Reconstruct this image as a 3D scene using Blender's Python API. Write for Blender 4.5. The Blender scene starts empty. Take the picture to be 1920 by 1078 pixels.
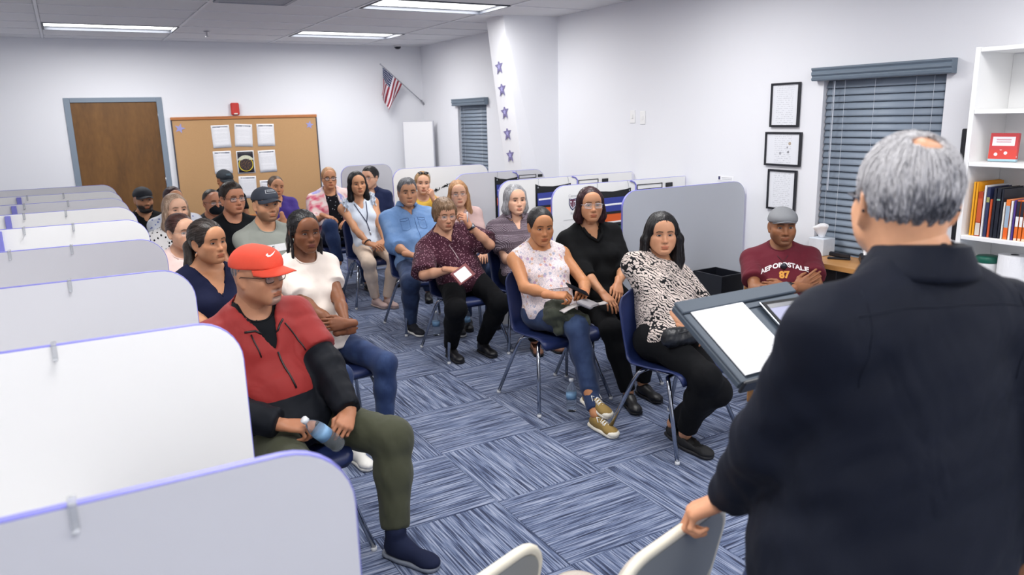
import bpy, bmesh, math, random
import numpy as np
from mathutils import Vector, Matrix, Euler
random.seed(7); RNG = np.random.RandomState(11)
S = bpy.context.scene
COL = S.collection

# ------------------------------------------------------------------ camera
CAM_H = 1.78
yaw, pit, rol = math.radians(29.83), math.radians(12.85), math.radians(1.41)
fw = Vector((math.sin(yaw)*math.cos(pit), math.cos(yaw)*math.cos(pit), -math.sin(pit)))
rt = Vector((math.cos(yaw), -math.sin(yaw), 0)); dn = fw.cross(rt)
r2 = rt*math.cos(rol) + dn*math.sin(rol); d2 = dn*math.cos(rol) - rt*math.sin(rol)
cam = bpy.data.cameras.new('camera'); co = bpy.data.objects.new('camera', cam); COL.objects.link(co)
co.matrix_world = Matrix(((r2.x, -d2.x, -fw.x, 0), (r2.y, -d2.y, -fw.y, 0), (r2.z, -d2.z, -fw.z, CAM_H), (0, 0, 0, 1)))
cam.sensor_width = 36; cam.lens = 36*1421/1920; cam.clip_start = .05
cam.dof.use_dof = True; cam.dof.focus_distance = 4.2; cam.dof.aperture_fstop = 3.5
S.camera = co

# ------------------------------------------------------------------ light and exposure
w = bpy.data.worlds.new('world'); S.world = w; w.use_nodes = True
w.node_tree.nodes['Background'].inputs[0].default_value = (.55, .65, .9, 1)
w.node_tree.nodes['Background'].inputs[1].default_value = .15
S.view_settings.view_transform = 'Standard'; S.view_settings.look = 'None'
S.view_settings.gamma = 1; S.view_settings.use_curve_mapping = False
S.view_settings.exposure = -.95
LAMP_W = 62.0
LAMP_COL = (1.0, .99, .975)
# every fluorescent troffer of the ceiling, in view and behind the camera: (x0, y0), each 1.19 x 0.58
TROFFERS = [(-.045, 8.64), (2.395, 8.64), (2.395, 6.17), (-.045, 3.76), (2.395, 3.76), (-.045, 1.3), (2.395, 1.3), (2.395, -1.1), (-.045, -1.1)]
CEIL = 2.725
# ------------------------------------------------------------------ helpers
def tag(o, label=None, cat=None, group=None, kind=None):
    if label: o['label'] = label
    if cat: o['category'] = cat
    if group: o['group'] = group
    if kind: o['kind'] = kind
    return o
def empty(name, loc=(0, 0, 0), rz=0):
    o = bpy.data.objects.new(name, None); COL.objects.link(o); o.location = loc; o.rotation_euler = (0, 0, rz); o.empty_display_size = .1
    return o
def mesh_np(name, V, F, mat=None, parent=None, smooth=True, mi=None, col=None):
    """V (n,3) array; F (m,4) or (m,3) int array or list of faces"""
    me = bpy.data.meshes.new(name)
    V = np.asarray(V, np.float32)
    if isinstance(F, np.ndarray):
        m, k = F.shape
        me.vertices.add(len(V)); me.vertices.foreach_set('co', V.ravel())
        me.loops.add(m*k); me.loops.foreach_set('vertex_index', F.astype(np.int32).ravel())
        me.polygons.add(m); me.polygons.foreach_set('loop_start', np.arange(0, m*k, k, dtype=np.int32))
        try: me.polygons.foreach_set('loop_total', np.full(m, k, np.int32))
        except Exception: pass
        me.update(calc_edges=True)
    else:
        me.from_pydata([tuple(map(float, v)) for v in V], [], [tuple(int(i) for i in f) for f in F]); me.update()
    if smooth: me.polygons.foreach_set('use_smooth', np.ones(len(me.polygons), bool))
    if mi is not None: me.polygons.foreach_set('material_index', np.asarray(mi, np.int32))
    if col is not None:
        a = me.color_attributes.new('Col', 'FLOAT_COLOR', 'POINT')
        c = np.ones((len(V), 4), np.float32); c[:, :3] = col
        a.data.foreach_set('color', c.ravel())
    me.validate()
    for m_ in (mat if isinstance(mat, (list, tuple)) else [mat]):
        if m_: me.materials.append(m_)
    o = bpy.data.objects.new(name, me); COL.objects.link(o)
    if parent: o.parent = parent
    return o
class MB:
    def __init__(s): s.v = []; s.f = []; s.m = []; s.mi = 0
    def add(s, V, F):
        b = len(s.v); s.v += [tuple(p) for p in V]; s.f += [tuple(i+b for i in f) for f in F]; s.m += [s.mi]*len(F); return s
    def box(s, x0, y0, z0, x1, y1, z1, M=None):
        V = [Vector(p) for p in ((x0,y0,z0),(x1,y0,z0),(x1,y1,z0),(x0,y1,z0),(x0,y0,z1),(x1,y0,z1),(x1,y1,z1),(x0,y1,z1))]
        if M is not None: V = [M @ p for p in V]
        return s.add(V, [(0,3,2,1),(4,5,6,7),(0,1,5,4),(1,2,6,5),(2,3,7,6),(3,0,4,7)])
    def bbox(s, x0, y0, z0, x1, y1, z1, b=.004, M=None):
        """box with chamfered edges"""
        bm = bmesh.new(); bmesh.ops.create_cube(bm, size=1)
        for v in bm.verts: v.co = Vector(((x0+x1)/2+v.co.x*(x1-x0), (y0+y1)/2+v.co.y*(y1-y0), (z0+z1)/2+v.co.z*(z1-z0)))
        b = min(b, .45*min(x1-x0, y1-y0, z1-z0))
        bmesh.ops.bevel(bm, geom=bm.edges[:], offset=b, segments=1, affect='EDGES')
        bm.verts.index_update()
        V = [v.co.copy() if M is None else M @ v.co for v in bm.verts]; F = [[v.index for v in f.verts] for f in bm.faces]; bm.free()
        return s.add(V, F)
    def tube(s, pts, r, n=8, cap=True, closed=False):
        pts = [Vector(p) for p in pts]; rs = r if isinstance(r, (list, tuple)) else [r]*len(pts); V = []; up = None; N = len(pts)
        for i, p in enumerate(pts):
            a = pts[i-1] if (i > 0 or closed) else p; b = pts[(i+1) % N] if (i < N-1 or closed) else p
            t = (b-a).normalized() if (b-a).length > 1e-9 else Vector((0, 0, 1))
            if up is None: up = Vector((0, 0, 1)) if abs(t.z) < .9 else Vector((1, 0, 0))
            x = up.cross(t).normalized(); y = t.cross(x); up = y
            for k in range(n):
                q = 2*math.pi*k/n; V.append(p + (x*math.cos(q)+y*math.sin(q))*rs[i])
        F = []
        for i in range(N if closed else N-1):
            for k in range(n): F.append((i*n+k, i*n+(k+1) % n, ((i+1) % N)*n+(k+1) % n, ((i+1) % N)*n+k))
        if cap and not closed: F += [tuple(range(n-1, -1, -1)), tuple((N-1)*n+k for k in range(n))]
        return s.add(V, F)
    def lathe(s, prof, n=20, M=None):
        """profile [(r, z)] bottom to top, closed with caps"""
        V = []; F = []
        for r, z in prof:
            for k in range(n):
                q = 2*math.pi*k/n; p = Vector((r*math.cos(q), r*math.sin(q), z)); V.append(p if M is None else M @ p)
        for i in range(len(prof)-1):
            for k in range(n): F.append((i*n+k, i*n+(k+1) % n, (i+1)*n+(k+1) % n, (i+1)*n+k))
        F += [tuple(range(n-1, -1, -1)), tuple((len(prof)-1)*n+k for k in range(n))]
        return s.add(V, F)
    def prism(s, poly, a, b, M=None):
        """poly: 2D outline (u,w) extruded along the third local axis from a to b: local = (u, t, w)"""
        n = len(poly); V = [Vector((u, a, w_)) for u, w_ in poly]+[Vector((u, b, w_)) for u, w_ in poly]
        if M is not None: V = [M @ p for p in V]
        F = [tuple(range(n)), tuple(range(2*n-1, n-1, -1))]+[((i+1) % n, i, n+i, n+(i+1) % n) for i in range(n)]
        return s.add(V, F)
    def build(s, name, mat=None, parent=None, smooth=False, loc=None):
        o = mesh_np(name, s.v, s.f, mat, parent, smooth, mi=s.m if any(s.m) else None)
        if loc: o.location = loc
        return o
def copy_tree(o, parent=None):
    c = o.copy(); COL.objects.link(c); c.parent = parent
    for ch in list(o.children): copy_tree(ch, c)
    return c
def rrect(x0, z0, x1, z1, r, n=6, corners='all'):
    out = []
    for (cx, cz, a, nm) in ((x1-r, z0+r, -90, 'br'), (x1-r, z1-r, 0, 'tr'), (x0+r, z1-r, 90, 'tl'), (x0+r, z0+r, 180, 'bl')):
        if corners != 'all' and nm not in corners:
            out.append({'br': (x1, z0), 'tr': (x1, z1), 'tl': (x0, z1), 'bl': (x0, z0)}[nm]); continue
        for k in range(n+1):
            q = math.radians(a+90*k/n); out.append((cx+r*math.cos(q), cz+r*math.sin(q)))
    return out
# ---- materials
def nodes(name):
    m = bpy.data.materials.new(name); m.use_nodes = True; nt = m.node_tree
    return m, nt, nt.nodes['Principled BSDF']
class NT:
    def __init__(s, nt): s.nt = nt
    def n(s, t, ins=None, **kw):
        nd = s.nt.nodes.new(t)
        for k, v in kw.items(): setattr(nd, k, v)
        for k, v in (ins or {}).items():
            if isinstance(v, bpy.types.NodeSocket): s.nt.links.new(v, nd.inputs[k])
            else: nd.inputs[k].default_value = v
        return nd
    def math(s, op, a, b=0.0, c=None):
        ins = {0: a, 1: b}
        if c is not None: ins[2] = c
        return s.n('ShaderNodeMath', ins, operation=op).outputs[0]
    def ramp(s, fac, stops, interp='LINEAR'):
        r = s.n('ShaderNodeValToRGB', {0: fac}); cr = r.color_ramp; cr.interpolation = interp
        while len(cr.elements) < len(stops): cr.elements.new(.5)
        for e, (p, c) in zip(cr.elements, stops): e.position = p; e.color = tuple(c)+(1,) if len(c) == 3 else c
        return r.outputs[0]
    def mix(s, f, a, b, mode='MIX'):
        nd = s.n('ShaderNodeMix', data_type='RGBA', blend_type=mode)
        for i, v in ((0, f), (6, a), (7, b)):
            if isinstance(v, bpy.types.NodeSocket): s.nt.links.new(v, nd.inputs[i])
            else: nd.inputs[i].default_value = v if i == 0 else (tuple(v)+(1,) if len(v) == 3 else v)
        return nd.outputs[2]
    def link(s, a, b): s.nt.links.new(a, b)
def srgb(r, g, b):
    f = lambda c: (c/255/12.92 if c/255 <= .04045 else ((c/255+.055)/1.055)**2.4)
    return (f(r), f(g), f(b))
MATS = {}
def mat(name, c, rough=.6, metal=0, spec=.5, noise=0, nscale=30, bump=0, bscale=200, coat=0, trans=0, emis=None, estr=0, alpha=1, sheen=0, stretch=None):
    if name in MATS: return MATS[name]
    m, nt, b = nodes(name); T = NT(nt)
    b.inputs['Base Color'].default_value = (*c, 1); b.inputs['Roughness'].default_value = rough; b.inputs['Metallic'].default_value = metal
    b.inputs['Specular IOR Level'].default_value = spec
    if coat: b.inputs['Coat Weight'].default_value = coat
    if trans: b.inputs['Transmission Weight'].default_value = trans
    if sheen: b.inputs['Sheen Weight'].default_value = sheen
    if alpha < 1: b.inputs['Alpha'].default_value = alpha
    if emis: b.inputs['Emission Color'].default_value = (*emis, 1); b.inputs['Emission Strength'].default_value = estr
    tc = T.n('ShaderNodeTexCoord').outputs['Object']
    if stretch: tc = T.n('ShaderNodeMapping', {0: tc, 3: stretch}).outputs[0]
    if noise:
        nz = T.n('ShaderNodeTexNoise', {'Vector': tc, 'Scale': nscale, 'Detail': 4.0}).outputs[0]
        f = T.math('MULTIPLY', T.math('SUBTRACT', nz, .5), noise*2)
        v = T.n('ShaderNodeHueSaturation', {'Color': (*c, 1), 'Value': T.math('ADD', f, 1.0)}).outputs[0]
        T.link(v, b.inputs['Base Color'])
    if bump:
        nz = T.n('ShaderNodeTexNoise', {'Vector': tc, 'Scale': bscale, 'Detail': 3.0}).outputs[0]
        T.link(T.n('ShaderNodeBump', {'Height': nz, 'Strength': bump, 'Distance': .004}).outputs[0], b.inputs['Normal'])
    MATS[name] = m; return m
# ------------------------------------------------------------------ the room
WX, BY, LX, FY = 4.46, 10.17, -1.3, -1.7     # right wall, back wall, left wall, wall behind the camera
M_wall = mat('wall paint', srgb(232, 233, 238), .75, bump=.12, bscale=260)
M_ceil = mat('ceiling tile', srgb(226, 226, 228), .9, noise=.05, nscale=180, bump=.5, bscale=300)
M_grid = mat('ceiling grid metal', srgb(225, 226, 230), .5)
M_white = mat('white laminate', srgb(238, 238, 238), .35)
M_greyframe = mat('grey painted steel', srgb(128, 141, 155), .45)
def structure(o): o['kind'] = 'structure'; return o
# carpet tiles, each its own piece, turned a quarter against its neighbour
def carpet(name, seed):
    m, nt, b = nodes(name); T = NT(nt)
    tc = T.n('ShaderNodeTexCoord').outputs['Object']
    oi = T.n('ShaderNodeObjectInfo').outputs['Random']
    off = T.n('ShaderNodeCombineXYZ', {0: T.math('MULTIPLY', oi, 37.0), 1: T.math('MULTIPLY', oi, 91.0), 2: 0.0}).outputs[0]
    v = T.n('ShaderNodeVectorMath', {0: tc, 1: off}, operation='ADD').outputs[0]
    def stripe(sx, sy, det):
        mp = T.n('ShaderNodeMapping', {0: v, 3: (sx, sy, 1)}).outputs[0]
        return T.n('ShaderNodeTexNoise', {'Vector': mp, 'Scale': 1.0, 'Detail': det, 'Roughness': .55}).outputs[0]
    a = stripe(3.6, 118, 1.0); c = stripe(12, 260, 1.0); d = stripe(1.6, 34, 1.0)
    f = T.math('ADD', T.math('ADD', T.math('MULTIPLY', a, .62), T.math('MULTIPLY', c, .26)), T.math('MULTIPLY', d, .2))
    col = T.ramp(f, [(.40, srgb(36, 43, 66)), (.475, srgb(62, 73, 102)), (.515, srgb(94, 107, 139)), (.565, srgb(120, 133, 162)), (.65, srgb(166, 174, 196))])
    pix = T.n('ShaderNodeTexNoise', {'Vector': tc, 'Scale': 420.0, 'Detail': 1.0}).outputs[0]
    col = T.mix(T.math('MULTIPLY', pix, .45), col, srgb(40, 48, 74))
    T.link(col, b.inputs['Base Color']); b.inputs['Roughness'].default_value = .95; b.inputs['Specular IOR Level'].default_value = .15
    b.inputs['Sheen Weight'].default_value = .12
    h = T.math('ADD', T.math('MULTIPLY', f, .6), T.math('MULTIPLY', pix, .7))
    T.link(T.n('ShaderNodeBump', {'Height': h, 'Strength': .6, 'Distance': .004}).outputs[0], b.inputs['Normal'])
    return m
M_carpet = carpet('striped blue carpet', 1)
M_sub = mat('carpet joint', srgb(38, 44, 62), .95)
mb = MB(); mb.box(LX-.1, FY-.1, -.12, WX+.1, BY+.1, -.007)
floor = structure(mb.build('floor', M_sub))
T_ = .61; GX, GY = 2.155, 2.271
proto = None
mbt = MB(); mbt.bbox(-T_/2+.0006, -T_/2+.0006, -.007, T_/2-.0006, T_/2-.0006, 0, .0018)
ix0 = math.floor((LX-GX)/T_); ix1 = math.ceil((WX-GX)/T_); iy0 = math.floor((FY-GY)/T_); iy1 = math.ceil((BY-GY)/T_)
for i in range(ix0, ix1):
    for j in range(iy0, iy1):
        cx, cy = GX+(i+.5)*T_, GY+(j+.5)*T_
        if cx-T_/2 > WX-.02 or cx+T_/2 < LX+.02 or cy-T_/2 > BY-.02 or cy+T_/2 < FY+.02: continue
        if proto is None: proto = mbt.build('carpet_tile', M_carpet, floor); o = proto
        else: o = proto.copy(); COL.objects.link(o)
        o.location = (cx, cy, 0); o.rotation_euler = (0, 0, 0 if (i+j) % 2 else math.pi/2)
# fix: parity so that the tile x 1.54..2.155, y 2.27..2.88 (i=-1, j=0) has its stripes along x  -> (i+j) odd gives 0 turn
# ceiling: grid bars, tiles
ceiling = structure(MB().box(LX-.1, FY-.1, CEIL+.08, WX+.1, BY+.1, CEIL+.16).build('ceiling', M_ceil))
CX0, CY0 = -.06, 8.625
xl = [CX0+1.22*k for k in range(-2, 5)]; yl = [CY0+.61*k for k in range(-18, 4)]
mb = MB()
for x in xl:
    if LX < x < WX: mb.box(x-.012, FY, CEIL-.002, x+.012, BY, CEIL+.012)
for y in yl:
    if FY < y < BY: mb.box(LX, y-.012, CEIL-.0015, WX, y+.012, CEIL+.0125)
mb.build('ceiling_grid', M_grid, ceiling)
VENTC = (1.17, 6.185)
skip = set()
for tx, ty in TROFFERS: skip.add((round((tx+.6-CX0)/1.22-.5), round((ty+.3-CY0)/.61-.5)))
pc = {}
for i in range(-2, 4):
    for j in range(-18, 3):
        if (i, j) in skip: continue
        x0, x1 = max(LX, CX0+1.22*i+.013), min(WX, CX0+1.22*(i+1)-.013); y0, y1 = max(FY, CY0+.61*j+.013), min(BY, CY0+.61*(j+1)-.013)
        if x1-x0 < .05 or y1-y0 < .05: continue
        key = (round(x1-x0, 3), round(y1-y0, 3))
        if key not in pc:
            m_ = MB(); m_.bbox(-(x1-x0)/2, -(y1-y0)/2, 0, (x1-x0)/2, (y1-y0)/2, .02, .005)
            pc[key] = m_.build('ceiling_tile', M_ceil, ceiling); o = pc[key]
        else: o = pc[key].copy(); COL.objects.link(o)
        o.location = ((x0+x1)/2, (y0+y1)/2, CEIL+.004)
# troffers: frame, diffuser and the lamp inside it
M_diff = mat('lit diffuser', (1, 1, 1), .5, emis=LAMP_COL, estr=7.0)
M_trof = mat('troffer frame', srgb(70, 74, 84), .5)
TG = 'fluorescent ceiling troffers'
for k, (tx, ty) in enumerate(TROFFERS):
    e = empty('ceiling_light', (tx+.6, ty+.29, CEIL))
    mb = MB()
    for (a, b_, c, d) in ((-.6, -.295, .6, -.275), (-.6, .275, .6, .295), (-.6, -.275, -.582, .275), (.582, -.275, .6, .275)): mb.box(a, b_, -.006, c, d, .05)
    mb.box(-.59, -.285, .055, .59, .285, .065)
    mb.build('frame', M_trof, e)
    mb = MB(); mb.box(-.582, -.275, .028, .582, .275, .034); mb.build('diffuser', M_diff, e)
    L = bpy.data.lights.new('troffer lamp', 'AREA'); L.shape = 'RECTANGLE'; L.size = 1.12; L.size_y = .52; L.energy = LAMP_W; L.color = LAMP_COL
    lo = bpy.data.objects.new('lamp', L); COL.objects.link(lo); lo.parent = e; lo.location = (0, 0, .02)
    where = {0: 'lit flat rectangular ceiling light in front of the wooden door', 1: 'lit flat rectangular ceiling light before the corner with the flag', 2: 'lit flat rectangular ceiling light beside the slanted star column'}
    if k in where: tag(e, where[k], 'ceiling light', TG)
    else: tag(e, 'lit flat rectangular ceiling light above the %s' % {3: 'left carrels beside the red-capped man', 4: 'chairs of the women in floral and black', 5: 'foremost carrel panel', 6: 'lectern', 7: 'floor behind the speaker', 8: 'floor behind the left carrels'}[k], 'ceiling light', TG)
# back wall with door opening
def wallbox(name, boxes, m=M_wall):
    mb = MB()
    for b_ in boxes: mb.box(*b_)
    return structure(mb.build(name, m))
DX0, DX1, DZ = .107, 1.007, 2.03
wallbox('wall_back', [(LX-.1, BY, 0, DX0-.02, BY+.12, CEIL+.1), (DX1+.02, BY, 0, WX+.1, BY+.12, CEIL+.1), (DX0-.02, BY, DZ+.02, DX1+.02, BY+.12, CEIL+.1)])
wallbox('wall_left', [(LX-.12, FY-.1, 0, LX, BY, CEIL+.1)])
wallbox('wall_front', [(LX-.1, FY-.12, 0, WX+.1, FY, CEIL+.1)])
W1 = (2.665, 3.50, .70, 1.975); W2 = (8.29, 9.08, .80, 1.93)
rects = [(FY, W1[0], 0, CEIL+.1), (W1[1], W2[0], 0, CEIL+.1), (W2[1], BY, 0, CEIL+.1)]
for W in (W1, W2): rects += [(W[0], W[1], 0, W[2]), (W[0], W[1], W[3], CEIL+.1)]
wallbox('wall_right', [(WX, a, c, WX+.14, b, d) for a, b, c, d in rects])
# door: steel frame, wooden leaf
M_wood = None
def wood(name, c0, c1, c2, scale=(1, 1, .06), rough=.4, sc=14):
    m, nt, b = nodes(name); T = NT(nt)
    tc = T.n('ShaderNodeTexCoord').outputs['Object']; mp = T.n('ShaderNodeMapping', {0: tc, 3: scale}).outputs[0]
    a = T.n('ShaderNodeTexNoise', {'Vector': mp, 'Scale': sc, 'Detail': 6.0, 'Roughness': .6, 'Distortion': .4}).outputs[0]
    g = T.n('ShaderNodeTexNoise', {'Vector': mp, 'Scale': sc*9, 'Detail': 3.0}).outputs[0]
    f = T.math('ADD', T.math('MULTIPLY', a, .75), T.math('MULTIPLY', g, .25))
    T.link(T.ramp(f, [(.33, c0), (.5, c1), (.68, c2)]), b.inputs['Base Color']); b.inputs['Roughness'].default_value = rough
    return m
M_door = wood('stained door veneer', srgb(88, 58, 25), srgb(108, 73, 33), srgb(124, 86, 42), (1, 1, .3), .45, 4)
d = empty('door_1', ((DX0+DX1)/2, BY, 0)); d['kind'] = 'structure'
mb = MB(); mb.bbox(DX0-d.location.x, .0, .008, DX1-d.location.x, .044, DZ, .003); mb.build('door_leaf', M_door, d)
mb = MB()
for a, b_ in ((-.512, -.449), (.449, .512)): mb.bbox(a, -.014, 0, b_, .05, 2.083, .003)
mb.bbox(-.449, -.014, 2.03, .449, .05, 2.083, .003); mb.build('door_frame', M_greyframe, d)
mb = MB(); mb.tube([(-.39, -.005, 1.0), (-.39, -.06, 1.0)], .012); mb.tube([(-.39, -.055, 1.0), (-.27, -.055, 1.0)], .010); mb.lathe([(.033, 0), (.033, .008)], 16, Matrix.Translation((-.39, -.001, 1.0)) @ Matrix.Rotation(math.pi/2, 4, 'X'))
mb.build('door_handle', mat('brushed steel', srgb(180, 180, 185), .3, 1), d, True)
mb = MB()
for z in (.25, 1.05, 1.82): mb.tube([(.452, -.006, z), (.452, -.006, z+.09)], .008)
mb.build('hinge', MATS['brushed steel'], d, True)
# baseboards
M_base = mat('dark vinyl base', srgb(60, 68, 84), .5)
structure(MB().box(LX, BY-.008, 0, DX0-.07, BY, .1).box(DX1+.07, BY-.008, 0, WX, BY, .1).build('baseboard_back', M_base))
structure(MB().box(WX-.008, FY, 0, WX, BY-.01, .1).build('baseboard_right', M_base))
structure(MB().box(LX, FY, 0, LX+.008, BY-.01, .1).build('baseboard_left', M_base))
# windows with grey faux wood blinds, valance
M_slat = mat('grey blind slat', srgb(137, 150, 166), .5, noise=.05, nscale=12)
M_val = mat('grey blind valance', srgb(110, 124, 138), .45)
M_glass = mat('window glass', (.75, .85, .95), .03, trans=.6, spec=.5)
M_dark = mat('dark outside', srgb(20, 26, 38), .6)
M_cord = mat('blind cord', srgb(196, 202, 212), .7)
def window(name, W, pitch, slat_h, depth=.035, nslat=None):
    y0, y1, z0, z1 = W; e = empty(name, (WX, (y0+y1)/2, z0)); e['kind'] = 'structure'; hw = (y1-y0)/2; H = z1-z0
    MB().box(.10, -hw, 0, .112, hw, H).build('pane', M_glass, e)
    mb = MB()
    for a, b_, c, d_ in ((-hw, -hw+.03, 0, H), (hw-.03, hw, 0, H), (-hw, hw, 0, .03), (-hw, hw, H-.03, H), (-hw, hw, H*.5-.015, H*.5+.015)): mb.box(.095, a, c, .118, b_, d_)
    mb.build('window_frame', M_white, e)
    MB().box(.15, -hw-.02, -.02, .16, hw+.02, H+.02).build('window_backing', M_dark, e)
    MB().bbox(-.012, -hw-.03, -.02, .095, hw+.03, 0, .003).build('window_sill', M_white, e)
    # valance: moulded profile swept along y
    prof = [(-.005, .005), (-.052, .005), (-.058, .012), (-.06, .022), (-.052, .026), (-.052, .034), (-.062, .045), (-.062, .060), (-.055, .068), (-.064, .080), (-.064, .09), (-.005, .09)]
    V = []; n = len(prof)
    for s_ in (-hw-.058, hw+.058):
        for a, b_ in prof: V.append((a, s_, H-.03+b_))
    F = [tuple(range(n)), tuple(range(2*n-1, n-1, -1))]+[(i, n+i, n+(i+1) % n, (i+1) % n) for i in range(n)]
    mesh_np('valance', V, F, M_val, e, False)
    # slats
    k = 0; z = H-.05; proto = None
    while z > .07:
        if proto is None:
            R = Matrix.Rotation(math.radians(-66), 4, 'Y')
            pr = [(-slat_h/2, 0), (-slat_h/4, .0022), (0, .003), (slat_h/4, .0022), (slat_h/2, 0)]
            V = [Vector((a, y, b_)) for y in (-hw+.006, hw-.006) for a, b_ in pr]+[Vector((a, y, b_-.003)) for y in (-hw+.006, hw-.006) for a, b_ in pr]
            V = [R @ p for p in V]; F = []
            for i in range(4): F += [(i, i+1, 6+i, 5+i), (10+i, 15+i, 16+i, 11+i)]
            F += [(0, 5, 15, 10), (4, 14, 19, 9), (0, 10, 11, 1), (1, 11, 12, 2), (2, 12, 13, 3), (3, 13, 14, 4), (5, 6, 16, 15), (6, 7, 17, 16), (7, 8, 18, 17), (8, 9, 19, 18)]
            proto = mesh_np('slat', V, F, M_slat, e, True); o = proto
        else: o = proto.copy(); COL.objects.link(o)
        o.location = (depth, 0, z); z -= pitch; k += 1
    MB().bbox(depth-.02, -hw+.006, z+.0, depth+.02, hw-.006, z+.018, .003).build('bottom_rail', M_slat, e)
    for f in (-.82, -.55, .1, .62, .84) if hw > .4 else (-.6, .6):
        MB().tube([(depth-.026, f*hw, H-.02), (depth-.026, f*hw, z+.01)], .0013, 5).build('ladder_cord', M_cord, e)
    mbw = MB(); mbw.tube([(depth-.04, hw-.09, H-.03), (depth-.042, hw-.09, H-.75)], .004, 6).build('tilt_wand', M_cord, e)
    return e
window('window_1', W1, .0455, .052)
window('window_2', W2, .0455, .052)
# slanted column in the right wall with a chamfered face
def xs(z): return .118*(CEIL-z)
mb = MB()
bot, top = -.0, CEIL+.06
ring = lambda z: [(3.865+xs(z), 6.78, z), (3.865+xs(z), 7.13, z), (WX+.03, 7.13, z), (WX+.03, 6.72, z)]
V = ring(bot)+ring(top); n = 4
mb.add(V, [tuple(range(n-1, -1, -1)), tuple(range(n, 2*n))]+[(i, (i+1) % n, n+(i+1) % n, n+i) for i in range(n)][::1])
colm = mb.build('trim_1', M_wall); structure(colm)
bm = bmesh.new(); bm.from_mesh(colm.data); bmesh.ops.recalc_face_normals(bm, faces=bm.faces); bm.to_mesh(colm.data); bm.free()
def star_poly(r, ri=.45, rot=0, n=5, lean=0):
    return [((r if k % 2 == 0 else r*ri)*math.sin(rot+math.pi*k/n), (r if k % 2 == 0 else r*ri)*math.cos(rot+math.pi*k/n)) for k in range(2*n)]
M_star = mat('purple glitter card', srgb(112, 106, 152), .35, noise=.45, nscale=220)
M_star2 = mat('pale purple card', srgb(158, 156, 205), .5)
def star(name, loc, r, nrm_deg, label, rot=0, m=None, inner=True):
    mb = MB(); M = Matrix.Rotation(math.radians(nrm_deg), 4, 'Z')
    mb.prism(star_poly(r, .42, rot), -.003, 0, M); o = mb.build(name, m or M_star); o.location = loc
    if inner: MB().prism(star_poly(r*.36, .5, rot), -.0045, -.003, M).build('star_centre', M_star2, o)
    tag(o, label, 'star', 'purple paper stars'); return o
ords = ['topmost', 'second from the top', 'middle', 'second from the bottom', 'lowest']
for k, z in enumerate((2.257, 2.037, 1.807, 1.59, 1.365)):
    star('paper_star', (3.865+xs(z)-.003, 6.983, z), .085, -90, 'purple glitter paper star, %s of the row on the slanted column' % ords[k], rot=-.1)
# cork board with wooden top rail
M_cork = mat('cork', srgb(190, 150, 106), .9, noise=.12, nscale=160, bump=.3, bscale=300)
M_rail = wood('orange oak rail', srgb(150, 88, 44), srgb(178, 110, 60), srgb(196, 130, 78), (.06, 1, 1), .4, 20)
M_brd = mat('dark board edge', srgb(66, 66, 76), .5)
cb = empty('cork_board', (2.025, BY, .6)); tag(cb, 'wide tan cork notice board with orange wooden rails on the back wall', 'notice board')
MB().box(-.875, -.02, 0, .875, -.001, 1.21).build('cork_panel', M_cork, cb)
MB().bbox(-.89, -.034, 1.21, .89, -.001, 1.245, .004).build('top_rail', M_rail, cb)
MB().bbox(-.89, -.045, -.035, .89, -.001, 0, .004).build('bottom_rail', M_rail, cb)
for s_ in (-1, 1): MB().box(min(s_*.875, s_*.889), -.026, 0, max(s_*.875, s_*.889), -.001, 1.21).build('side_edge', M_brd, cb)
M_paper = mat('white paper', srgb(240, 240, 243), .8)
def printed(name, head, lines, seed=0.0, c=(.86, .86, .88)):
    """a sheet with a blurred dark heading line and faint text lines (flat print)"""
    m, nt, b = nodes(name); T = NT(nt)
    tc = T.n('ShaderNodeTexCoord').outputs['Object']; sp = T.n('ShaderNodeSeparateXYZ', {0: tc}).outputs
    u, v = sp[0], sp[2]
    ln = T.math('GREATER_THAN', T.math('SINE', T.math('MULTIPLY', v, 2*math.pi/.0105)), .2)
    wd = T.n('ShaderNodeTexNoise', {'Vector': T.n('ShaderNodeMapping', {0: tc, 1: (seed, 0, seed*3), 3: (170, 1, 95)}).outputs[0], 'Scale': 1.0, 'Detail': 2.0}).outputs[0]
    wf = T.math('GREATER_THAN', wd, .44)
    blk = T.n('ShaderNodeTexNoise', {'Vector': T.n('ShaderNodeMapping', {0: tc, 1: (0, 0, seed*7), 3: (0, 0, 30)}).outputs[0], 'Scale': 1.0}).outputs[0]
    bf = T.math('GREATER_THAN', blk, .45)
    ins = T.math('MULTIPLY', T.math('LESS_THAN', T.math('ABSOLUTE', u), .082), T.math('MULTIPLY', T.math('LESS_THAN', v, .088), T.math('GREATER_THAN', v, -.118)))
    f = T.math('MULTIPLY', T.math('MULTIPLY', ln, wf), T.math('MULTIPLY', bf, ins))
    col = T.mix(T.math('MULTIPLY', f, lines), (*srgb(238, 238, 242), 1), (*srgb(90, 94, 110), 1))
    if head:
        hw = T.n('ShaderNodeTexNoise', {'Vector': T.n('ShaderNodeMapping', {0: tc, 1: (seed*2, 0, 0), 3: (210, 1, 40)}).outputs[0], 'Scale': 1.0}).outputs[0]
        hm = T.math('MULTIPLY', T.math('MULTIPLY', T.math('GREATER_THAN', v, .108), T.math('LESS_THAN', v, .125)), T.math('LESS_THAN', T.math('ABSOLUTE', u), .09))
        col = T.mix(T.math('MULTIPLY', T.math('MULTIPLY', hm, T.math('GREATER_THAN', hw, .42)), head), col, (*srgb(52, 62, 88), 1))
    T.link(col, b.inputs['Base Color']); b.inputs['Roughness'].default_value = .8
    return m
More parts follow.
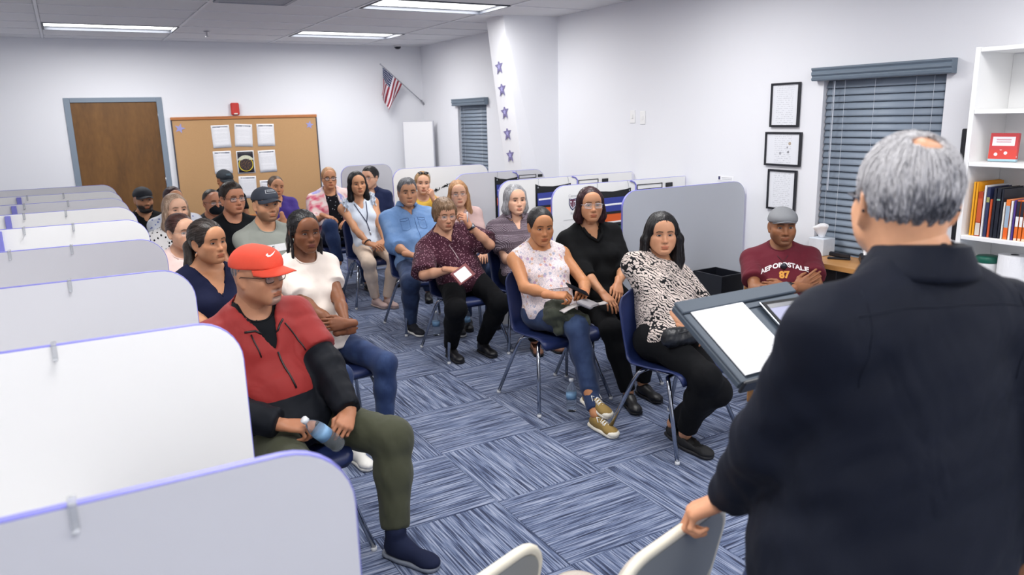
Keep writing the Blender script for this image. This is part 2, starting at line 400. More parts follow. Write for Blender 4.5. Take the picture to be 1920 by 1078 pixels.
def sheet(name, w_, h_, m, loc, rot=0, thick=.0012, curl=.008):
    """an upright sheet facing -y with a slight curl"""
    nx, nz = 4, 6; V = []; F = []
    for j in range(nz+1):
        for i in range(nx+1):
            u = (i/nx-.5)*w_; v = (j/nz-.5)*h_
            V.append((u, -curl*((.5-j/nz)**2*.8+abs(u/w_)**2*.3)*(1 if j < nz/2 else .3), v))
    n = len(V); V += [(a, b_+thick, c) for a, b_, c in V]
    for j in range(nz):
        for i in range(nx):
            a = j*(nx+1)+i; F.append((a, a+1, a+nx+2, a+nx+1)); F.append((n+a, n+a+nx+1, n+a+nx+2, n+a+1))
    rim = [i for i in range(nx+1)]+[j*(nx+1)+nx for j in range(1, nz+1)]+[nz*(nx+1)+i for i in range(nx-1, -1, -1)]+[j*(nx+1) for j in range(nz-1, 0, -1)]
    for a, b_ in zip(rim, rim[1:]+rim[:1]): F.append((b_, a, n+a, n+b_))
    o = mesh_np(name, V, F, m, None, True); o.location = loc; o.rotation_euler = (0, rot, 0); return o
PAP = [(1.695, 1.60, 'top left', -.02), (1.965, 1.605, 'top middle', .06), (2.24, 1.60, 'top right', .02), (1.683, 1.283, 'below the top left one', .0), (1.96, 1.27, None, 0), (2.23, 1.27, 'right of the black poster', -.02), (1.955, .955, 'under the black poster', .03), (2.215, .89, 'the lowest on the right', 0)]
for k, (x, z, wh, r) in enumerate(PAP):
    if wh is None: continue
    o = sheet('pinned_notice', .216, .279, printed('printed notice %d' % k, .9, .22, k*1.7), (x, BY-.0225, z), r)
    tag(o, 'white printed notice with dark heading on the cork board, %s' % wh, 'notice', 'notices on the cork board')
# the black poster with a yellow ring
m, nt, b = nodes('ring poster'); T = NT(nt)
tc = T.n('ShaderNodeTexCoord').outputs['Object']; sp = T.n('ShaderNodeSeparateXYZ', {0: tc}).outputs
rr = T.math('SQRT', T.math('ADD', T.math('POWER', sp[0], 2.0), T.math('POWER', T.math('ADD', sp[2], .028), 2.0)))
ring_ = T.math('LESS_THAN', T.math('ABSOLUTE', T.math('SUBTRACT', rr, .085)), .005)
nz = T.n('ShaderNodeTexNoise', {'Vector': tc, 'Scale': 42.0, 'Detail': 3.0}).outputs[0]
arc = T.math('MULTIPLY', T.math('LESS_THAN', T.math('ABSOLUTE', T.math('SUBTRACT', rr, .092)), .022), T.math('GREATER_THAN', sp[2], .025))
arc = T.math('MULTIPLY', arc, T.math('GREATER_THAN', nz, .36))
txt = T.n('ShaderNodeTexNoise', {'Vector': T.n('ShaderNodeMapping', {0: tc, 3: (150, 1, 60)}).outputs[0], 'Scale': 1.0}).outputs[0]
tm = T.math('MULTIPLY', T.math('GREATER_THAN', txt, .56), T.math('LESS_THAN', rr, .068))
col = T.mix(tm, srgb(30, 27, 40), srgb(130, 92, 50)); col = T.mix(ring_, col, srgb(232, 206, 60)); col = T.mix(arc, col, srgb(214, 214, 190))
edge = T.math('MAXIMUM', T.math('GREATER_THAN', T.math('ABSOLUTE', sp[0]), .096), T.math('GREATER_THAN', T.math('ABSOLUTE', sp[2]), .131))
col = T.mix(edge, col, srgb(236, 236, 238)); T.link(col, b.inputs['Base Color']); b.inputs['Roughness'].default_value = .5
tag(sheet('pinned_poster', .216, .285, m, (1.96, BY-.0225, 1.272), .0), 'black poster with a yellow ring and white border on the cork board', 'poster')
star('paper_star', (1.229, BY-.021, 1.711), .062, 0, 'blue violet paper star in the corner of the cork board near the door', .3, M_star2)
star('paper_star', (2.812, BY-.021, 1.712), .055, 0, 'blue violet paper star in the corner of the cork board near the flag', .2, M_star2)
# fire alarm
fa = MB(); fa.bbox(-.05, -.045, -.075, .05, 0, .075, .012); fa = fa.build('fire_alarm', mat('alarm red', srgb(196, 52, 44), .35)); fa.location = (1.894, BY, 1.93)
tag(fa, 'red wall mounted fire alarm above the cork board', 'fire alarm')
MB().bbox(-.022, -.055, -.066, .022, -.045, -.05, .003).build('strobe_lens', mat('strobe lens', srgb(235, 225, 215), .2), fa)
# dome camera and sprinkler
o = MB(); o.lathe([(.004, -.045), (.03, -.04), (.045, -.02), (.05, 0)], 20); o = o.build('dome_camera', mat('smoked dome', srgb(30, 32, 40), .15), smooth=True); o.location = (4.07, BY-.12, CEIL-.001); tag(o, 'small dark dome camera on the ceiling above the flag', 'camera')
MB().lathe([(.056, -.012), (.056, 0)], 20).build('camera_base', M_white, o)
e = empty('sprinkler_head', (1.47, 9.0, CEIL)); tag(e, 'small metal sprinkler head on the ceiling near the cork board', 'sprinkler')
MB().lathe([(.03, -.006), (.034, 0)], 16).build('sprinkler_plate', MATS['brushed steel'], e)
MB().tube([(0, 0, -.004), (0, 0, -.05)], .009).lathe([(.022, -.056), (.022, -.052)], 12).build('sprinkler_body', MATS['brushed steel'], e)
e = empty('ceiling_vent', (1.47, 6.48, CEIL)); tag(e, 'grey square louvred air vent in the ceiling', 'air vent')
mb = MB()
for a, b_, c, d_ in ((-.29, -.29, .29, -.26), (-.29, .26, .29, .29), (-.29, -.26, -.26, .26), (.26, -.26, .29, .26)): mb.box(a, b_, -.012, c, d_, .004)
M_vent = mat('vent grey', srgb(150, 156, 168), .5)
mb.build('vent_frame', M_vent, e)
for k in range(9): MB().box(-.26, -.235+k*.055, -.008, .26, -.20+k*.055, .0).build('vent_blade', M_vent, e)
# white board leaning in the corner and the flag
wb = empty('white_board', (4.34, 9.93, 1.115)); tag(wb, 'plain white board standing across the corner under the flag', 'white board')
M_ = Matrix.Translation((-.09, -.02, 0)) @ Matrix.Rotation(math.radians(-57), 4, 'Z')
MB().box(-.24, -.01, -.5, .24, .01, .6, M_).build('board_panel', mat('board white', srgb(243, 243, 245), .3), wb)
mb = MB()
for a, b_, c, d_ in ((-.25, -.51, -.24, .61), (.24, -.51, .25, .61), (-.24, .6, .24, .61), (-.24, -.51, .24, -.5)): mb.box(a, -.013, b_, c, .013, d_, M_)
mb.build('board_edge', mat('board edge', srgb(205, 206, 214), .4), wb)
for a in (-.2, .2): MB().box(a-.015, -.012, -1.112, a+.015, .012, -.51, M_).build('leg', MATS['board edge'], wb)
# flag on a wall bracket
def flag_material():
    m, nt, b = nodes('flag cloth'); T = NT(nt)
    a = T.n('ShaderNodeAttribute', attribute_name='fuv').outputs['Vector']; sp = T.n('ShaderNodeSeparateXYZ', {0: a}).outputs
    u, v = sp[0], sp[1]
    st = T.math('LESS_THAN', T.math('MODULO', T.math('MULTIPLY', v, 6.5), 1.0), .5)
    col = T.mix(st, srgb(232, 226, 232), srgb(150, 46, 60))
    can = T.math('MULTIPLY', T.math('LESS_THAN', u, .42), T.math('LESS_THAN', v, .5385))
    fu = T.math('SUBTRACT', T.math('MODULO', T.math('MULTIPLY', u, 14.0), 1.0), .5); fv = T.math('SUBTRACT', T.math('MODULO', T.math('MULTIPLY', v, 14.0), 1.0), .5)
    dot = T.math('LESS_THAN', T.math('SQRT', T.math('ADD', T.math('POWER', fu, 2.0), T.math('POWER', fv, 2.0))), .25)
    cc = T.mix(dot, srgb(38, 48, 88), srgb(220, 222, 232))
    T.link(T.mix(can, col, cc), b.inputs['Base Color']); b.inputs['Roughness'].default_value = .85
    return m
fl = empty('wall_flag', (4.44, 10.12, 1.97)); tag(fl, 'small stars and stripes flag on a slanted pole in the wall corner', 'flag')
p0_, p1_ = Vector((0, 0, 0)), Vector((-.70, -.25, .50)); MB().tube([p0_, p1_], .007, 8).build('flag_pole', mat('pale pole', srgb(150, 152, 160), .4), fl)
MB().tube([p0_+Vector((.015, .03, -.02)), p0_+Vector((-.04, -.02, .03))], .014).build('bracket', MATS['brushed steel'], fl)
MB().lathe([(.001, -.012), (.012, 0), (.001, .012)], 10, Matrix.Translation(p1_)).build('finial', MATS['pale pole'], fl, True)
nu, nv = 26, 20; V = []; UV = []; F = []
for j in range(nv+1):
    for i in range(nu+1):
        u, v = i/nu, j/nv
        a = p1_.lerp(p0_, .05+.44*v)            # hoist along the pole, canton at the tip
        drop = Vector((-.03-.17*v, .03, -.37))*u
        fold = Vector((.018*math.sin(8*v+3*u)*u, .045*math.sin(9*v-3*u)*u, .012*math.sin(6*v)*u))
        V.append(a+drop+fold); UV.append((u, v, 0))
for j in range(nv):
    for i in range(nu): a = j*(nu+1)+i; F.append((a, a+1, a+nu+2, a+nu+1))
fo = mesh_np('flag_cloth', V, np.array(F), flag_material(), fl, True)
at = fo.data.attributes.new('fuv', 'FLOAT_VECTOR', 'POINT'); at.data.foreach_set('vector', np.array(UV, np.float32).ravel())
fo.modifiers.new('s', 'SOLIDIFY').thickness = .0015
# frames on the right wall, switches
M_blk = mat('black frame', srgb(24, 26, 34), .35)
def cert(name, seed, land=False):
    m, nt, b = nodes(name); T = NT(nt); tc = T.n('ShaderNodeTexCoord').outputs['Object']; sp = T.n('ShaderNodeSeparateXYZ', {0: tc}).outputs
    u, v = sp[1], sp[2]
    ln = T.math('GREATER_THAN', T.math('SINE', T.math('MULTIPLY', v, 2*math.pi/.014)), .3)
    wd = T.math('GREATER_THAN', T.n('ShaderNodeTexNoise', {'Vector': T.n('ShaderNodeMapping', {0: tc, 1: (0, seed, seed), 3: (1, 120, 70)}).outputs[0], 'Scale': 1.0}).outputs[0], .5)
    ins = T.math('LESS_THAN', T.math('ABSOLUTE', u), .075)
    col = T.mix(T.math('MULTIPLY', T.math('MULTIPLY', ln, wd), T.math('MULTIPLY', ins, .3)), srgb(228, 230, 236), srgb(110, 114, 128))
    if land:
        for (a, c, r, cc) in ((-.06, .04, .012, srgb(150, 120, 70)), (-.05, -.02, .009, srgb(60, 60, 70)), (-.04, .012, .006, srgb(50, 50, 60)), (.02, -.03, .01, srgb(120, 120, 130))):
            d_ = T.math('SQRT', T.math('ADD', T.math('POWER', T.math('SUBTRACT', u, a), 2.0), T.math('POWER', T.math('SUBTRACT', v, c), 2.0)))
            col = T.mix(T.math('MULTIPLY', T.math('LESS_THAN', d_, r), .7), col, cc)
    T.link(col, b.inputs['Base Color']); b.inputs['Roughness'].default_value = .25; return m
for k, (yc, zc, w_, h_, lab) in enumerate(((3.806, 1.80, .252, .305, 'black framed upright document, the top one of three on the right wall'), (3.805, 1.492, .318, .24, 'black framed landscape certificate, the middle one of three on the right wall'), (3.796, 1.20, .255, .29, 'black framed upright document, the lowest of three on the right wall'))):
    e = empty('framed_document', (WX, yc, zc)); tag(e, lab, 'picture frame', 'framed documents on the right wall'); t = .014
    mb = MB()
    for a, b_, c, d_ in ((-w_/2, -h_/2, -w_/2+t, h_/2), (w_/2-t, -h_/2, w_/2, h_/2), (-w_/2+t, -h_/2, w_/2-t, -h_/2+t), (-w_/2+t, h_/2-t, w_/2-t, h_/2)): mb.bbox(-.022, a, b_, -.001, c, d_, .002)
    mb.build('frame', M_blk, e); MB().box(-.012, -w_/2+t, -h_/2+t, -.002, w_/2-t, h_/2-t).build('document', cert('document %d' % k, k*3.1, k == 1), e)
for k, (yc, zc) in enumerate(((5.51, 1.735), (5.37, 1.725))):
    e = MB().bbox(-.006, -.036, -.058, 0, .036, .058, .003).build('wall_plate', M_white); e.location = (WX, yc, zc)
    tag(e, 'white switch plate on the right wall, the one nearer the %s' % ['star column', 'framed documents'][k], 'switch plate', 'switch plates on the right wall')
    MB().bbox(-.012, -.009, -.018, -.006, .009, .018, .002).build('toggle', M_white, e)
# ------------------------------------------------------------------ study carrel panels
M_pw = mat('white panel', srgb(236, 236, 236), .45, spec=.35)
M_pg = mat('light grey panel', srgb(216, 216, 221), .45, spec=.35)
M_pgr = mat('grey panel', srgb(196, 200, 208), .5, spec=.3)
M_edge = mat('violet blue edge band', srgb(128, 128, 208), .4)
M_clear = mat('clear plastic', (.95, .97, 1), .12, trans=.75, spec=.5)
M_chrome = mat('chrome', srgb(176, 180, 188), .14, 1)
def panel(x0, x1, y, ztop, rl, rr, m, name='privacy_screen', z0=.02, th=.018, step=None):
    e = empty(name, ((x0+x1)/2, y, 0)); cx = (x0+x1)/2
    r = .115; n = 8; pts = []
    X0, X1 = x0-cx, x1-cx
    pts = [(X0, z0), (X1, z0)]
    if rr: pts += [(X1-r+r*math.cos(math.radians(90*k/n)), ztop-r+r*math.sin(math.radians(90*k/n))) for k in range(n+1)]
    else: pts.append((X1, ztop))
    if rl: pts += [(X0+r+r*math.cos(math.radians(90+90*k/n)), ztop-r+r*math.sin(math.radians(90+90*k/n))) for k in range(n+1)]
    else: pts.append((X0, ztop))
    def off(p, d):
        q = []
        for i in range(len(p)):
            a, b_, c = Vector(p[i-1]), Vector(p[i]), Vector(p[(i+1) % len(p)])
            t1 = (b_-a).normalized(); t2 = (c-b_).normalized(); nn = Vector((t1.y+t2.y, -t1.x-t2.x)); nn.normalize(); q.append(tuple(b_+nn*d))
        return q
    MB().prism(pts, -th/2, th/2).build('board', m, e)
    o2 = off(pts, .0025); V = []; F = []; N = len(pts)
    for (P, yy) in ((pts, -th/2+.0005), (o2, -th/2+.001), (o2, th/2-.001), (pts, th/2-.0005)): V += [(u, yy, v) for u, v in P]
    for i in range(1, N):
        j = (i+1) % N
        for L in range(3): F.append((L*N+i, L*N+j, (L+1)*N+j, (L+1)*N+i))
    mesh_np('edge_band', V, F, M_edge, e, False)
    return e
def hook(e, x, zt, front=True):
    mb = MB(); x -= e.location.x
    mb.bbox(x-.006, -.015, zt-.034, x+.006, -.0095, zt+.006, .0015); mb.bbox(x-.006, -.015, zt+.003, x+.006, .015, zt+.0075, .0015); mb.bbox(x-.006, .0095, zt-.02, x+.006, .015, zt+.006, .0015)
    mb.bbox(x-.005, -.03, zt-.034, x+.005, -.0145, zt-.03, .001); mb.build('hook', M_clear, e)
LP = [(1.18, M_pg, (-.059,)), (2.13, M_pw, (-.09,)), (3.02, M_pg, (-.05,)), (3.92, M_pg, (-.036, -.271)), (4.8, M_pw, (-.02, -.25)), (5.6, M_pw, (-.053, -.279)), (6.3, M_pg, (-.037, -.304)), (7.03, M_pw, (-.064, -.31)), (7.78, M_pg, ())]
LPL = ['light grey carrel panel with violet edge in front of the red-capped man', 'white carrel panel at the right arm of the red-jacketed man', 'light grey carrel panel beside the woman in navy', 'light grey carrel panel, next one behind the panel by the navy-dressed woman', 'white carrel panel level with the polka-dot blouse', 'white carrel panel, second beyond the one by the polka-dot blouse', 'light grey carrel panel, third in front of the wooden door', 'white carrel panel, second in front of the wooden door', 'light grey carrel panel nearest the wooden door']
for k, (y, m, hk) in enumerate(LP):
    e = panel(LX+.01, .35, y, 1.25, False, True, m); tag(e, LPL[k], 'panel', 'carrel panels along the left wall')
    for h in hk: hook(e, h, 1.25)
    if 4 <= k <= 7:
        x = -.365-e.location.x; MB().bbox(x-.016, -.035, .76, x+.016, -.0095, 1.245, .003).build('divider_edge', M_edge, e)
    # desk shelf of the carrel, between this panel and the next
    if k < 8:
        y2 = LP[k+1][0]; d = MB().bbox(LX+.012, y+.012, .71, -.05, y2-.04, .735, .003).build('carrel_desk', M_white)
        tag(d, 'white carrel desk top behind the panel: %s' % ['first bay from the front', 'second bay', 'third bay', 'fourth bay', 'fifth bay', 'sixth bay', 'seventh bay', 'last bay by the door'][k], 'desk', 'carrel desks on the left')
RP = [(4.14, 3.265, 4.44, M_pgr, True, True), (4.8, 3.115, 4.44, M_pw, True, False), (5.5, 3.045, 4.44, M_pw, True, False), (6.45, 3.10, 4.1, M_pg, True, True), (7.62, 2.95, 4.09, M_pw, True, True), (8.6, 2.7, 3.32, M_pg, True, True)]
RPL = ['large plain grey carrel panel behind the woman in the black and white blouse', 'white carrel panel with shield crest behind the woman in black', 'white carrel panel behind the grey-haired woman', 'pale panel behind the woman with long blond hair', 'white panel with black scribble behind the woman with raised sunglasses', 'pale panel with violet edge behind the man in the navy shirt']
RPO = []
for k, (y, x0, x1, m, rl, rr) in enumerate(RP):
    e = panel(x0, x1, y, 1.245, rl, rr, m); tag(e, RPL[k], 'panel', 'carrel panels along the right wall'); RPO.append(e)
M_ink = mat('black ink line', srgb(22, 24, 30), .5)
def slot(e, x0, x1, z0, z1, xb0, xb1):
    cx = e.location.x; t = .006; mb = MB()
    for a, b_, c, d in ((x0, z0, x1, z0+t), (x0, z1-t, x1, z1), (x0, z0+t, x0+t, z1-t), (x1-t, z0+t, x1, z1-t)): mb.box(a-cx, -.013, b_, c-cx, -.009, d)
    mb.build('slot_frame', M_ink, e); MB().bbox(xb0-cx, -.02, z0+.005, xb1-cx, -.009, z1-.004, .002).build('latch', M_ink, e)
    MB().tube([(x0-.012-cx, -.013, z0-.04), (x0-.012-cx, -.013, z1), (x0-.03-cx, -.013, z1+.022), (x0-.07-cx, -.013, z1+.035)], .006, 6).build('corner_band', M_edge, e)
slot(RPO[1], 3.925, 4.19, 1.165, 1.208, 4.225, 4.295); slot(RPO[2], 3.845, 4.06, 1.168, 1.207, 4.10, 4.165); 
slot(RPO[3], 3.80, 4.0, 1.165, 1.20, 4.02, 4.07)
# crest and lettering on the second panel, scribble on the fifth
def text_obj(s, size, mname, parent, loc, rot=(math.pi/2, 0, 0), ext=.0004, name='lettering', font_scale=1, align='CENTER', bold=0):
    cu = bpy.data.curves.new(name, 'FONT'); cu.body = s; cu.size = size; cu.extrude = ext; cu.align_x = align; cu.align_y = 'CENTER'; cu.offset = bold
    t = bpy.data.objects.new(name, cu); COL.objects.link(t); dg = bpy.context.evaluated_depsgraph_get()
    me = bpy.data.meshes.new_from_object(t.evaluated_get(dg)); bpy.data.objects.remove(t); me.materials.append(mname)
    o = bpy.data.objects.new(name, me); COL.objects.link(o); o.parent = parent; o.location = loc; o.rotation_euler = rot; return o
M_faint = mat('faint grey print', srgb(192, 194, 200), .6); M_mar = mat('maroon print', srgb(96, 34, 60), .6); M_nvy = mat('navy print', srgb(46, 48, 92), .6)
e = RPO[1]; cx = e.location.x
text_obj('Center Number', .030, M_faint, e, (3.36-cx, -.0105, 1.165))
text_obj('Nuestra', .030, M_faint, e, (3.33-cx, -.0105, 1.03)); text_obj('\u2014\u2014\u2014\u2014\u2014\u2014', .022, M_faint, e, (3.28-cx, -.0105, .985))
sh = [(-.034, .04), (0, .034), (.034, .04), (.034, -.005), (.02, -.035), (0, -.052), (-.02, -.035), (-.034, -.005)]
MB().prism([(3.30-cx+a, 1.105+b_) for a, b_ in sh], -.0112, -.009).build('shield', M_nvy, e)
MB().prism([(3.30-cx+a*.82, 1.105+b_*.82) for a, b_ in sh], -.0118, -.0112).build('shield_field', mat('crest field', srgb(206, 204, 214), .6), e)
for pts in ([(-.026, .03), (.026, .03), (.026, .02), (-.026, .02)], [(-.008, .02), (.008, .02), (.006, -.03), (-.006, -.03)], [(-.024, .01), (-.01, .01), (-.01, -.02), (-.018, -.02)], [(.012, .012), (.024, .008), (.018, -.02), (.012, -.02)]):
    MB().prism([(3.30-cx+a, 1.105+b_) for a, b_ in pts], -.0124, -.0118).build('shield_mark', M_mar if len(pts) else M_nvy, e)
e = RPO[4]; cx = e.location.x; rs = random.Random(3); mb = MB()
for k in range(34):
    u = rs.uniform(0, 1); bx_ = 3.36+u*.30; bz = .97+u*.10; a = rs.uniform(0, 2*math.pi); l = rs.uniform(.015, .045); wd = rs.uniform(.004, .010)
    M = Matrix.Translation((bx_-cx, 0, bz)) @ Matrix.Rotation(a, 4, 'Y'); mb.box(-l/2, -.0115, -wd/2, l/2, -.0092, wd/2, M)
mb.build('ink_drawing', M_ink, e)
o = MB().box(-.004, -.085, -.02, 0, .085, .02).build('wall_label', M_paper); o.location = (WX, 4.355, 1.25); tag(o, 'small white paper label with a crest on the wall above the grey panel', 'paper label')
MB().box(-.0048, .055, -.012, -.004, .075, .014).build('crest_mark', M_nvy, o); MB().box(-.0048, -.07, .003, -.004, .04, .008).box(-.0048, -.07, -.009, -.004, .04, -.004).build('print_line', M_faint, o)
# hanging black pocket charts with folders
M_pock = mat('black nylon', srgb(24, 26, 30), .8, bump=.3, bscale=400)
fc = {'blue': mat('blue folder', srgb(52, 64, 150), .5), 'orange': mat('orange folder', srgb(222, 96, 38), .5), 'green': mat('green folder', srgb(22, 78, 54), .5)}
for k, (pe, x0, x1, who) in enumerate(((1, 3.50, 3.86, 'beside the woman in black'), (2, 3.40, 3.76, 'beside the crest panel'), (3, 3.53, 3.80, 'by the grey-haired woman'))):
    yb = RP[pe][0]-.0105; e = empty('pocket_chart', ((x0+x1)/2, yb, 1.2)); hw = (x1-x0)/2
    tag(e, 'black hanging pocket chart %s' % who, 'pocket chart', 'pocket charts on the carrel panels')
    MB().prism([(-hw, -.5), (hw, -.5), (hw, -.012), (hw-.05, -.02), (.0, -.03), (-hw+.05, -.02), (-hw, 0)], -.006, 0).build('backing', M_pock, e)
    for s_ in (-1, 1): MB().tube([(s_*(hw-.02), -.006, -.03), (s_*(hw-.02), -.012, -.03)], .007, 10).build('grommet', M_chrome, e)
    for s_ in (-1, 1): MB().tube([(s_*(hw-.02), -.01, -.03), (s_*(hw-.03), -.008, .03), (s_*(hw-.03), .0, .046)], .0012, 5).build('hanging_loop', M_chrome, e)
    for j, (cn, zt, hh) in enumerate((('blue', -.075, .11), ('orange', -.19, .085), ('green', -.30, .10))):
        MB().box(-hw, -.022-.004*j, zt-hh-.016, hw, -.018-.004*j, zt-hh+.002).build('pocket', M_pock, e)
        f = MB().bbox(-hw+.012, -.004, -hh, hw-.012, .004, 0, .001).build('folder', fc[cn]); f.location = ((x0+x1)/2, yb-.0125-.0035*j, 1.2+zt); f.rotation_euler = (0, random.uniform(-.02, .02), 0)
        tag(f, '%s folder in the black pocket chart %s' % (cn, who), 'folder', 'folders in the pocket charts')
        MB().box(-hw+.02, -.0052, -hh*.55 if cn == 'blue' else -hh-.0, hw-.02, -.004, (-hh*.55 if cn == 'blue' else -hh)+.014).build('label_strip', M_paper, f)
# ------------------------------------------------------------------ stacking chairs
M_shell = mat('navy plastic shell', srgb(34, 46, 90), .38, noise=.04, nscale=300, bump=.15, bscale=600)
M_glide = mat('white glide', srgb(210, 212, 216), .4)
def make_chair():
    e = empty('stacking_chair')
    prof = [(-.215, .392), (-.226, .412), (-.222, .433), (-.2, .444), (-.15, .444), (-.08, .438), (0, .431), (.08, .428), (.14, .434), (.18, .455), (.205, .495), (.222, .55), (.238, .62), (.25, .69), (.26, .75), (.265, .79), (.267, .815)]
    P = []; nv = 34
    d = [0]
    for a, b_ in zip(prof, prof[1:]): d.append(d[-1]+math.hypot(b_[0]-a[0], b_[1]-a[1]))
    for k in range(nv+1):
        t = d[-1]*k/nv; i = max(j for j in range(len(d)) if d[j] <= t+1e-9); i = min(i, len(prof)-2); f = (t-d[i])/(d[i+1]-d[i]); P.append((prof[i][0]+f*(prof[i+1][0]-prof[i][0]), prof[i][1]+f*(prof[i+1][1]-prof[i][1]), t/d[-1]))
    nu = 14; V = []; F = []
    for (y, z, t) in P:
        hw = .222 if t < .45 else .222-.012*math.sin((t-.45)/.55*math.pi)
        if t > .88: q = (t-.88)/.12; hw = .222-.012*math.sin((t-.45)/.55*math.pi)-.10*(1-math.sqrt(max(0, 1-q*q)))
        if t < .06: hw -= .03*(1-t/.06)**2
        b = min(1, max(0, (t-.42)/.2))           # 0 seat, 1 back
        for i in range(nu+1):
            u = -1+2*i/nu; c = abs(u)**2.4
            V.append((u*hw, y-b*.045*c, z+(1-b)*.022*c*min(1, t/.12)))
    for j in range(nv):
        for i in range(nu): a = j*(nu+1)+i; F.append((a, a+1, a+nu+2, a+nu+1))
    o = mesh_np('seat_shell', V, np.array(F), M_shell, e, True); md = o.modifiers.new('s', 'SOLIDIFY'); md.thickness = .007; md.offset = -1
    for s_ in (-1, 1):
        for f in (-1, 1):
            ft = Vector((s_*.268, f*.25, .012)); kn = Vector((s_*.185, f*.115+.0, .372)); tp = Vector((s_*.160, f*.085, .402)); ce = Vector((s_*.10, f*.075, .407))
            pts = [ft, ft.lerp(kn, .9)]+[kn.lerp(tp, .3)+Vector((0, 0, .004)), tp, ce]
            l = MB().tube(pts, .0115, 10).build('leg', M_chrome, e, True)
            MB().lathe([(.0118, -.011), (.0128, -.008), (.0122, .006)], 12, Matrix.Translation(ft)).build('glide', M_glide, l, True)
    for f in (-1, 1): MB().tube([(-.10, f*.075, .407), (.10, f*.075, .407)], .0105, 8).build('cross_bar', M_chrome, e, True)
    for s_ in (-1, 1): MB().tube([(s_*.12, -.08, .404), (s_*.12, .08, .404)], .009, 8).build('side_rail', M_chrome, e, True)
    return e
CHAIR = make_chair(); CH_USED = [False]
def chair(x, y, deg, label):
    if not CH_USED[0]: o = CHAIR; CH_USED[0] = True
    else: o = copy_tree(CHAIR)
    o.location = (x, y, 0); o.rotation_euler = (0, 0, math.radians(deg))
    return tag(o, label, 'chair', 'navy stacking chairs of the audience')
# ------------------------------------------------------------------ lectern with its papers
M_lect = mat('grey lectern board', srgb(70, 80, 92), .5, spec=.2)
M_lectd = mat('dark lectern post', srgb(30, 34, 42), .45)
le = empty('lectern', (1.775, 1.545, 0)); tag(le, 'grey slant-topped lectern stand in front of the speaker', 'lectern')
TLT = math.atan(.6); ML = Matrix.Translation((0, 0, 1.126)) @ Matrix.Rotation(TLT, 4, 'X')   # board frame: u right, v up the slope, w normal
L2 = .5*math.hypot(.282, .169)
MB().bbox(-.247, -L2, -.03, .247, L2, -.004, .006, ML).build('top_board', M_lect, le)
MB().bbox(-.247, L2-.05, -.004, .247, L2, .008, .003, ML).build('ledge_strip', M_lect, le)
MB().bbox(-.247, -L2, -.004, -.222, L2-.052, .003, .002, ML).build('side_strip', M_lect, le)
MB().bbox(-.215, L2-.075, -.004, .247, L2-.055, .001, .001, ML).build('groove_strip', M_lect, le)
MB().bbox(-.247, -L2-.012, -.034, .247, -L2, .012, .004, ML).build('front_lip', M_lectd, le)
MB().bbox(.17, .04, .03, .225, .09, 1.06, .008).build('post', M_lectd, le)
MB().bbox(-.05, -.16, .0, .34, .24, .03, .01).build('base', M_lectd, le)
MB().bbox(-.02, -.08, 1.02, .22, .12, 1.045, .004, Matrix.Translation((0, 0, .02)) @ Matrix.Translation((0, 0, 1.03)) @ Matrix.Rotation(TLT, 4, 'X') @ Matrix.Translation((0, 0, -1.03))).build('bracket', M_lectd, le)
def slanted_print(name):
    m, nt, b = nodes(name); T = NT(nt); tc = T.n('ShaderNodeTexCoord').outputs['Object']; sp = T.n('ShaderNodeSeparateXYZ', {0: tc}).outputs
    ln = T.math('GREATER_THAN', T.math('SINE', T.math('MULTIPLY', sp[1], 2*math.pi/.0085)), .1)
    wd = T.math('GREATER_THAN', T.n('ShaderNodeTexNoise', {'Vector': T.n('ShaderNodeMapping', {0: tc, 3: (160, 110, 1)}).outputs[0], 'Scale': 1.0}).outputs[0], .42)
    bl = T.math('GREATER_THAN', T.n('ShaderNodeTexNoise', {'Vector': T.n('ShaderNodeMapping', {0: tc, 3: (0, 34, 0)}).outputs[0], 'Scale': 1.0}).outputs[0], .44)
    ins = T.math('MULTIPLY', T.math('LESS_THAN', T.math('ABSOLUTE', sp[0]), .075), T.math('LESS_THAN', T.math('ABSOLUTE', sp[1]), .105))
    T.link(T.mix(T.math('MULTIPLY', T.math('MULTIPLY', ln, wd), T.math('MULTIPLY', T.math('MULTIPLY', bl, ins), .42)), srgb(228, 228, 232), srgb(80, 82, 94)), b.inputs['Base Color']); b.inputs['Roughness'].default_value = .6
    return m
mp_ = slanted_print('speech paper')
V = []; F = []; nx, ny = 6, 10
for j in range(ny+1):
    for i in range(nx+1):
        u = (i/nx-.5)*.216; v = (j/ny-.5)*.285; V.append((u, v, .0045+.010*max(0, -v/.14-.75)*(i/nx)))
n = len(V); V += [(a, b_, c-.003) for a, b_, c in V]
for j in range(ny):
    for i in range(nx): a = j*(nx+1)+i; F += [(a, a+1, a+nx+2, a+nx+1), (n+a, n+a+nx+1, n+a+nx+2, n+a+1)]
rim = [i for i in range(nx+1)]+[j*(nx+1)+nx for j in range(1, ny+1)]+[ny*(nx+1)+i for i in range(nx-1, -1, -1)]+[j*(nx+1) for j in range(ny-1, 0, -1)]
for a, b_ in zip(rim, rim[1:]+rim[:1]): F.append((b_, a, n+a, n+b_))
o = mesh_np('printed_speech', V, F, mp_, None, False); o.matrix_world = Matrix.Translation((1.665, 1.545, 1.1265)) @ Matrix.Rotation(TLT, 4, 'X') @ Matrix.Translation((0, -.003, 0))
tag(o, 'stack of white printed pages lying on the lectern', 'paper')
o = MB().bbox(-.09, -.13, -.004, .09, .10, .004, .003).build('tablet', mat('black tablet', srgb(14, 15, 20), .55, spec=.15)); o.matrix_world = Matrix.Translation((1.915, 1.545, 1.1265)) @ Matrix.Rotation(TLT, 4, 'X') @ Matrix.Translation((0, -.01, .008)) @ Matrix.Rotation(-.05, 4, 'Z')
tag(o, 'black tablet with a lit pale screen on the lectern', 'tablet')
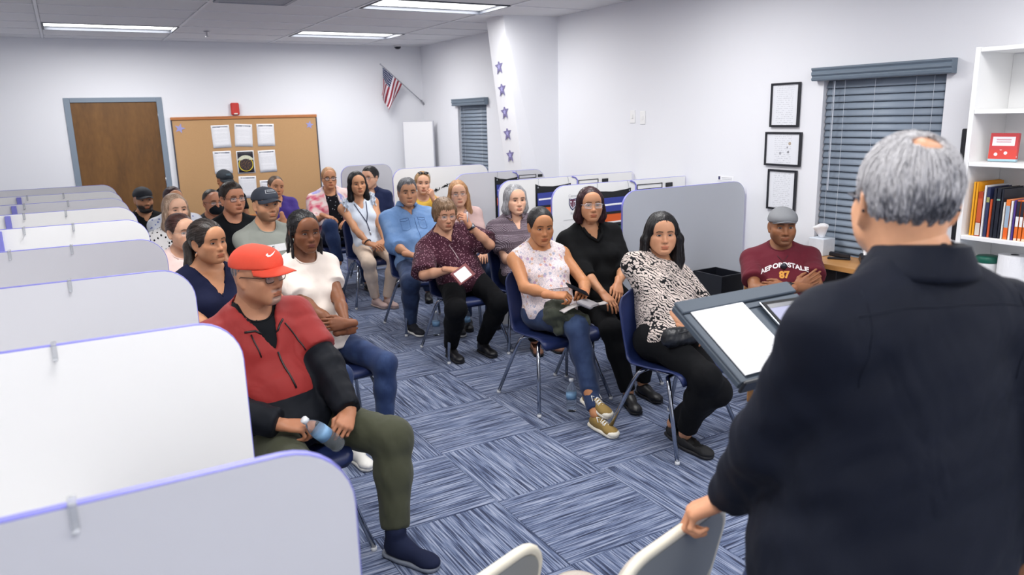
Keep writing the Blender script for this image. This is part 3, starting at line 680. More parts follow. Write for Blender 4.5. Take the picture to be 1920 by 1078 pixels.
MB().box(-.076, -.115, .004, .076, .085, .0045).build('screen', mat('tablet screen', srgb(110, 112, 145), .4, emis=srgb(190, 192, 230), estr=.2), o)
MB().box(-.076, .068, .0045, .076, .085, .005).build('screen_bar', mat('screen bar', srgb(40, 44, 60), .3), o)
MB().box(-.0925, -.13, -.004, -.0902, .10, .002).build('bright_edge', MATS['chrome'], o)
# ------------------------------------------------------------------ folding chairs beside the speaker
M_cream = mat('cream painted steel', srgb(226, 220, 202), .4); M_pad = mat('oatmeal fabric pad', srgb(206, 196, 184), .95, noise=.15, nscale=240, bump=.5, bscale=500); M_backs = mat('grey beige back plate', srgb(134, 138, 138), .5)
def folding_chair(loc, deg, label):
    e = empty('folding_chair', loc, math.radians(deg)); w = .215   # faces -y, back at +y
    tl = Matrix.Translation((0, .19, .46)) @ Matrix.Rotation(-.22, 4, 'X')
    out = rrect(-w, 0.02, w, .40, .09, 6)
    fr = [tl @ Vector((a, 0, b_)) for a, b_ in out]
    MB().tube(fr, .0125, 10, closed=True).build('back_frame', M_cream, e, True)
    MB().prism(rrect(-w+.008, .13, w-.008, .392, .085, 6), .0, .012, tl).build('back_plate', M_backs, e)
    mb = MB()
    pl = rrect(-w+.012, .14, w-.012, .388, .08, 6); n = len(pl)
    V = [tl @ Vector((a, -.004, b_)) for a, b_ in pl]+[tl @ Vector((a*.93, -.03, .264+(b_-.264)*.9)) for a, b_ in pl]+[tl @ Vector((a*.7, -.038, .264+(b_-.264)*.65)) for a, b_ in pl]
    mb.add(V, [((i+1) % n+L*n, i+L*n, i+(L+1)*n, (i+1) % n+(L+1)*n) for L in range(2) for i in range(n)]+[tuple(2*n+i for i in range(n))]); mb.build('back_pad', M_pad, e, True)
    pl = rrect(-.205, -.21, .205, .19, .07, 6); V = [Vector((a, b_, .43)) for a, b_ in pl]+[Vector((a, b_, .455)) for a, b_ in pl]+[Vector((a*.85, b_*.85, .475)) for a, b_ in pl]
    MB().add(V, [(i+L*n, (i+1) % n+L*n, (i+1) % n+(L+1)*n, i+(L+1)*n) for L in range(2) for i in range(n)]+[tuple(2*n+i for i in range(n)), tuple(range(n-1, -1, -1))]).build('seat_pad', M_pad, e, True)
    for s_ in (-1, 1):
        MB().tube([tl @ Vector((s_*w, 0, .1)), (s_*.222, .0, .40), (s_*.222, -.24, .012)], .012, 8).build('front_leg', M_cream, e, True)
        MB().tube([(s_*.2, -.08, .41), (s_*.2, .26, .012)], .011, 8).build('rear_leg', M_cream, e, True)
    MB().tube([(-.222, -.19, .10), (.222, -.19, .10)], .008, 8).build('cross_bar', M_cream, e, True)
    return tag(e, label, 'chair')
folding_chair((1.015, 1.43, 0), 195, 'cream padded folding chair under the hand of the speaker')
folding_chair((.52, 1.50, 0), 200, 'oatmeal padded folding chair beside the one held by the speaker')
# ------------------------------------------------------------------ bookshelf
bs = empty('bookshelf', (4.285, 1.72, 0)); tag(bs, 'tall white open bookshelf against the right wall', 'bookshelf')
y0, y1 = -.605, .605; xf, xb = -.165, .165
for yy, nm in ((y0, 'side_panel'), (y1-.025, 'side_panel')): MB().bbox(xf, yy, .0, xb, yy+.025, 2.06, .002).build(nm, M_white, bs)
MB().box(xb-.012, y0+.026, .06, xb, y1-.026, 2.03).build('back_panel', M_white, bs)
for z in (2.035, 1.725, 1.455, 1.065, .70, .38, .06): MB().bbox(xf+.002, y0+.026, z, xb-.013, y1-.026, z+.022, .002).build('shelf', M_white, bs)
def book(y, th, h, dep, z, c, label, lean=0, front=None, xfr=4.15, title=None):
    e = empty('book', (xfr+dep/2, y, z)); e.rotation_euler = (lean, 0, 0)
    M = mat('cover '+label[:24], srgb(*c), .4, noise=.06, nscale=40)
    mb = MB(); mb.bbox(-dep/2, -th/2, 0, dep/2, -th/2+.002, h, .0006); mb.bbox(-dep/2, th/2-.002, 0, dep/2, th/2, h, .0006); mb.bbox(-dep/2, -th/2, 0, -dep/2+.002, th/2, h, .0006); mb.build('cover', M, e)
    MB().box(-dep/2+.002, -th/2+.002, .003, dep/2-.003, th/2-.002, h-.003).build('pages', mat('book pages', srgb(226, 218, 200), .9), e)
    for (a, b_, cc) in (front or []): MB().box(-dep/2-.0006, -th/2+.0015, h*a, -dep/2, th/2-.0015, h*b_).build('spine_band', mat('band %d %d %d' % cc, srgb(*cc), .5), e)
    return tag(e, label, 'book', 'books on the bookshelf')
ZB = 1.0875
yy = 2.275
BK = [(.012, .285, .24, (240, 170, 40), 'tall yellow folder at the end of the book row', None), (.012, .283, .24, (236, 160, 30), 'second tall yellow folder in the book row', None), (.026, .235, .2, (170, 62, 30), 'rust red paperback with a white foot between yellow and white books', [(.02, .3, (210, 200, 190)), (.32, .85, (196, 84, 44))]),
      (.012, .27, .21, (220, 220, 222), 'thin white book leaning in the book row', None), (.018, .262, .2, (44, 50, 86), 'navy blue book with pale spine top', [(.7, .8, (150, 150, 90))]), (.012, .2, .2, (196, 80, 40), 'thin orange red book in the middle of the book row', None), (.014, .258, .21, (26, 30, 44), 'black book, first of the dark ones in the row', None), (.02, .262, .21, (20, 26, 40), 'thick black book in the row', [(.75, .78, (120, 160, 140))]), (.012, .255, .21, (30, 34, 46), 'slim black book beside the thick black one', None),
      (.01, .19, .18, (225, 222, 214), 'thin cream book in the row', None), (.022, .205, .17, (226, 120, 50), 'orange book with a pale blue picture on its spine', [(.3, .85, (150, 170, 190)), (.05, .28, (226, 96, 30))]), (.012, .2, .17, (230, 228, 226), 'white thin book before the purple one', None), (.011, .205, .17, (74, 54, 130), 'thin purple book beside the striped set', None)]
for k in range(6): BK.append((.017, .205, .16, (224, 110, 40), 'orange, white and black striped volume, %s after the purple book' % ['first', 'second', 'third', 'fourth', 'fifth', 'sixth'][k], [(.6, .98, (30, 30, 44)), (.35, .6, (232, 230, 228)), (.0, .06, (240, 200, 170))]))
for k, (th, h, dep, c, lab, fr) in enumerate(BK):
    b_ = book(yy-th/2-.001, th, h, dep, ZB, c, lab, 0, fr); yy -= th+.0025
e = empty('book', (4.225, 2.185, 1.4785), 0); tag(e, 'small red flowered cookbook standing alone on the upper shelf', 'book')
MBook = Matrix.Rotation(math.radians(8), 4, 'Z') @ Matrix.Rotation(math.radians(5), 4, 'Y')
m, nt, b = nodes('red flowered cover'); T = NT(nt); tc = T.n('ShaderNodeTexCoord').outputs['Object']; sp = T.n('ShaderNodeSeparateXYZ', {0: tc}).outputs
vor = T.n('ShaderNodeTexVoronoi', {'Vector': tc, 'Scale': 34.0}).outputs['Distance']
col = T.mix(T.math('LESS_THAN', vor, .3), srgb(206, 70, 60), srgb(240, 220, 224)); col = T.mix(T.math('GREATER_THAN', sp[2], .062), col, srgb(200, 66, 70))
lab_ = T.math('MULTIPLY', T.math('GREATER_THAN', sp[2], .082), T.math('LESS_THAN', sp[2], .128)); lab_ = T.math('MULTIPLY', lab_, T.math('LESS_THAN', T.math('ABSOLUTE', sp[1]), .052)); col = T.mix(lab_, col, srgb(238, 234, 238))
col = T.mix(T.math('LESS_THAN', sp[2], .014), col, srgb(160, 196, 208)); T.link(col, b.inputs['Base Color']); b.inputs['Roughness'].default_value = .4
MB().bbox(-.014, -.066, 0, .014, .066, .146, .002, MBook).build('cover', m, e); MB().box(-.011, .062, .003, .011, .0668, .143, MBook).build('pages', MATS['book pages'], e)
for z_ in (.098, .110): MB().box(-.0152, -.034, z_, -.0146, .034, z_+.005, MBook).build('title_line', mat('pink print', srgb(214, 170, 178), .5), e)
o = MB(); o.lathe([(.045, 0), (.055, .10), (.055, .105)], 24); o = o.build('plastic_tub', M_white, smooth=True); o.location = (4.225, 2.20, .7225); tag(o, 'white plastic tub with green lid on the bookshelf under the books', 'tub')
o.scale = (1, 1, 2.1)
MB().lathe([(.058, .105), (.058, .118), (.05, .121)], 24).build('lid', mat('green lid', srgb(22, 96, 78), .4), o, True)
o = MB().lathe([(.02, 0), (.075, 0), (.075, .28), (.02, .28)], 32).build('paper_towel_roll', mat('paper towel', srgb(236, 236, 238), .95, bump=.3), smooth=False); o.location = (4.215, 2.06, .7225); tag(o, 'white paper towel roll standing on the bookshelf under the books', 'paper roll')
MB().lathe([(.02, .2805), (.02, .281)], 20).build('roll_core', mat('roll core', srgb(40, 40, 46), .8), o)
# black framed object hung on the wall behind the shelf
o = MB().bbox(-.03, -.09, -.42, -.001, .09, .22, .006).build('wall_panel', M_blk); o.location = (WX, 2.44, 1.42); tag(o, 'narrow black panel on the wall beside the bookshelf', 'wall panel')
MB().bbox(-.034, -.07, -.40, -.03, .07, .2, .002).build('panel_inset', M_ink, o)
# ------------------------------------------------------------------ desk by the window with its things
M_desk = wood('honey maple desk', srgb(168, 116, 64), srgb(192, 138, 82), srgb(208, 158, 100), (1, .1, 1), .35, 9)
ds = empty('desk', (4.27, 3.05, 0)); tag(ds, 'honey coloured wooden desk below the blind', 'desk')
V = [(-.17, .42), (.175, .42), (.175, -.36), (.0, -.36)]+[(-.17+.17*(1-math.sin(math.radians(90*k/6))), -.36+.2*(1-math.cos(math.radians(90*k/6)))) for k in range(1, 7)]
MB().add([(a, b_, .77) for a, b_ in V]+[(a, b_, .80) for a, b_ in V], [tuple(range(len(V))), tuple(range(2*len(V)-1, len(V)-1, -1))]+[((i+1) % len(V), i, len(V)+i, len(V)+(i+1) % len(V)) for i in range(len(V))]).build('desk_top', M_desk, ds)
MB().bbox(-.12, .02, .0, .17, .38, .769, .003).build('pedestal', mat('dark desk base', srgb(40, 38, 40), .5), ds)
MB().bbox(.12, -.34, .0, .17, .02, .769, .003).build('side_panel', MATS['dark desk base'], ds)
tb = empty('tissue_box', (4.365, 3.36, .80)); tag(tb, 'pale tissue box with a tissue pulled up on the desk', 'tissue box')
MB().bbox(-.06, -.06, 0, .06, .06, .115, .003).build('carton', mat('tissue carton', srgb(206, 214, 224), .6, noise=.1, nscale=30), tb)
V = []; F = []
for j in range(7):
    for i in range(13):
        a = 2*math.pi*i/12; t = j/6; rr_ = .018+.045*t*(1+.35*math.sin(3*a+1)); V.append((rr_*math.cos(a)*.9-.01*t, rr_*math.sin(a)*.75, .112+.085*t+.012*math.sin(2*a)*t))
for j in range(6):
    for i in range(12): q = j*13+i; F.append((q, q+1, q+14, q+13))
o = mesh_np('tissue', V, np.array(F), M_paper, tb, True); o.modifiers.new('s', 'SOLIDIFY').thickness = .0015
e = empty('stapler', (4.30, 3.17, .80), math.radians(30)); tag(e, 'black stapler lying on the desk by the tissue box', 'stapler')
MB().bbox(-.018, -.07, 0, .018, .07, .014, .004).build('base', M_blk, e); MB().bbox(-.014, -.065, .016, .014, .065, .045, .006, Matrix.Rotation(math.radians(6), 4, 'X')).build('arm', M_blk, e)
e = empty('tape_dispenser', (4.36, 3.03, .80), math.radians(40)); tag(e, 'black tape dispenser with a white roll on the desk', 'tape dispenser')
MB().prism([(-.08, 0), (.08, 0), (.075, .035), (.02, .03), (-.02, .06), (-.06, .06), (-.08, .04)], -.025, .025).build('body', M_blk, e)
MB().lathe([(.032, -.010), (.032, .010)], 20, Matrix.Translation((-.035, 0, .05)) @ Matrix.Rotation(math.pi/2, 4, 'X')).build('tape_roll', M_paper, e)
o = MB().lathe([(.03, 0), (.036, .085), (.033, .085), (.028, .005)], 20).build('cup', mat('blue cup', srgb(46, 110, 160), .4), smooth=True); o.location = (4.22, 2.80, .80); tag(o, 'blue cup at the near end of the desk', 'cup')
# black crate under the right carrels
bc = empty('black_crate', (3.99, 3.93, 0)); tag(bc, 'open black crate standing beside the grey panel', 'crate')
mb = MB()
for a in ((-.11, -.14, .02, -.10, .14, .63), (.10, -.14, .02, .11, .14, .63), (-.10, -.14, .02, .10, -.13, .63), (-.10, .13, .02, .10, .14, .63), (-.1, -.13, .02, .1, .13, .03)): mb.box(*a)
mb.build('crate_body', M_blk, bc)
for a in (-.1425, .1425): MB().box(-.115, a-.0025, .60, .115, a+.0025, .625).build('rim', M_blk, bc)
for a in ((-.1, -.12), (.1, -.12), (-.1, .12), (.1, .12)): MB().lathe([(.012, 0), (.012, .02)], 10, Matrix.Translation((a[0]*.9, a[1], 0))).build('foot', M_blk, bc)
# water bottles
M_bot = mat('bottle plastic', (.86, .93, 1), .04, trans=.93, spec=.5); M_bot.node_tree.nodes['Principled BSDF'].inputs['IOR'].default_value = 1.12
M_lab = mat('bottle label', srgb(120, 160, 196), .4, noise=.2, nscale=60); M_cap = mat('bottle cap', srgb(232, 234, 238), .4)
def bottle(loc, label, rot=None):
    e = empty('water_bottle', loc); 
    if rot: e.rotation_euler = rot
    MB().lathe([(.018, .0), (.03, .002), (.032, .012), (.030, .03), (.032, .045), (.030, .06), (.032, .075), (.032, .125), (.029, .145), (.018, .172), (.0125, .182), (.0125, .192)], 20).build('bottle_body', M_bot, e, True)
    MB().lathe([(.0326, .08), (.0326, .122)], 20).build('label_band', M_lab, e, True); MB().lathe([(.0145, .19), (.0145, .205), (.013, .207)], 16).build('cap', M_cap, e, True)
    return tag(e, label, 'water bottle', 'clear water bottles')
bottle((2.472, 3.615, 0), 'clear water bottle on the carpet beside the olive sneakers')
bottle((2.475, 5.6, 0), 'clear water bottle under the chair of the woman in burgundy')
bottle((2.745, 5.57, 0), 'clear water bottle behind the black trousers of the burgundy-bloused woman')
# ------------------------------------------------------------------ implicit surface tools for the people
F32 = np.float32
def A3(p): return np.array(p, np.float64)
def cone(a, b, ra, rb, k=.02, op='u'): return ('c', A3(a), A3(b), ra, rb, k, op)
def ell(c, r, k=.02, op='u', R=None): return ('e', A3(c), A3(r), R, None, k, op)
def pbounds(p):
    if p[0] == 'c':
        return np.minimum(p[1]-p[3], p[2]-p[4]), np.maximum(p[1]+p[3], p[2]+p[4])
    if p[3] is None: return p[1]-p[2], p[1]+p[2]
    e = np.sqrt(((p[3]*p[2][None, :])**2).sum(1)); return p[1]-e, p[1]+e
def pdist(p, X, Y, Z):
    if p[0] == 'c':
        a, b, ra, rb = p[1:5]; ab = b-a; L2 = max(1e-9, ab@ab)
        dx, dy, dz = X-F32(a[0]), Y-F32(a[1]), Z-F32(a[2])
        t = np.clip((dx*F32(ab[0])+dy*F32(ab[1])+dz*F32(ab[2]))/F32(L2), 0, 1)
        return np.sqrt((dx-t*F32(ab[0]))**2+(dy-t*F32(ab[1]))**2+(dz-t*F32(ab[2]))**2)-(F32(ra)+t*F32(rb-ra))
    c, r, R = p[1:4]; dx, dy, dz = X-F32(c[0]), Y-F32(c[1]), Z-F32(c[2])
    if R is not None:
        R = R.astype(F32); dx, dy, dz = dx*R[0, 0]+dy*R[1, 0]+dz*R[2, 0], dx*R[0, 1]+dy*R[1, 1]+dz*R[2, 1], dx*R[0, 2]+dy*R[1, 2]+dz*R[2, 2]
    qx, qy, qz = dx/F32(r[0]), dy/F32(r[1]), dz/F32(r[2]); k0 = np.sqrt(qx*qx+qy*qy+qz*qz)
    k1 = np.sqrt((qx/F32(r[0]))**2+(qy/F32(r[1]))**2+(qz/F32(r[2]))**2)+F32(1e-9)
    return k0*(k0-1)/k1
def field(ops, xs, ys, zs, off=0.0):
    D = np.full((len(xs), len(ys), len(zs)), .08, F32)
    for p in ops:
        lo, hi = pbounds(p); k = p[5]; m = k+off+.035
        i0, i1 = np.searchsorted(xs, lo[0]-m), np.searchsorted(xs, hi[0]+m); j0, j1 = np.searchsorted(ys, lo[1]-m), np.searchsorted(ys, hi[1]+m); k0, k1 = np.searchsorted(zs, lo[2]-m), np.searchsorted(zs, hi[2]+m)
        if i1 <= i0 or j1 <= j0 or k1 <= k0: continue
        d = pdist(p, xs[i0:i1, None, None], ys[None, j0:j1, None], zs[None, None, k0:k1]); s = D[i0:i1, j0:j1, k0:k1]
        if p[6] == 'u':
            h = np.maximum(F32(k)-np.abs(s-d), 0)/F32(k); D[i0:i1, j0:j1, k0:k1] = np.minimum(s, d)-h*h*F32(k*.25)
        else:
            d = -d; h = np.maximum(F32(k)-np.abs(s-d), 0)/F32(k); D[i0:i1, j0:j1, k0:k1] = np.maximum(s, d)+h*h*F32(k*.25)
    return D-F32(off)
def nets(D, xs, ys, zs):
    """surface nets on a rectilinear grid"""
    nx, ny, nz = D.shape; S_ = D < 0
    cnt = np.zeros((nx-1, ny-1, nz-1), F32); acc = np.zeros((3, nx-1, ny-1, nz-1), F32); ax = (xs, ys, zs); quads = []
    any_ = None
    c8 = sum(S_[i:nx-1+i, j:ny-1+j, k:nz-1+k].astype(np.int8) for i in (0, 1) for j in (0, 1) for k in (0, 1)); mix = (c8 > 0) & (c8 < 8)
    idx = np.full(mix.shape, -1, np.int64); cells = np.argwhere(mix); n = len(cells); idx[mix] = np.arange(n)
    if n == 0: return np.zeros((0, 3), F32), np.zeros((0, 4), np.int64)
    P = np.zeros((n, 3), np.float64); C = np.zeros(n)
    ci, cj, ck = cells.T
    for a in range(3):
        o = [b for b in range(3) if b != a]
        for u in (0, 1):
            for v in (0, 1):
                d0 = [0, 0, 0]; d0[o[0]] = u; d0[o[1]] = v; d1 = list(d0); d1[a] = 1
                va = D[ci+d0[0], cj+d0[1], ck+d0[2]]; vb = D[ci+d1[0], cj+d1[1], ck+d1[2]]; hit = (va < 0) != (vb < 0)
                t = np.where(hit, va/np.where(hit, va-vb, 1), 0)
                i3 = (ci, cj, ck); pos = [None]*3
                for b in range(3):
                    g = ax[b]
                    if b == a: pos[b] = g[i3[b]]+t*(g[i3[b]+1]-g[i3[b]])
                    else: pos[b] = g[i3[b]+d0[b]]
                for b in range(3): P[:, b] += np.where(hit, pos[b], 0)
                C += hit
    P /= C[:, None]
    for a in range(3):
        o = [(a+1) % 3, (a+2) % 3]
        sl0 = [slice(None)]*3; sl1 = [slice(None)]*3; sl0[a] = slice(0, -1); sl1[a] = slice(1, None)
        for b in o: sl0[b] = slice(1, -1); sl1[b] = slice(1, -1)
        s0, s1 = S_[tuple(sl0)], S_[tuple(sl1)]; e = np.argwhere(s0 != s1)
        if not len(e): continue
        base = e.copy(); base[:, o[0]] += 1; base[:, o[1]] += 1
        def cell(du, dv):
            q = base.copy(); q[:, o[0]] += du-1; q[:, o[1]] += dv-1; return idx[q[:, 0], q[:, 1], q[:, 2]]
        Q = np.stack([cell(0, 0), cell(1, 0), cell(1, 1), cell(0, 1)], 1)
        fl = ~s0[tuple(e.T)]; Q[fl] = Q[fl][:, ::-1]; quads.append(Q)
    Q = np.concatenate(quads); Q = Q[(Q >= 0).all(1)]
    return P.astype(F32), Q
def relax(V, Q, it=1, lam=.5):
    V = V.astype(np.float64)
    for _ in range(it):
        acc = np.zeros_like(V); c = np.zeros(len(V))
        for i in range(4):
            for j in ((i+1) % 4, (i+3) % 4): np.add.at(acc, Q[:, i], V[Q[:, j]]); np.add.at(c, Q[:, i], 1)
        V += lam*(acc/np.maximum(c, 1)[:, None]-V)
    return V
def iso(ops, h, off=0.0, cuts=(), it=1, axes=None, keep=()):
    """cuts: callables giving a volume to remove (negative inside); keep: volumes to intersect"""
    if axes is None:
        lo = np.min([pbounds(p)[0] for p in ops if p[6] == 'u'], 0)-off-2.5*h; hi = np.max([pbounds(p)[1] for p in ops if p[6] == 'u'], 0)+off+2.5*h
        axes = [np.arange(lo[i], hi[i]+h, h).astype(F32) for i in range(3)]
    xs, ys, zs = axes; D = field(ops, xs, ys, zs, off); X, Y, Z = xs[:, None, None], ys[None, :, None], zs[None, None, :]
    for c in cuts: D = np.maximum(D, -c(X, Y, Z)).astype(F32)
    for c in keep: D = np.maximum(D, c(X, Y, Z)).astype(F32)
    V, Q = nets(D, xs, ys, zs)
    if it and len(V): V = relax(V, Q, it)
    return V, Q
def iso_groups(groups, h, cuts=(), it=1, k=.03):
    """groups: (ops, offset, keeps); each is trimmed by its own keeps, then all are blended"""
    al = [(p, g[1]) for g in groups for p in g[0] if p[6] == 'u']; lo = np.min([pbounds(p)[0]-o for p, o in al], 0)-2.5*h; hi = np.max([pbounds(p)[1]+o for p, o in al], 0)+2.5*h
    xs, ys, zs = [np.arange(lo[i], hi[i]+h, h).astype(F32) for i in range(3)]; X, Y, Z = xs[:, None, None], ys[None, :, None], zs[None, None, :]; D = None
    for ops, off, keeps in groups:
        d = field(ops, xs, ys, zs, off)
        for c in keeps: d = np.maximum(d, c(X, Y, Z)).astype(F32)
        if D is None: D = d
        else: q = np.maximum(F32(k)-np.abs(D-d), 0)/F32(k); D = np.minimum(D, d)-q*q*F32(k*.25)
    for c in cuts: D = np.maximum(D, -c(X, Y, Z)).astype(F32)
    V, Q = nets(D, xs, ys, zs)
    return (relax(V, Q, it) if it and len(V) else V), Q
def fine_axis(lo, hi, a, b, h, H):
    return np.unique(np.round(np.concatenate([np.arange(a, lo-H, -H), np.arange(a, b, h), np.arange(b, hi+H, H)]), 5)).astype(F32)
def xf(M, V): M = np.array(M); return V @ M[:3, :3].T+M[:3, 3]
def unit(v): v = A3(v); return v/max(1e-9, np.linalg.norm(v))
def ik(a, t, l1, l2, pole):
    a, t = A3(a), A3(t); d = t-a; L = np.linalg.norm(d); m = (l1+l2)*.995
    if L > m: t = a+d/L*m; L = m; d = t-a
    L = max(L, abs(l1-l2)+.01); n = d/np.linalg.norm(d); x = (l1*l1-l2*l2+L*L)/(2*L); h = math.sqrt(max(0, l1*l1-x*x)); p = A3(pole); p = p-n*(p@n); p = unit(p)
    return a+n*x+p*h, t
def normals(V, Q):
    n = np.cross(V[Q[:, 2]]-V[Q[:, 0]], V[Q[:, 3]]-V[Q[:, 1]]); N = np.zeros_like(V)
    for i in range(4): np.add.at(N, Q[:, i], n)
    return N/np.maximum(np.linalg.norm(N, axis=1), 1e-12)[:, None]
def fnoise(V, f, seed=0):
    r = np.random.RandomState(seed); s = 0
    for k in range(5):
        d = r.normal(size=3); d /= np.linalg.norm(d); s = s+np.sin(V @ d*f*(1+.35*k)+r.uniform(0, 6.28)+.8*np.sin(V @ r.normal(size=3)*f*.6))
    return s/5
def strands(V, Q, n, seed, seg=6, step=.013, r=.0013, down=.75, lift=.0012, crown=(0, .045, .115), back=False):
    """loose locks that follow the hair surface away from the crown"""
    from mathutils.bvhtree import BVHTree
    bv = BVHTree.FromPolygons([tuple(v) for v in V.tolist()], [tuple(q) for q in Q.tolist()]); rs = np.random.RandomState(seed); out = []; F = []; cr = A3(crown); b = 0
    for i in rs.choice(len(V), n):
        p = V[i].copy(); path = []
        for k in range(seg):
            h = bv.find_nearest(Vector(p))
            if h[0] is None: break
            nn = np.array(h[1]); c = np.array(h[0]); f = unit(c-cr)*(1-down)+np.array((0, .12, -1))*down if not back else unit(np.array((0, .125, .0))-c); f = f-nn*(f@nn)
            if np.linalg.norm(f) < .05: break
            f = unit(f)+rs.normal(size=3)*.05; path.append((c+nn*(lift+.0015*rs.rand()), f, nn)); p = c+f*step
        m = len(path)
        if m < 3: continue
        for k, (c, f, nn) in enumerate(path):
            x = unit(np.cross(f, nn)); rr = r*(.35+.65*math.sin(math.pi*(k+.6)/(m+.2)))*(.7+.6*rs.rand()*0+.3)
            out += [c+x*rr*1.6, c+nn*rr, c-x*rr*1.6, c-nn*rr*.6]
        for k in range(m-1):
            for a in range(4): F.append((b+k*4+a, b+k*4+(a+1) % 4, b+(k+1)*4+(a+1) % 4, b+(k+1)*4+a))
        b += 4*m
    return (np.array(out), np.array(F)) if F else (np.zeros((0, 3)), np.zeros((0, 4), int))
# ---- skin
def skin_material(name, rough=.48):
    if name in MATS: return MATS[name]
    m, nt, b = nodes(name); T = NT(nt); c = T.n('ShaderNodeAttribute', attribute_name='Col').outputs['Color']
    tc = T.n('ShaderNodeTexCoord').outputs['Object']; nz = T.n('ShaderNodeTexNoise', {'Vector': tc, 'Scale': 60.0, 'Detail': 4.0}).outputs[0]
    hv = T.n('ShaderNodeHueSaturation', {'Color': c, 'Value': T.math('ADD', T.math('MULTIPLY', nz, .16), .92)}).outputs[0]
    T.link(hv, b.inputs['Base Color']); b.inputs['Roughness'].default_value = rough; b.inputs['Specular IOR Level'].default_value = .35
    b.inputs['Subsurface Weight'].default_value = .06; b.inputs['Subsurface Radius'].default_value = (.012, .005, .003); b.inputs['Subsurface Scale'].default_value = 1.0
    nb = T.n('ShaderNodeTexNoise', {'Vector': tc, 'Scale': 350.0, 'Detail': 2.0}).outputs[0]
    T.link(T.n('ShaderNodeBump', {'Height': nb, 'Strength': .12, 'Distance': .002}).outputs[0], b.inputs['Normal'])
    MATS[name] = m; return m
M_skin = skin_material('skin')
m, nt, b = nodes('eye'); T = NT(nt); T.link(T.n('ShaderNodeAttribute', attribute_name='Col').outputs['Color'], b.inputs['Base Color']); b.inputs['Roughness'].default_value = .15; M_eye = m
def hair_material(name, c, c2=None, gloss=.42):
    if name in MATS: return MATS[name]
    m, nt, b = nodes(name); T = NT(nt); tc = T.n('ShaderNodeTexCoord').outputs['Object']
    mp = T.n('ShaderNodeMapping', {0: tc, 3: (1, 1, .1)}).outputs[0]; s = T.n('ShaderNodeTexNoise', {'Vector': mp, 'Scale': 260.0, 'Detail': 3.0}).outputs[0]
    s2 = T.n('ShaderNodeTexNoise', {'Vector': mp, 'Scale': 60.0, 'Detail': 2.0}).outputs[0]
    f = T.math('ADD', T.math('MULTIPLY', s, .6), T.math('MULTIPLY', s2, .4))
    c2 = c2 or tuple(min(1, x*1.9+.01) for x in c)
    T.link(T.ramp(f, [(.36, tuple(x*.55 for x in c)), (.5, c), (.64, c2)]), b.inputs['Base Color']); b.inputs['Roughness'].default_value = gloss; b.inputs['Specular IOR Level'].default_value = .4
    T.link(T.n('ShaderNodeBump', {'Height': f, 'Strength': .7, 'Distance': .0035}).outputs[0], b.inputs['Normal'])
    MATS[name] = m; return m
HAIRC = dict(black=((.008, .007, .008), None), dark=((.018, .011, .008), None), brown=((.07, .038, .02), None), auburn=((.045, .016, .013), None), wine=((.03, .008, .012), None), blond=((.40, .22, .09), (.62, .40, .19)), dirtyblond=((.30, .17, .08), (.45, .29, .15)), ashblond=((.40, .27, .19), (.56, .42, .31)), grey=((.34, .34, .36), (.62, .62, .64)), salt=((.10, .10, .11), (.30, .30, .32)), ginger=((.42, .21, .09), (.60, .36, .17)), tan=((.20, .115, .06), (.36, .25, .16)))
# ---- head: local frame x = the person's left, -y forward, z up; centre between the ears
def head_ops(q):
    jw, ch, ns, fat = q.get('jaw', 1), q.get('cheek', 1), q.get('nose', 1), q.get('fat', 0)
    o = [ell((0, .014, .034), (.073, .094, .084), .02), ell((0, -.026, .012), (.066, .066, .075), .03), ell((0, -.03, -.042), (.0555*jw+fat, .062, .064), .03),
         ell((0, -.066, -.084), (.030*jw+fat*.5, .026, .026), .025), cone((-.05*jw, -.01, -.055), (-.018, -.07, -.090), .016+fat, .016, .03), cone((.05*jw, -.01, -.055), (.018, -.07, -.090), .016+fat, .016, .03),
         ell((-.043, -.058, -.018), (.024*ch, .024, .020), .025), ell((.043, -.058, -.018), (.024*ch, .024, .020), .025),
         ell((-.038, -.045, -.044), (.026, .031, .032), .03), ell((.038, -.045, -.044), (.026, .031, .032), .03),
         cone((-.042, -.068, .026), (.042, -.068, .026), .016, .016, .025), ell((0, -.074, .055), (.05, .022, .035), .03),
         ell((-.032, -.096, .003), (.0165, .016, .0125), .014, 's'), ell((.032, -.096, .003), (.0165, .016, .0125), .014, 's'),
         ell((-.031, -.0705, .003), (.0135, .0135, .0125), .006), ell((.031, -.0705, .003), (.0135, .0135, .0125), .006),
         cone((0, -.082, .012), (0, -.104*1, -.026), .0085, .0105*ns, .014), ell((0, -.1045, -.032), (.0125*ns, .0115, .0105), .01), ell((-.0138*ns, -.095, -.034), (.009*ns, .0105, .0085), .008), ell((.0138*ns, -.095, -.034), (.009*ns, .0105, .0085), .008),
         ell((0, -.079, -.062), (.032, .018, .024), .02), ell((-.011, -.0955, -.0595), (.0135, .0065, .0048), .006), ell((.011, -.0955, -.0595), (.0135, .0065, .0048), .006), ell((0, -.0935, -.071), (.0195, .0075, .0062), .006),
         cone((-.018, -.0965, -.0652), (.018, -.0965, -.0652), .0014, .0014, .003, 's'), ell((0, -.096, -.0815), (.02, .008, .0045), .01, 's')]
    for s in (-1, 1):
        R = np.array(Euler((math.radians(-8), 0, math.radians(s*-18))).to_matrix())
        o += [ell((s*.0765, .016, -.004), (.0075, .019, .031), .008, 'u', R), ell((s*.083, .012, .0), (.006, .010, .019), .006, 's', R), ell((s*.076, .008, -.033), (.006, .008, .009), .008)]
    return o
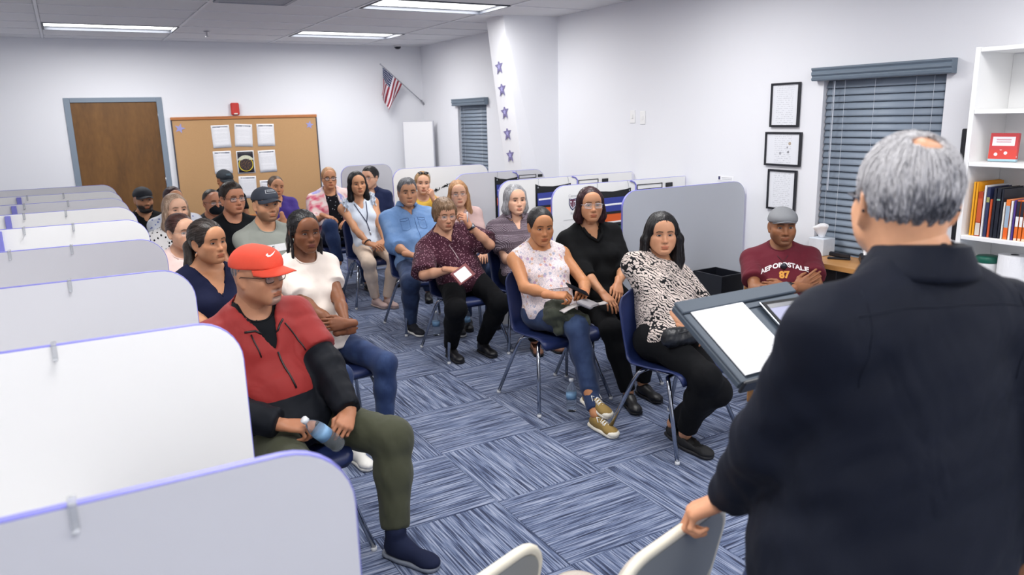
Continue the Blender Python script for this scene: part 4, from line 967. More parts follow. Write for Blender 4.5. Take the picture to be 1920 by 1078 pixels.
def head_mesh(q, fineness=1.0):
    h = .0026*fineness; H = .006*fineness
    xs = fine_axis(-.1, .1, -.058, .058, h, H*.8); ys = fine_axis(-.13, .13, -.122, -.055, h, H); zs = fine_axis(-.145, .135, -.105, .04, h, H)
    nk = q.get('neck', .052)
    o = head_ops(q)+[cone((0, .028, -.03), (0, .030, -.125), nk*.97, nk*.92, .03)]
    V, Q = iso(o, h, axes=(xs, ys, zs), it=1, keep=[lambda X, Y, Z: -.135-Z+0*X+0*Y])
    return V, Q
def head_colors(V, q):
    sk = np.array(q['skin']); C = np.tile(sk, (len(V), 1)); x, y, z = np.abs(V[:, 0]), V[:, 1], V[:, 2]
    def blend(m, c, a=1): 
        m = np.clip(m, 0, 1)[:, None]*a; C[:] = C*(1-m)+np.array(c)*m
    front = np.clip((-.045-y)/.02, 0, 1)
    blend(np.exp(-((x-.04)/.022)**2-((z+.028)/.022)**2)*front, sk*np.array((1.08, .84, .80)), .28)
    blend(np.exp(-(x/.014)**2-((z+.03)/.016)**2)*front, sk*np.array((1.05, .85, .8)), .4)
    # eye sockets and mouth crease: shade painted into the skin colour; brows, lips
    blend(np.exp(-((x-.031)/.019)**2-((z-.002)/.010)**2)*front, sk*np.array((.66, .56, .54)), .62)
    bz = .0245+.004*np.clip((x-.012)/.028, 0, 1)-.007*np.clip((x-.036)/.016, 0, 1)
    bw = q.get('brow', .0044); br = np.exp(-((z-bz)/bw)**4)*np.clip((x-.009)/.004, 0, 1)*np.clip((.054-x)/.006, 0, 1)*front
    blend(br, q.get('browc', (.02, .014, .01)), q.get('browa', .9))
    lipc = np.array(q.get('lip', sk*np.array((.95, .52, .50))))
    up = np.clip(1-((x/.0268)**1.5+((z+.060-.0015*np.cos(x*240))/.0062)**2), 0, .3)/.3; lo = np.clip(1-((x/.0228)**1.7+((z+.0715)/.0072)**2), 0, .3)/.3
    blend(np.maximum(up, lo)*front, lipc, .9)
    blend(np.exp(-((z+.0652)/.0016)**2)*np.clip((.026-x)/.004, 0, 1)*front, sk*.22, .85)
    blend(np.exp(-((x-.0075)/.004)**2-((z+.0405)/.003)**2)*front, sk*.18, .9)
    if q.get('beard'):
        a, bc, kind = q['beard']
        jaw = np.clip((-.030-z)/.02, 0, 1)*np.clip((z+.125)/.02, 0, 1)*np.clip((.045-y)/.02, 0, 1)
        cheek = np.clip((x-.055+(-.02-z)*.9)/.012, 0, 1)
        must = np.exp(-((z+.0505)/.006)**2)*np.clip((.034-x)/.008, 0, 1)*front
        gt = np.clip((.030-x)/.006, 0, 1)*np.clip((-.074-z)/.006, 0, 1)*front
        m_ = np.maximum(must, gt) if kind == 'goatee' else np.maximum.reduce([must, gt, jaw*np.clip(.25+cheek+np.clip((-.075-z)/.02, 0, 1), 0, 1)])
        lips = np.maximum(up, lo)*front; blend(m_*(1-lips), bc, a)
    return C
def eye_patches(q):
    """almond eye whites with iris and pupil, as shallow shells on the eyeballs"""
    Vs = []; Fs = []; Cs = []; b = 0; gx, gz = q.get('gaze', (0, 0)); op = q.get('open', .86)
    for s in (-1, 1):
        c = np.array((s*.0315, -.0620, .003)); nr, nt_ = 7, 22; R = .0255
        for j in range(nr+1):
            for i in range(nt_):
                a = 2*math.pi*i/nt_; r = j/nr; u = .0168*r*math.cos(a); up = math.sin(a) > 0
                v = (.0068 if up else .0050)*op*r*math.sin(a)*(1-.35*abs(math.cos(a))**3)
                d2_ = u*u+v*v; p = c+np.array((u, -math.sqrt(R*R-d2_)+.0006, v+.0006+s*u*.06)); Vs.append(p)
                iu, iv = u-gx*.006, v-gz*.003; ri = math.hypot(iu, iv)
                col = (.36, .33, .31)
                if ri < .0074: col = q.get('iris', (.03, .016, .009))
                if ri < .0028: col = (.003, .003, .003)
                if r > .84: col = (.06, .03, .025) if up else (.25, .13, .10)
                Cs.append(col)
        for j in range(nr):
            for i in range(nt_): k = (i+1) % nt_; Fs.append((b+j*nt_+i, b+j*nt_+k, b+(j+1)*nt_+k, b+(j+1)*nt_+i))
        b += (nr+1)*nt_
    return np.array(Vs), np.array(Fs), np.array(Cs)
# ---- hands: wrist at the origin, fingers along +y, back of the hand +z, thumb on +x
HPOSE = dict(rest=((14, 22, 14), 0), flat=((4, 6, 4), 0), grip=((48, 55, 30), 1), fist=((72, 88, 55), 1), soft=((28, 34, 20), 0), hook=((38, 70, 40), 0))
HCACHE = {}
def hand(pose):
    if pose in HCACHE: return HCACHE[pose]
    cu, th = HPOSE[pose]; o = []
    base = [(.029, .088, .0), (.0095, .093, .002), (-.0105, .089, .001), (-.028, .079, -.003)]; lens = [(.040, .024, .020), (.044, .028, .021), (.041, .026, .021), (.031, .020, .018)]
    rad = [.0088, .0090, .0086, .0076]; spread = [.10, .03, -.05, -.13]
    for i in range(4):
        b_ = A3(base[i]); o.append(cone((base[i][0]*.45, -.005, 0), b_, .0145, .0118, .012))
        ang = 0; p = b_; d0 = np.array((math.sin(spread[i]), math.cos(spread[i]), 0)); r = rad[i]
        for j in range(3):
            ang += math.radians(cu[j]*(1+.08*i)); d_ = d0*math.cos(ang)+np.array((0, 0, -1))*math.sin(ang); e = p+d_*lens[i][j]; o.append(cone(p, e, r, r*.92, .004)); p = e; r *= .92
    o.append(ell((.0, .045, -.004), (.034, .045, .0135), .012)); o.append(ell((.024, .035, -.010), (.016, .03, .013), .012))
    t = [(.024, .022, -.008), (.046, .052, -.014), (.050, .082, -.018), (.048, .105, -.022)] if not th else [(.024, .025, -.010), (.042, .055, -.024), (.034, .082, -.034), (.018, .098, -.038)]
    for a, b_, r in zip(t, t[1:], (.0120, .0100, .0088)): o.append(cone(a, b_, r, r*.9, .006))
    o.append(cone((0, -.05, 0), (0, .0, 0), .0245, .0235, .015))
    V, Q = iso(o, .0041, it=1); HCACHE[pose] = (V, Q); return V, Q
def frame(fwd, up):
    f = unit(fwd); u = A3(up); u = unit(u-f*(u@f)); x = np.cross(f, u); return x, f, u
def hand_matrix(w, fwd, up, left, sc=1.0):
    """left hand: thumb side mirrored"""
    x, f, u = frame(fwd, up); M = np.eye(4); M[:3, 0] = x*sc*(-1 if not left else 1)*1; M[:3, 1] = f*sc; M[:3, 2] = u*sc; M[:3, 3] = w; return M
# ---- hair volumes in the head frame
def hair_shape(style, q):
    t = q.get('hvol', .010); cuts = []; extra = []
    cap = lambda t_: [ell((0, .014, .034), (.073+t_, .094+t_, .084+t_), .02)]
    def facecut(w=.070, top=.080, yb=-.118, d=.085, n=2.0):
        zc = -.035; h = top-zc
        return lambda X, Y, Z: ((np.abs(X/w)**n+np.abs((Y-yb)/d)**n+np.abs((Z-zc)/h)**n)**(1/n)-1)*.06+.0022*np.sin(X*330)*np.sin(Z*170+X*90)
    ear = lambda X, Y, Z: np.minimum(np.sqrt(((np.abs(X)-.085)/.028)**2+((Y-.010)/.026)**2+((Z+.008)/.034)**2)-1, 9)*.025
    low = lambda a, b_: (lambda X, Y, Z: (Z-(a+(b_-a)*np.clip((Y+.02)/.11, 0, 1)))+0*X)   # remove below a sloping line
    o = []
    if style in ('short', 'crop'):
        o = cap(t); top = q.get('hline', .068)
        if q.get('htop'): o.append(ell((0, -.02, .075), (.06, .07, .045+q['htop']), .03))
        cuts = [facecut(.069, top), ear, low(-.012, -.072)]
    elif style == 'receding':
        o = cap(t*.6); cuts = [facecut(.066, .094, -.112, .095), ear, low(-.012, -.07), (lambda X, Y, Z: (np.sqrt((X/.05)**2+((Y+.045)/.085)**2+((Z-.118)/.03)**2)-1)*.03)] if not q.get('crown') else [facecut(.069, .088), ear, low(-.012, -.074), (lambda X, Y, Z: (np.sqrt(((X+.012)/.030)**2+((Y-.060)/.030)**2+((Z-.110)/.018)**2)-1)*.02+.003*np.sin(X*500)*np.sin(Y*430))]
    elif style == 'oldshort':
        o = cap(max(t, .020))+[ell((0, .05, -.01), (.078, .06, .075), .03), ell((0, -.05, .085), (.062, .045, .032), .03)]
        for s in (-1, 1): o += [cone((s*.070, -.028, .05), (s*.076, -.016, -.035), .022, .018, .02)]
        cuts = [facecut(.060, q.get('hline', .058), -.118, .080), low(-.045, -.085)]
    elif style in ('long', 'longwavy', 'bob', 'curtain'):
        L = q.get('hlen', .22); o = cap(max(t, .014)); w = q.get('hwid', 1.0)
        o.append(ell((0, .055, -.02), (.08*w, .055, .10), .03))
        for s in (-1, 1):
            o += [cone((s*.066, -.022, .055), (s*.078*w, -.004, -.03), .020, .026, .02), cone((s*.078*w, -.004, -.03), (s*.083*w, .008, -L*.62), .026, .032, .02), cone((s*.083*w, .008, -L*.62), (s*.074*w, q.get('hfront', .0), -L), .032, .018, .02)]
        if style != 'bob': o += [ell((0, .072, -L*.55), (.085*w, .034, L*.5), .03)]
        else: o += [ell((0, .06, -L*.55), (.08*w, .045, L*.48), .03)]
        cuts = [facecut(.058, q.get('hline', .076), -.120, .088)]
        if style == 'bob': cuts.append(lambda X, Y, Z: Z+L+0*X+0*Y)
    elif style in ('pony', 'back', 'bun'):
        o = cap(max(.007, t)); cuts = [facecut(.066, q.get('hline', .074), -.115, .088), ear, low(-.03, -.07)]
        if style == 'pony':
            sx = q.get('side', 0)
            extra = [cone((0, .10, .02), (sx*.4, .128, -.03), .026, .034, .02), cone((sx*.4, .128, -.03), (sx, .10, -.13), .034, .032, .02), cone((sx, .10, -.13), (sx*1.15, .06, -.235), .032, .016, .02)]
        if style == 'bun': extra = [ell((0, .115, .03), (.035, .03, .035), .01)]
    elif style == 'braids':
        o = cap(.012); cuts = [facecut(.064, .074, -.115, .088), low(-.03, -.07)]
        o = o+[ell((0, .075, .045), (.05, .04, .05), .03)]
        rs = random.Random(5)
        for k in range(15):
            a = math.radians(35+290*k/14); r0 = .085; x = .082*math.sin(a); y = .02-.085*math.cos(a)
            if y < -.02: continue
            p = np.array((x, y, .035)); L = rs.uniform(.16, .23)
            for j in range(7):
                n = p+np.array((rs.uniform(-.007, .007)+x*.03, rs.uniform(-.007, .007), -L/7)); extra.append(cone(p, n, .0095, .0085, .002)); p = n
    return o, cuts, extra
def torso_noise_disp(V, Q, amp, f, seed, zst=1.0):
    n = normals(V, Q); W = V*np.array((1, 1, zst)); return V+n*(amp*fnoise(W, f, seed))[:, None]
def cap_mesh(parent, Mh, hs, color, kind, label=None, name='cap', brimc=None):
    """baseball or flat cap in the head frame"""
    M = MATS.get(name+str(color)) or mat(name+str(color), srgb(*color), .8, noise=.05, nscale=60, bump=.25, bscale=500)
    t = .013
    o = [ell((0, .006, .042), (.0865, .1135, .088), .02), ell((0, -.055, .062), (.064, .056, .054), .03)]
    if kind == 'flat': o = [ell((0, .008, .044), (.087, .113, .082), .02), ell((0, -.04, .058), (.076, .086, .044), .03)]
    rim = (lambda X, Y, Z: Z-(.040+.06*np.clip(-Y-.03, -.05, .1)*.35)+0*X) if kind != 'flat' else (lambda X, Y, Z: Z-(.034+.16*np.clip(-Y, -.1, .1)*.12)+0*X)
    V, Q = iso(o, .0055, cuts=[rim], it=1)
    ob = mesh_np(name, xf(Mh, V*hs), Q, M, parent, True)
    # visor
    Vb = []; n1, n2 = 18, 6; L = .082 if kind != 'flat' else .028; a0 = 62 if kind != 'flat' else 58
    for j in range(n2+1):
        for i in range(n1+1):
            a = math.radians(-a0+2*a0*i/n1); r = j/n2; e = math.cos(a*90/a0)**.55 if abs(a*90/a0) < math.pi/2 else 0
            bx, by = .084*math.sin(a), .006-.112*math.cos(a); ext = L*r*max(e, .02)
            Vb.append((bx*(1+.02*r), by-ext+.006*(1-r), .050-.24*ext*(.55+.5*abs(math.sin(a)))-(.038 if kind != 'flat' else .028)*math.sin(a)**2*(.3+.7*r)+(.0 if kind != 'flat' else .002)))
    F = [(j*(n1+1)+i, j*(n1+1)+i+1, (j+1)*(n1+1)+i+1, (j+1)*(n1+1)+i) for j in range(n2) for i in range(n1)]
    Vb = np.array(Vb); nb = len(Vb); V2 = np.concatenate([Vb, Vb-np.array((0, 0, .004))]); F2 = F+[tuple(nb+i for i in f[::-1]) for f in F]
    rimi = [i for i in range(n1+1)]+[j*(n1+1)+n1 for j in range(1, n2+1)]+[n2*(n1+1)+i for i in range(n1-1, -1, -1)]+[j*(n1+1) for j in range(n2-1, 0, -1)]
    F2 += [(b_, a, nb+a, nb+b_) for a, b_ in zip(rimi, rimi[1:]+rimi[:1])]
    mesh_np('visor', xf(Mh, V2*hs), F2, brimc or M, ob, True)
    mesh_np('top_button', xf(Mh, np.array([(.006*math.cos(a)*c, .012+.006*math.sin(a)*c, .1295 if kind != 'flat' else .126) for c in (1, .5) for a in np.linspace(0, 2*math.pi, 9)[:-1]]+[(0, .012, .133 if kind != 'flat' else .128)])*hs), [((i), (i+1) % 8, 8+(i+1) % 8, 8+i) for i in range(8)]+[(8+i, 8+(i+1) % 8, 16) for i in range(8)], M, ob, True)
    return ob
def glasses(parent, Mh, hs, color, w=.052, h=.034, r=.0015, lens=True, shape='rect', z=.001, half=False):
    M = mat('glasses %s' % str(color), srgb(*color), .25, .3); mb = MB(); mb2 = MB()
    for s in (-1, 1):
        pts = [(s*.034+a, b_) for a, b_ in (rrect(-w/2, -h/2, w/2, h/2, h*.42 if shape == 'rect' else h*.49, 4))]
        P = [Vector((a, -.0965+.10*a*a*4*.9, z+b_)) for a, b_ in pts]
        if half: P2 = [p for p in P if p.z > z-.004]; mb.tube(sorted(P2, key=lambda p: p.x), r, 6)
        else: mb.tube(P, r, 6, closed=True)
        mb2.add([p+Vector((0, -.0002, 0)) for p in P], [tuple(range(len(P)))])
        mb.tube([(s*(.034+w/2), -.090, z+h*.25), (s*.074, -.075, z+h*.25), (s*.0785, .012, z+h*.2), (s*.079, .034, z-.012)], r*1.05, 6)
    mb.tube([(-.034+w/2, -.0965, z+h*.12), (0, -.101, z+h*.22), (.034-w/2, -.0965, z+h*.12)], r, 6)
    V = xf(Mh, np.array([tuple(p) for p in mb.v])*hs); g = mesh_np('glasses', V, mb.f, M, parent, True)
    if lens:
        M2 = mat('spectacle lens', (.9, .93, .96), .03, alpha=.16, spec=.6); VL = xf(Mh, np.array([tuple(p) for p in mb2.v])*hs)
        for f in mb2.f: mesh_np('lens', VL[list(f)], [tuple(range(len(f)))], M2, g, False)
    return g
def earring(parent, Mh, hs, kind='hoop', color=(220, 190, 120), size=.011):
    for s in (-1, 1):
        mb = MB(); c = Vector((s*.0795, .006, -.042-size))
        if kind == 'hoop': mb.tube([c+Vector((.002*s, size*math.cos(a), size*math.sin(a))) for a in np.linspace(0, 2*math.pi, 15)[:-1]], .0016, 6, closed=True)
        else: mb.lathe([(.001, -.012), (.007, -.006), (.004, .004), (.001, .01)], 10, Matrix.Translation(c))
        mesh_np('earring', xf(Mh, np.array([tuple(p) for p in mb.v])*hs), mb.f, mat('earring %s' % str(color), srgb(*color), .25, .9), parent, True)
# ---- shoes
def shoe(parent, ank, dirv, mat_up, sole_mat, s=1.0, kind='shoe', pitch=0.0):
    """ankle point, horizontal toe direction; built heel to toe along +y then turned"""
    o = [cone((0, -.03, .045), (0, .02, .05), .036, .036, .02), cone((0, .02, .045), (0, .13, .028), .036, .030, .03), ell((0, .135, .03), (.042, .055, .026), .02)]
    if kind in ('boot', 'high'): o.append(cone((0, -.02, .06), (0, -.015, .115), .040, .042, .02))
    flat = lambda X, Y, Z: Z-.014+0*X+0*Y
    cuts = [flat]
    if kind == 'flat_pump': cuts.append(lambda X, Y, Z: (np.sqrt((X/.031)**2+((Y-.035)/.088)**2+((Z-.075)/.05)**2)-1)*.03)
    V, Q = iso(o, .0085, cuts=cuts, it=1)
    so = [cone((0, -.045, .010), (0, .02, .010), .037, .036, .02), cone((0, .02, .010), (0, .14, .010), .038, .044, .03)]
    Vs, Qs = iso(so, .0095, keep=[lambda X, Y, Z: Z-(.020 if kind != 'sneaker' else .026)+0*X+0*Y, lambda X, Y, Z: -Z+.0+0*X+0*Y], it=0)
    d = unit((dirv[0], dirv[1], 0)); x = np.cross(d, (0, 0, 1)); M = np.eye(4); c, sn = math.cos(pitch), math.sin(pitch)
    M[:3, 0] = x*s; M[:3, 1] = (d*c+np.array((0, 0, sn)))*s; M[:3, 2] = (np.array((0, 0, 1))*c-d*sn)*s
    M[:3, 3] = A3(ank)-M[:3, :3] @ np.array((0, -.018, .085))
    if pitch == 0: M[2, 3] = 0.0015
    u = mesh_np('shoe', xf(M, V), Q, mat_up, parent, True); mesh_np('sole', xf(M, Vs), Qs, sole_mat, u, True)
    return u, M
# ---- cloth materials
def cloth(name, c, pat=None, c2=None, c3=None, rough=.85, scale=1.0, fold=.32, weave=700, gloss=0):
    if name in MATS: return MATS[name]
    m, nt, b = nodes(name); T = NT(nt); tc = T.n('ShaderNodeTexCoord').outputs['Object']; col = None
    b.inputs['Roughness'].default_value = rough; lum = sum(c)/3; b.inputs['Specular IOR Level'].default_value = (.25 if lum > .03 else .14)+gloss; b.inputs['Sheen Weight'].default_value = .08 if lum > .03 else .01
    nz = T.n('ShaderNodeTexNoise', {'Vector': tc, 'Scale': 14.0, 'Detail': 3.0}).outputs[0]
    base = T.n('ShaderNodeHueSaturation', {'Color': (*c, 1), 'Value': T.math('ADD', T.math('MULTIPLY', nz, .14), .93)}).outputs[0]; col = base
    if pat == 'dots':
        v = T.n('ShaderNodeTexVoronoi', {'Vector': T.n('ShaderNodeMapping', {0: tc, 2: (.3, .5, .6), 3: (scale, scale, scale*.62)}).outputs[0], 'Scale': 46.0, 'Randomness': .55}).outputs['Distance']; col = T.mix(T.math('LESS_THAN', v, .30), base, c2)
    elif pat == 'specks':
        v = T.n('ShaderNodeTexVoronoi', {'Vector': tc, 'Scale': 52.0*scale, 'Randomness': .8}).outputs['Distance']; col = T.mix(T.math('LESS_THAN', v, .27), base, c2)
    elif pat == 'plaid':
        sp = T.n('ShaderNodeSeparateXYZ', {0: tc}).outputs; a = T.math('GREATER_THAN', T.math('SINE', T.math('MULTIPLY', sp[2], 420.0*scale)), .1); d_ = T.math('GREATER_THAN', T.math('SINE', T.math('MULTIPLY', T.math('ADD', sp[0], sp[1]), 420.0*scale)), .1)
        w_ = T.math('GREATER_THAN', T.math('SINE', T.math('MULTIPLY', sp[2], 80.0)), .55); col = T.mix(T.math('MULTIPLY', T.math('MAXIMUM', a, d_), .65), base, c2); col = T.mix(T.math('MULTIPLY', T.math('MULTIPLY', a, d_), .8), col, c3); col = T.mix(T.math('MULTIPLY', w_, .4), col, c)
    elif pat == 'floral':
        v1 = T.n('ShaderNodeTexVoronoi', {'Vector': tc, 'Scale': 30.0*scale}); d1 = v1.outputs['Distance']; h = T.n('ShaderNodeSeparateColor', {0: v1.outputs['Color']}).outputs
        fl = T.ramp(h[0], [(0, srgb(222, 146, 104)), (.25, srgb(176, 140, 176)), (.5, srgb(150, 160, 186)), (.75, srgb(206, 168, 130)), (1, srgb(190, 120, 140))], 'CONSTANT')
        pet = T.n('ShaderNodeTexNoise', {'Vector': tc, 'Scale': 150.0*scale, 'Detail': 2.0}).outputs[0]
        mk = T.math('LESS_THAN', T.math('ADD', d1, T.math('MULTIPLY', pet, .5)), .56); col = T.mix(T.math('MULTIPLY', mk, .8), base, fl)
        v2 = T.n('ShaderNodeTexNoise', {'Vector': tc, 'Scale': 85.0*scale, 'Detail': 3.0}).outputs[0]; ln = T.math('LESS_THAN', T.math('ABSOLUTE', T.math('SUBTRACT', v2, .5)), .022); col = T.mix(T.math('MULTIPLY', ln, .7), col, srgb(140, 146, 170))
    elif pat == 'zebra':
        wv = T.n('ShaderNodeTexWave', {'Vector': T.n('ShaderNodeMapping', {0: tc, 2: (.5, .7, .4)}).outputs[0], 'Scale': 22.0*scale, 'Distortion': 9.0, 'Detail': 2.0, 'Detail Scale': 1.4}).outputs['Fac']
        vo = T.n('ShaderNodeTexVoronoi', {'Vector': tc, 'Scale': 75.0*scale}).outputs['Distance']; rg = T.n('ShaderNodeTexNoise', {'Vector': tc, 'Scale': 9.0, 'Detail': 1.0, 'Distortion': 1.5}).outputs[0]
        fine = T.n('ShaderNodeTexWave', {'Vector': T.n('ShaderNodeMapping', {0: tc, 2: (1.2, .2, 1.0)}).outputs[0], 'Scale': 40.0*scale, 'Distortion': 14.0, 'Detail': 2.0}).outputs['Fac']
        zone1 = T.math('GREATER_THAN', rg, .60); zone2 = T.math('LESS_THAN', rg, .43)
        f = T.math('GREATER_THAN', wv, .72); f2 = T.math('GREATER_THAN', vo, .36); f3 = T.math('GREATER_THAN', fine, .70)
        mx = T.n('ShaderNodeMix', {0: zone1, 2: T.math('MULTIPLY', f, 1.0), 3: T.math('SUBTRACT', 1.0, T.math('LESS_THAN', vo, .5))}).outputs[0]; mx = T.n('ShaderNodeMix', {0: zone2, 2: mx, 3: f3}).outputs[0]
        col = T.mix(mx, base, c2)
    elif pat == 'tiedye':
        n1 = T.n('ShaderNodeTexNoise', {'Vector': tc, 'Scale': 7.0, 'Detail': 2.0, 'Distortion': 1.0}).outputs[0]; col = T.ramp(n1, [(.34, c2), (.44, srgb(236, 216, 212)), (.52, c), (.60, srgb(230, 150, 160)), (.68, c3)])
    elif pat == 'marks':
        v = T.n('ShaderNodeTexVoronoi', {'Vector': tc, 'Scale': 26.0*scale, 'Randomness': 1.0}); col = T.mix(T.math('MULTIPLY', T.math('LESS_THAN', v.outputs['Distance'], .22), .8), base, c2)
    elif pat == 'denim':
        n1 = T.n('ShaderNodeTexNoise', {'Vector': T.n('ShaderNodeMapping', {0: tc, 3: (1, 1, .3)}).outputs[0], 'Scale': 160.0, 'Detail': 2.0}).outputs[0]; n2 = T.n('ShaderNodeTexNoise', {'Vector': tc, 'Scale': 7.0, 'Detail': 3.0}).outputs[0]
        col = T.mix(T.math('MULTIPLY', n1, .5), base, c2); col = T.mix(T.ramp(n2, [(.5, (0, 0, 0)), (.7, (.45, .45, .45))]), col, c3 or c2)
    T.link(col, b.inputs['Base Color'])
    f1 = T.n('ShaderNodeTexNoise', {'Vector': T.n('ShaderNodeMapping', {0: tc, 2: (.4, .2, .3), 3: (1, 1, .6)}).outputs[0], 'Scale': 7.0, 'Detail': 2.5, 'Distortion': .8}).outputs[0]
    f2 = T.n('ShaderNodeTexNoise', {'Vector': tc, 'Scale': float(weave), 'Detail': 1.0}).outputs[0]
    h = T.math('ADD', T.math('MULTIPLY', f1, 1.0), T.math('MULTIPLY', f2, .03)); T.link(T.n('ShaderNodeBump', {'Height': h, 'Strength': fold, 'Distance': .03}).outputs[0], b.inputs['Normal'])
    MATS[name] = m; return m
# ---- the person builder.  Local frame: origin on the floor below the seat centre, facing -y, left hand at +x
SKIN = dict(light=srgb(226, 178, 150), fair=srgb(214, 166, 138), tan=srgb(196, 140, 104), olive=srgb(186, 134, 100), brown=srgb(158, 104, 72), dark=srgb(112, 70, 46), ruddy=srgb(190, 132, 102))
SPEAKER = (1.27, .81)
class Person: pass
def person(label, at, deg, headtop, female=False, skin='olive', hair=None, top=None, bottom=None, shoes=None, hands=None, feet=None, knees=None, look=None, pitch=0, roll=0, face=None, w=1.0, belly=0.0, bust=1.0, near=False, standing=False, poses=('rest', 'rest'), handdir=None, poles=(None, None), sc=None, shl=1.0, name='person', toe=None, legs=True, twist=0):
    p = Person(); th = math.radians(deg); ct, st = math.cos(th), math.sin(th); at = (at[0], at[1])
    def loc(q): dx, dy = q[0]-at[0], q[1]-at[1]; return np.array((ct*dx+st*dy, -st*dx+ct*dy, q[2]))
    p.loc = loc; q = dict(face or {}); q['skin'] = SKIN[skin] if isinstance(skin, str) else skin
    s = sc or (.94 if female else 1.0); hs = q.get('hs', .95 if female else 1.0)
    if 'lip' not in q and not female: q['lip'] = tuple(np.array(q['skin'])*np.array((.86, .62, .58)))
    if 'lip' not in q and female: q['lip'] = tuple(np.array(q['skin'])*np.array((.88, .54, .52)))
    if female: q.setdefault('jaw', .9); q.setdefault('nose', .88); q.setdefault('brow', .0038); q.setdefault('neck', .045)
    # head
    nl = q.get('nl', .162)
    ht = loc(headtop); hc = ht-np.array((0, 0, .118*hs))
    if look is None: look = math.degrees(math.atan2(SPEAKER[0]-headtop[0], -(SPEAKER[1]-headtop[1])))
    Mh = np.array(Matrix.Translation(hc.tolist()) @ Matrix.Rotation(math.radians(look)-th, 4, 'Z') @ Matrix.Rotation(math.radians(pitch), 4, 'X') @ Matrix.Rotation(math.radians(roll), 4, 'Y'))
    p.Mh, p.hs = Mh, hs
    P = np.array((0, .075, .535)) if not standing else np.array((0, .0, .94*s))
    if standing and standing is not True: P = np.array(standing)
    N = hc+np.array((0, .045, -nl*hs))
    if pitch: N = hc+Mh[:3, :3] @ np.array((0, .03, 0))+np.array((0, .02, -nl*hs))
    U = unit(N-P); T_ = np.linalg.norm(N-P); tw = math.radians(twist); L = np.array((math.cos(tw), math.sin(tw), 0)); L = unit(L-U*(L@U)); Fw = np.cross(U, L)*-1
    if Fw[1] > 0: Fw = -Fw
    p.U, p.L, p.Fw, p.N, p.P, p.T = U, L, Fw, N, P, T_
    pt = lambda l, f, u: P+L*l+Fw*f+U*(u*T_)
    p.pt = pt
    sw = .172*s*w**.6*shl; SJ = {1: pt(sw, -.012, .875), -1: pt(-sw, -.012, .875)}
    dd = w**.8
    tor = [ell(pt(0, 0, .02), (.170*s*w, .122*dd, .112), .05), ell(pt(0, .016+belly*.6, .33), (.150*s*w+belly*.4, .112*dd+belly, .13), .05), ell(pt(0, 0, .64), (.158*s*w, .108*dd, .155), .05, R=np.stack([L, -Fw, U], 1)), ell(pt(0, -.012, .86), (.142*s*w, .08*dd, .075), .05, R=np.stack([L, -Fw, U], 1))]
    for k in (-1, 1): tor += [cone(pt(k*.03, -.018, .96), SJ[k]+U*.004, .052*s, .047*s, .04), cone(N+np.array((0, 0, .05)), SJ[k]*.75+N*.25+np.array((0, .012, .0)), .040*s, .040*s, .04)]
    if female and bust: tor += [ell(pt(k*.072*w, .075*dd, .585), (.060*w, .052*bust*w, .058*w), .035) for k in (-1, 1)]
    # arms
    arm = {}; am = []
    for k, i in ((1, 0), (-1, 1)):
        tgt = (hands or {}).get('L' if k == 1 else 'R'); tgt = (loc(hands['LW' if k == 1 else 'RW']) if hands and ('LW' if k == 1 else 'RW') in hands else tgt); tgt = A3(tgt) if tgt is not None else np.array((k*.12, -.16, .60))
        pole = poles[i] if poles[i] is not None else (k*.55, .55, -.75)
        el, wr = ik(SJ[k], tgt, .285*s, .245*s, pole); arm[k] = (SJ[k], el, wr)
        aw = w**.6*s
        am.append([ell(SJ[k]-U*.014, (.047*aw, .048*aw, .056*aw), .03), cone(SJ[k], el, .046*aw, .037*aw, .03), cone(el, el*.62+wr*.38, .037*aw, .0385*aw, .02), cone(el*.62+wr*.38, wr, .0375*aw, .0255*aw, .02)])
    p.arm = arm
    # legs
    lg = []; leg = {}
    if legs:
        for k, nm in ((1, 'L'), (-1, 'R')):
            hj = pt(k*.085*s*w**.4, .02, 0); a = (feet or {}).get(nm); a = loc(feet[nm+'W']) if feet and nm+'W' in feet else a; a = A3(a) if a is not None else (np.array((k*.10, -.36, .085)) if not standing else np.array((k*.10, .02, .085)))
            kp = (loc(knees[nm+'W'])-hj) if knees and nm+'W' in knees else (knees or {}).get(nm, (k*.25, -1, .55) if not standing else (k*.1, -1, 0)); kn, an = ik(hj, a, .43*s, .415*s, kp); leg[k] = (hj, kn, an); lw = w**.7*s
            lg.append([cone(hj, kn, .083*lw, .058*lw, .04), cone(kn, kn*.65+an*.35, .056*lw, .055*lw, .03), cone(kn*.65+an*.35, an, .055*lw, .037*lw, .03), ell(kn, (.058*lw,)*3, .03)])
    p.leg = leg
    neck = [cone(hc+Mh[:3, :3] @ np.array((0, .028*hs, -.05*hs)), N+np.array((0, 0, -.01)), q.get('neck', .052)*hs*.88, q.get('neck', .052)*hs*1.06, .04)]
    parts = []
    far = headtop[1] > 6.5; res = .0132 if near else (.016 if not far else .017)
    bodyops = tor+neck+am[0]+am[1]+[c for l in lg for c in l]
    V, Q = iso(bodyops, res, it=1, off=-.0015); parts.append((V, Q, np.tile(q['skin'], (len(V), 1)), 0))
    # fine head island
    V, Q = head_mesh(q, 1.18 if near else (1.6 if not far else 2.1)); C = head_colors(V, q); parts.append((xf(Mh, V*hs), Q, C, 0))
    V, Q, C = eye_patches(q); parts.append((xf(Mh, V*hs), Q, C, 1))
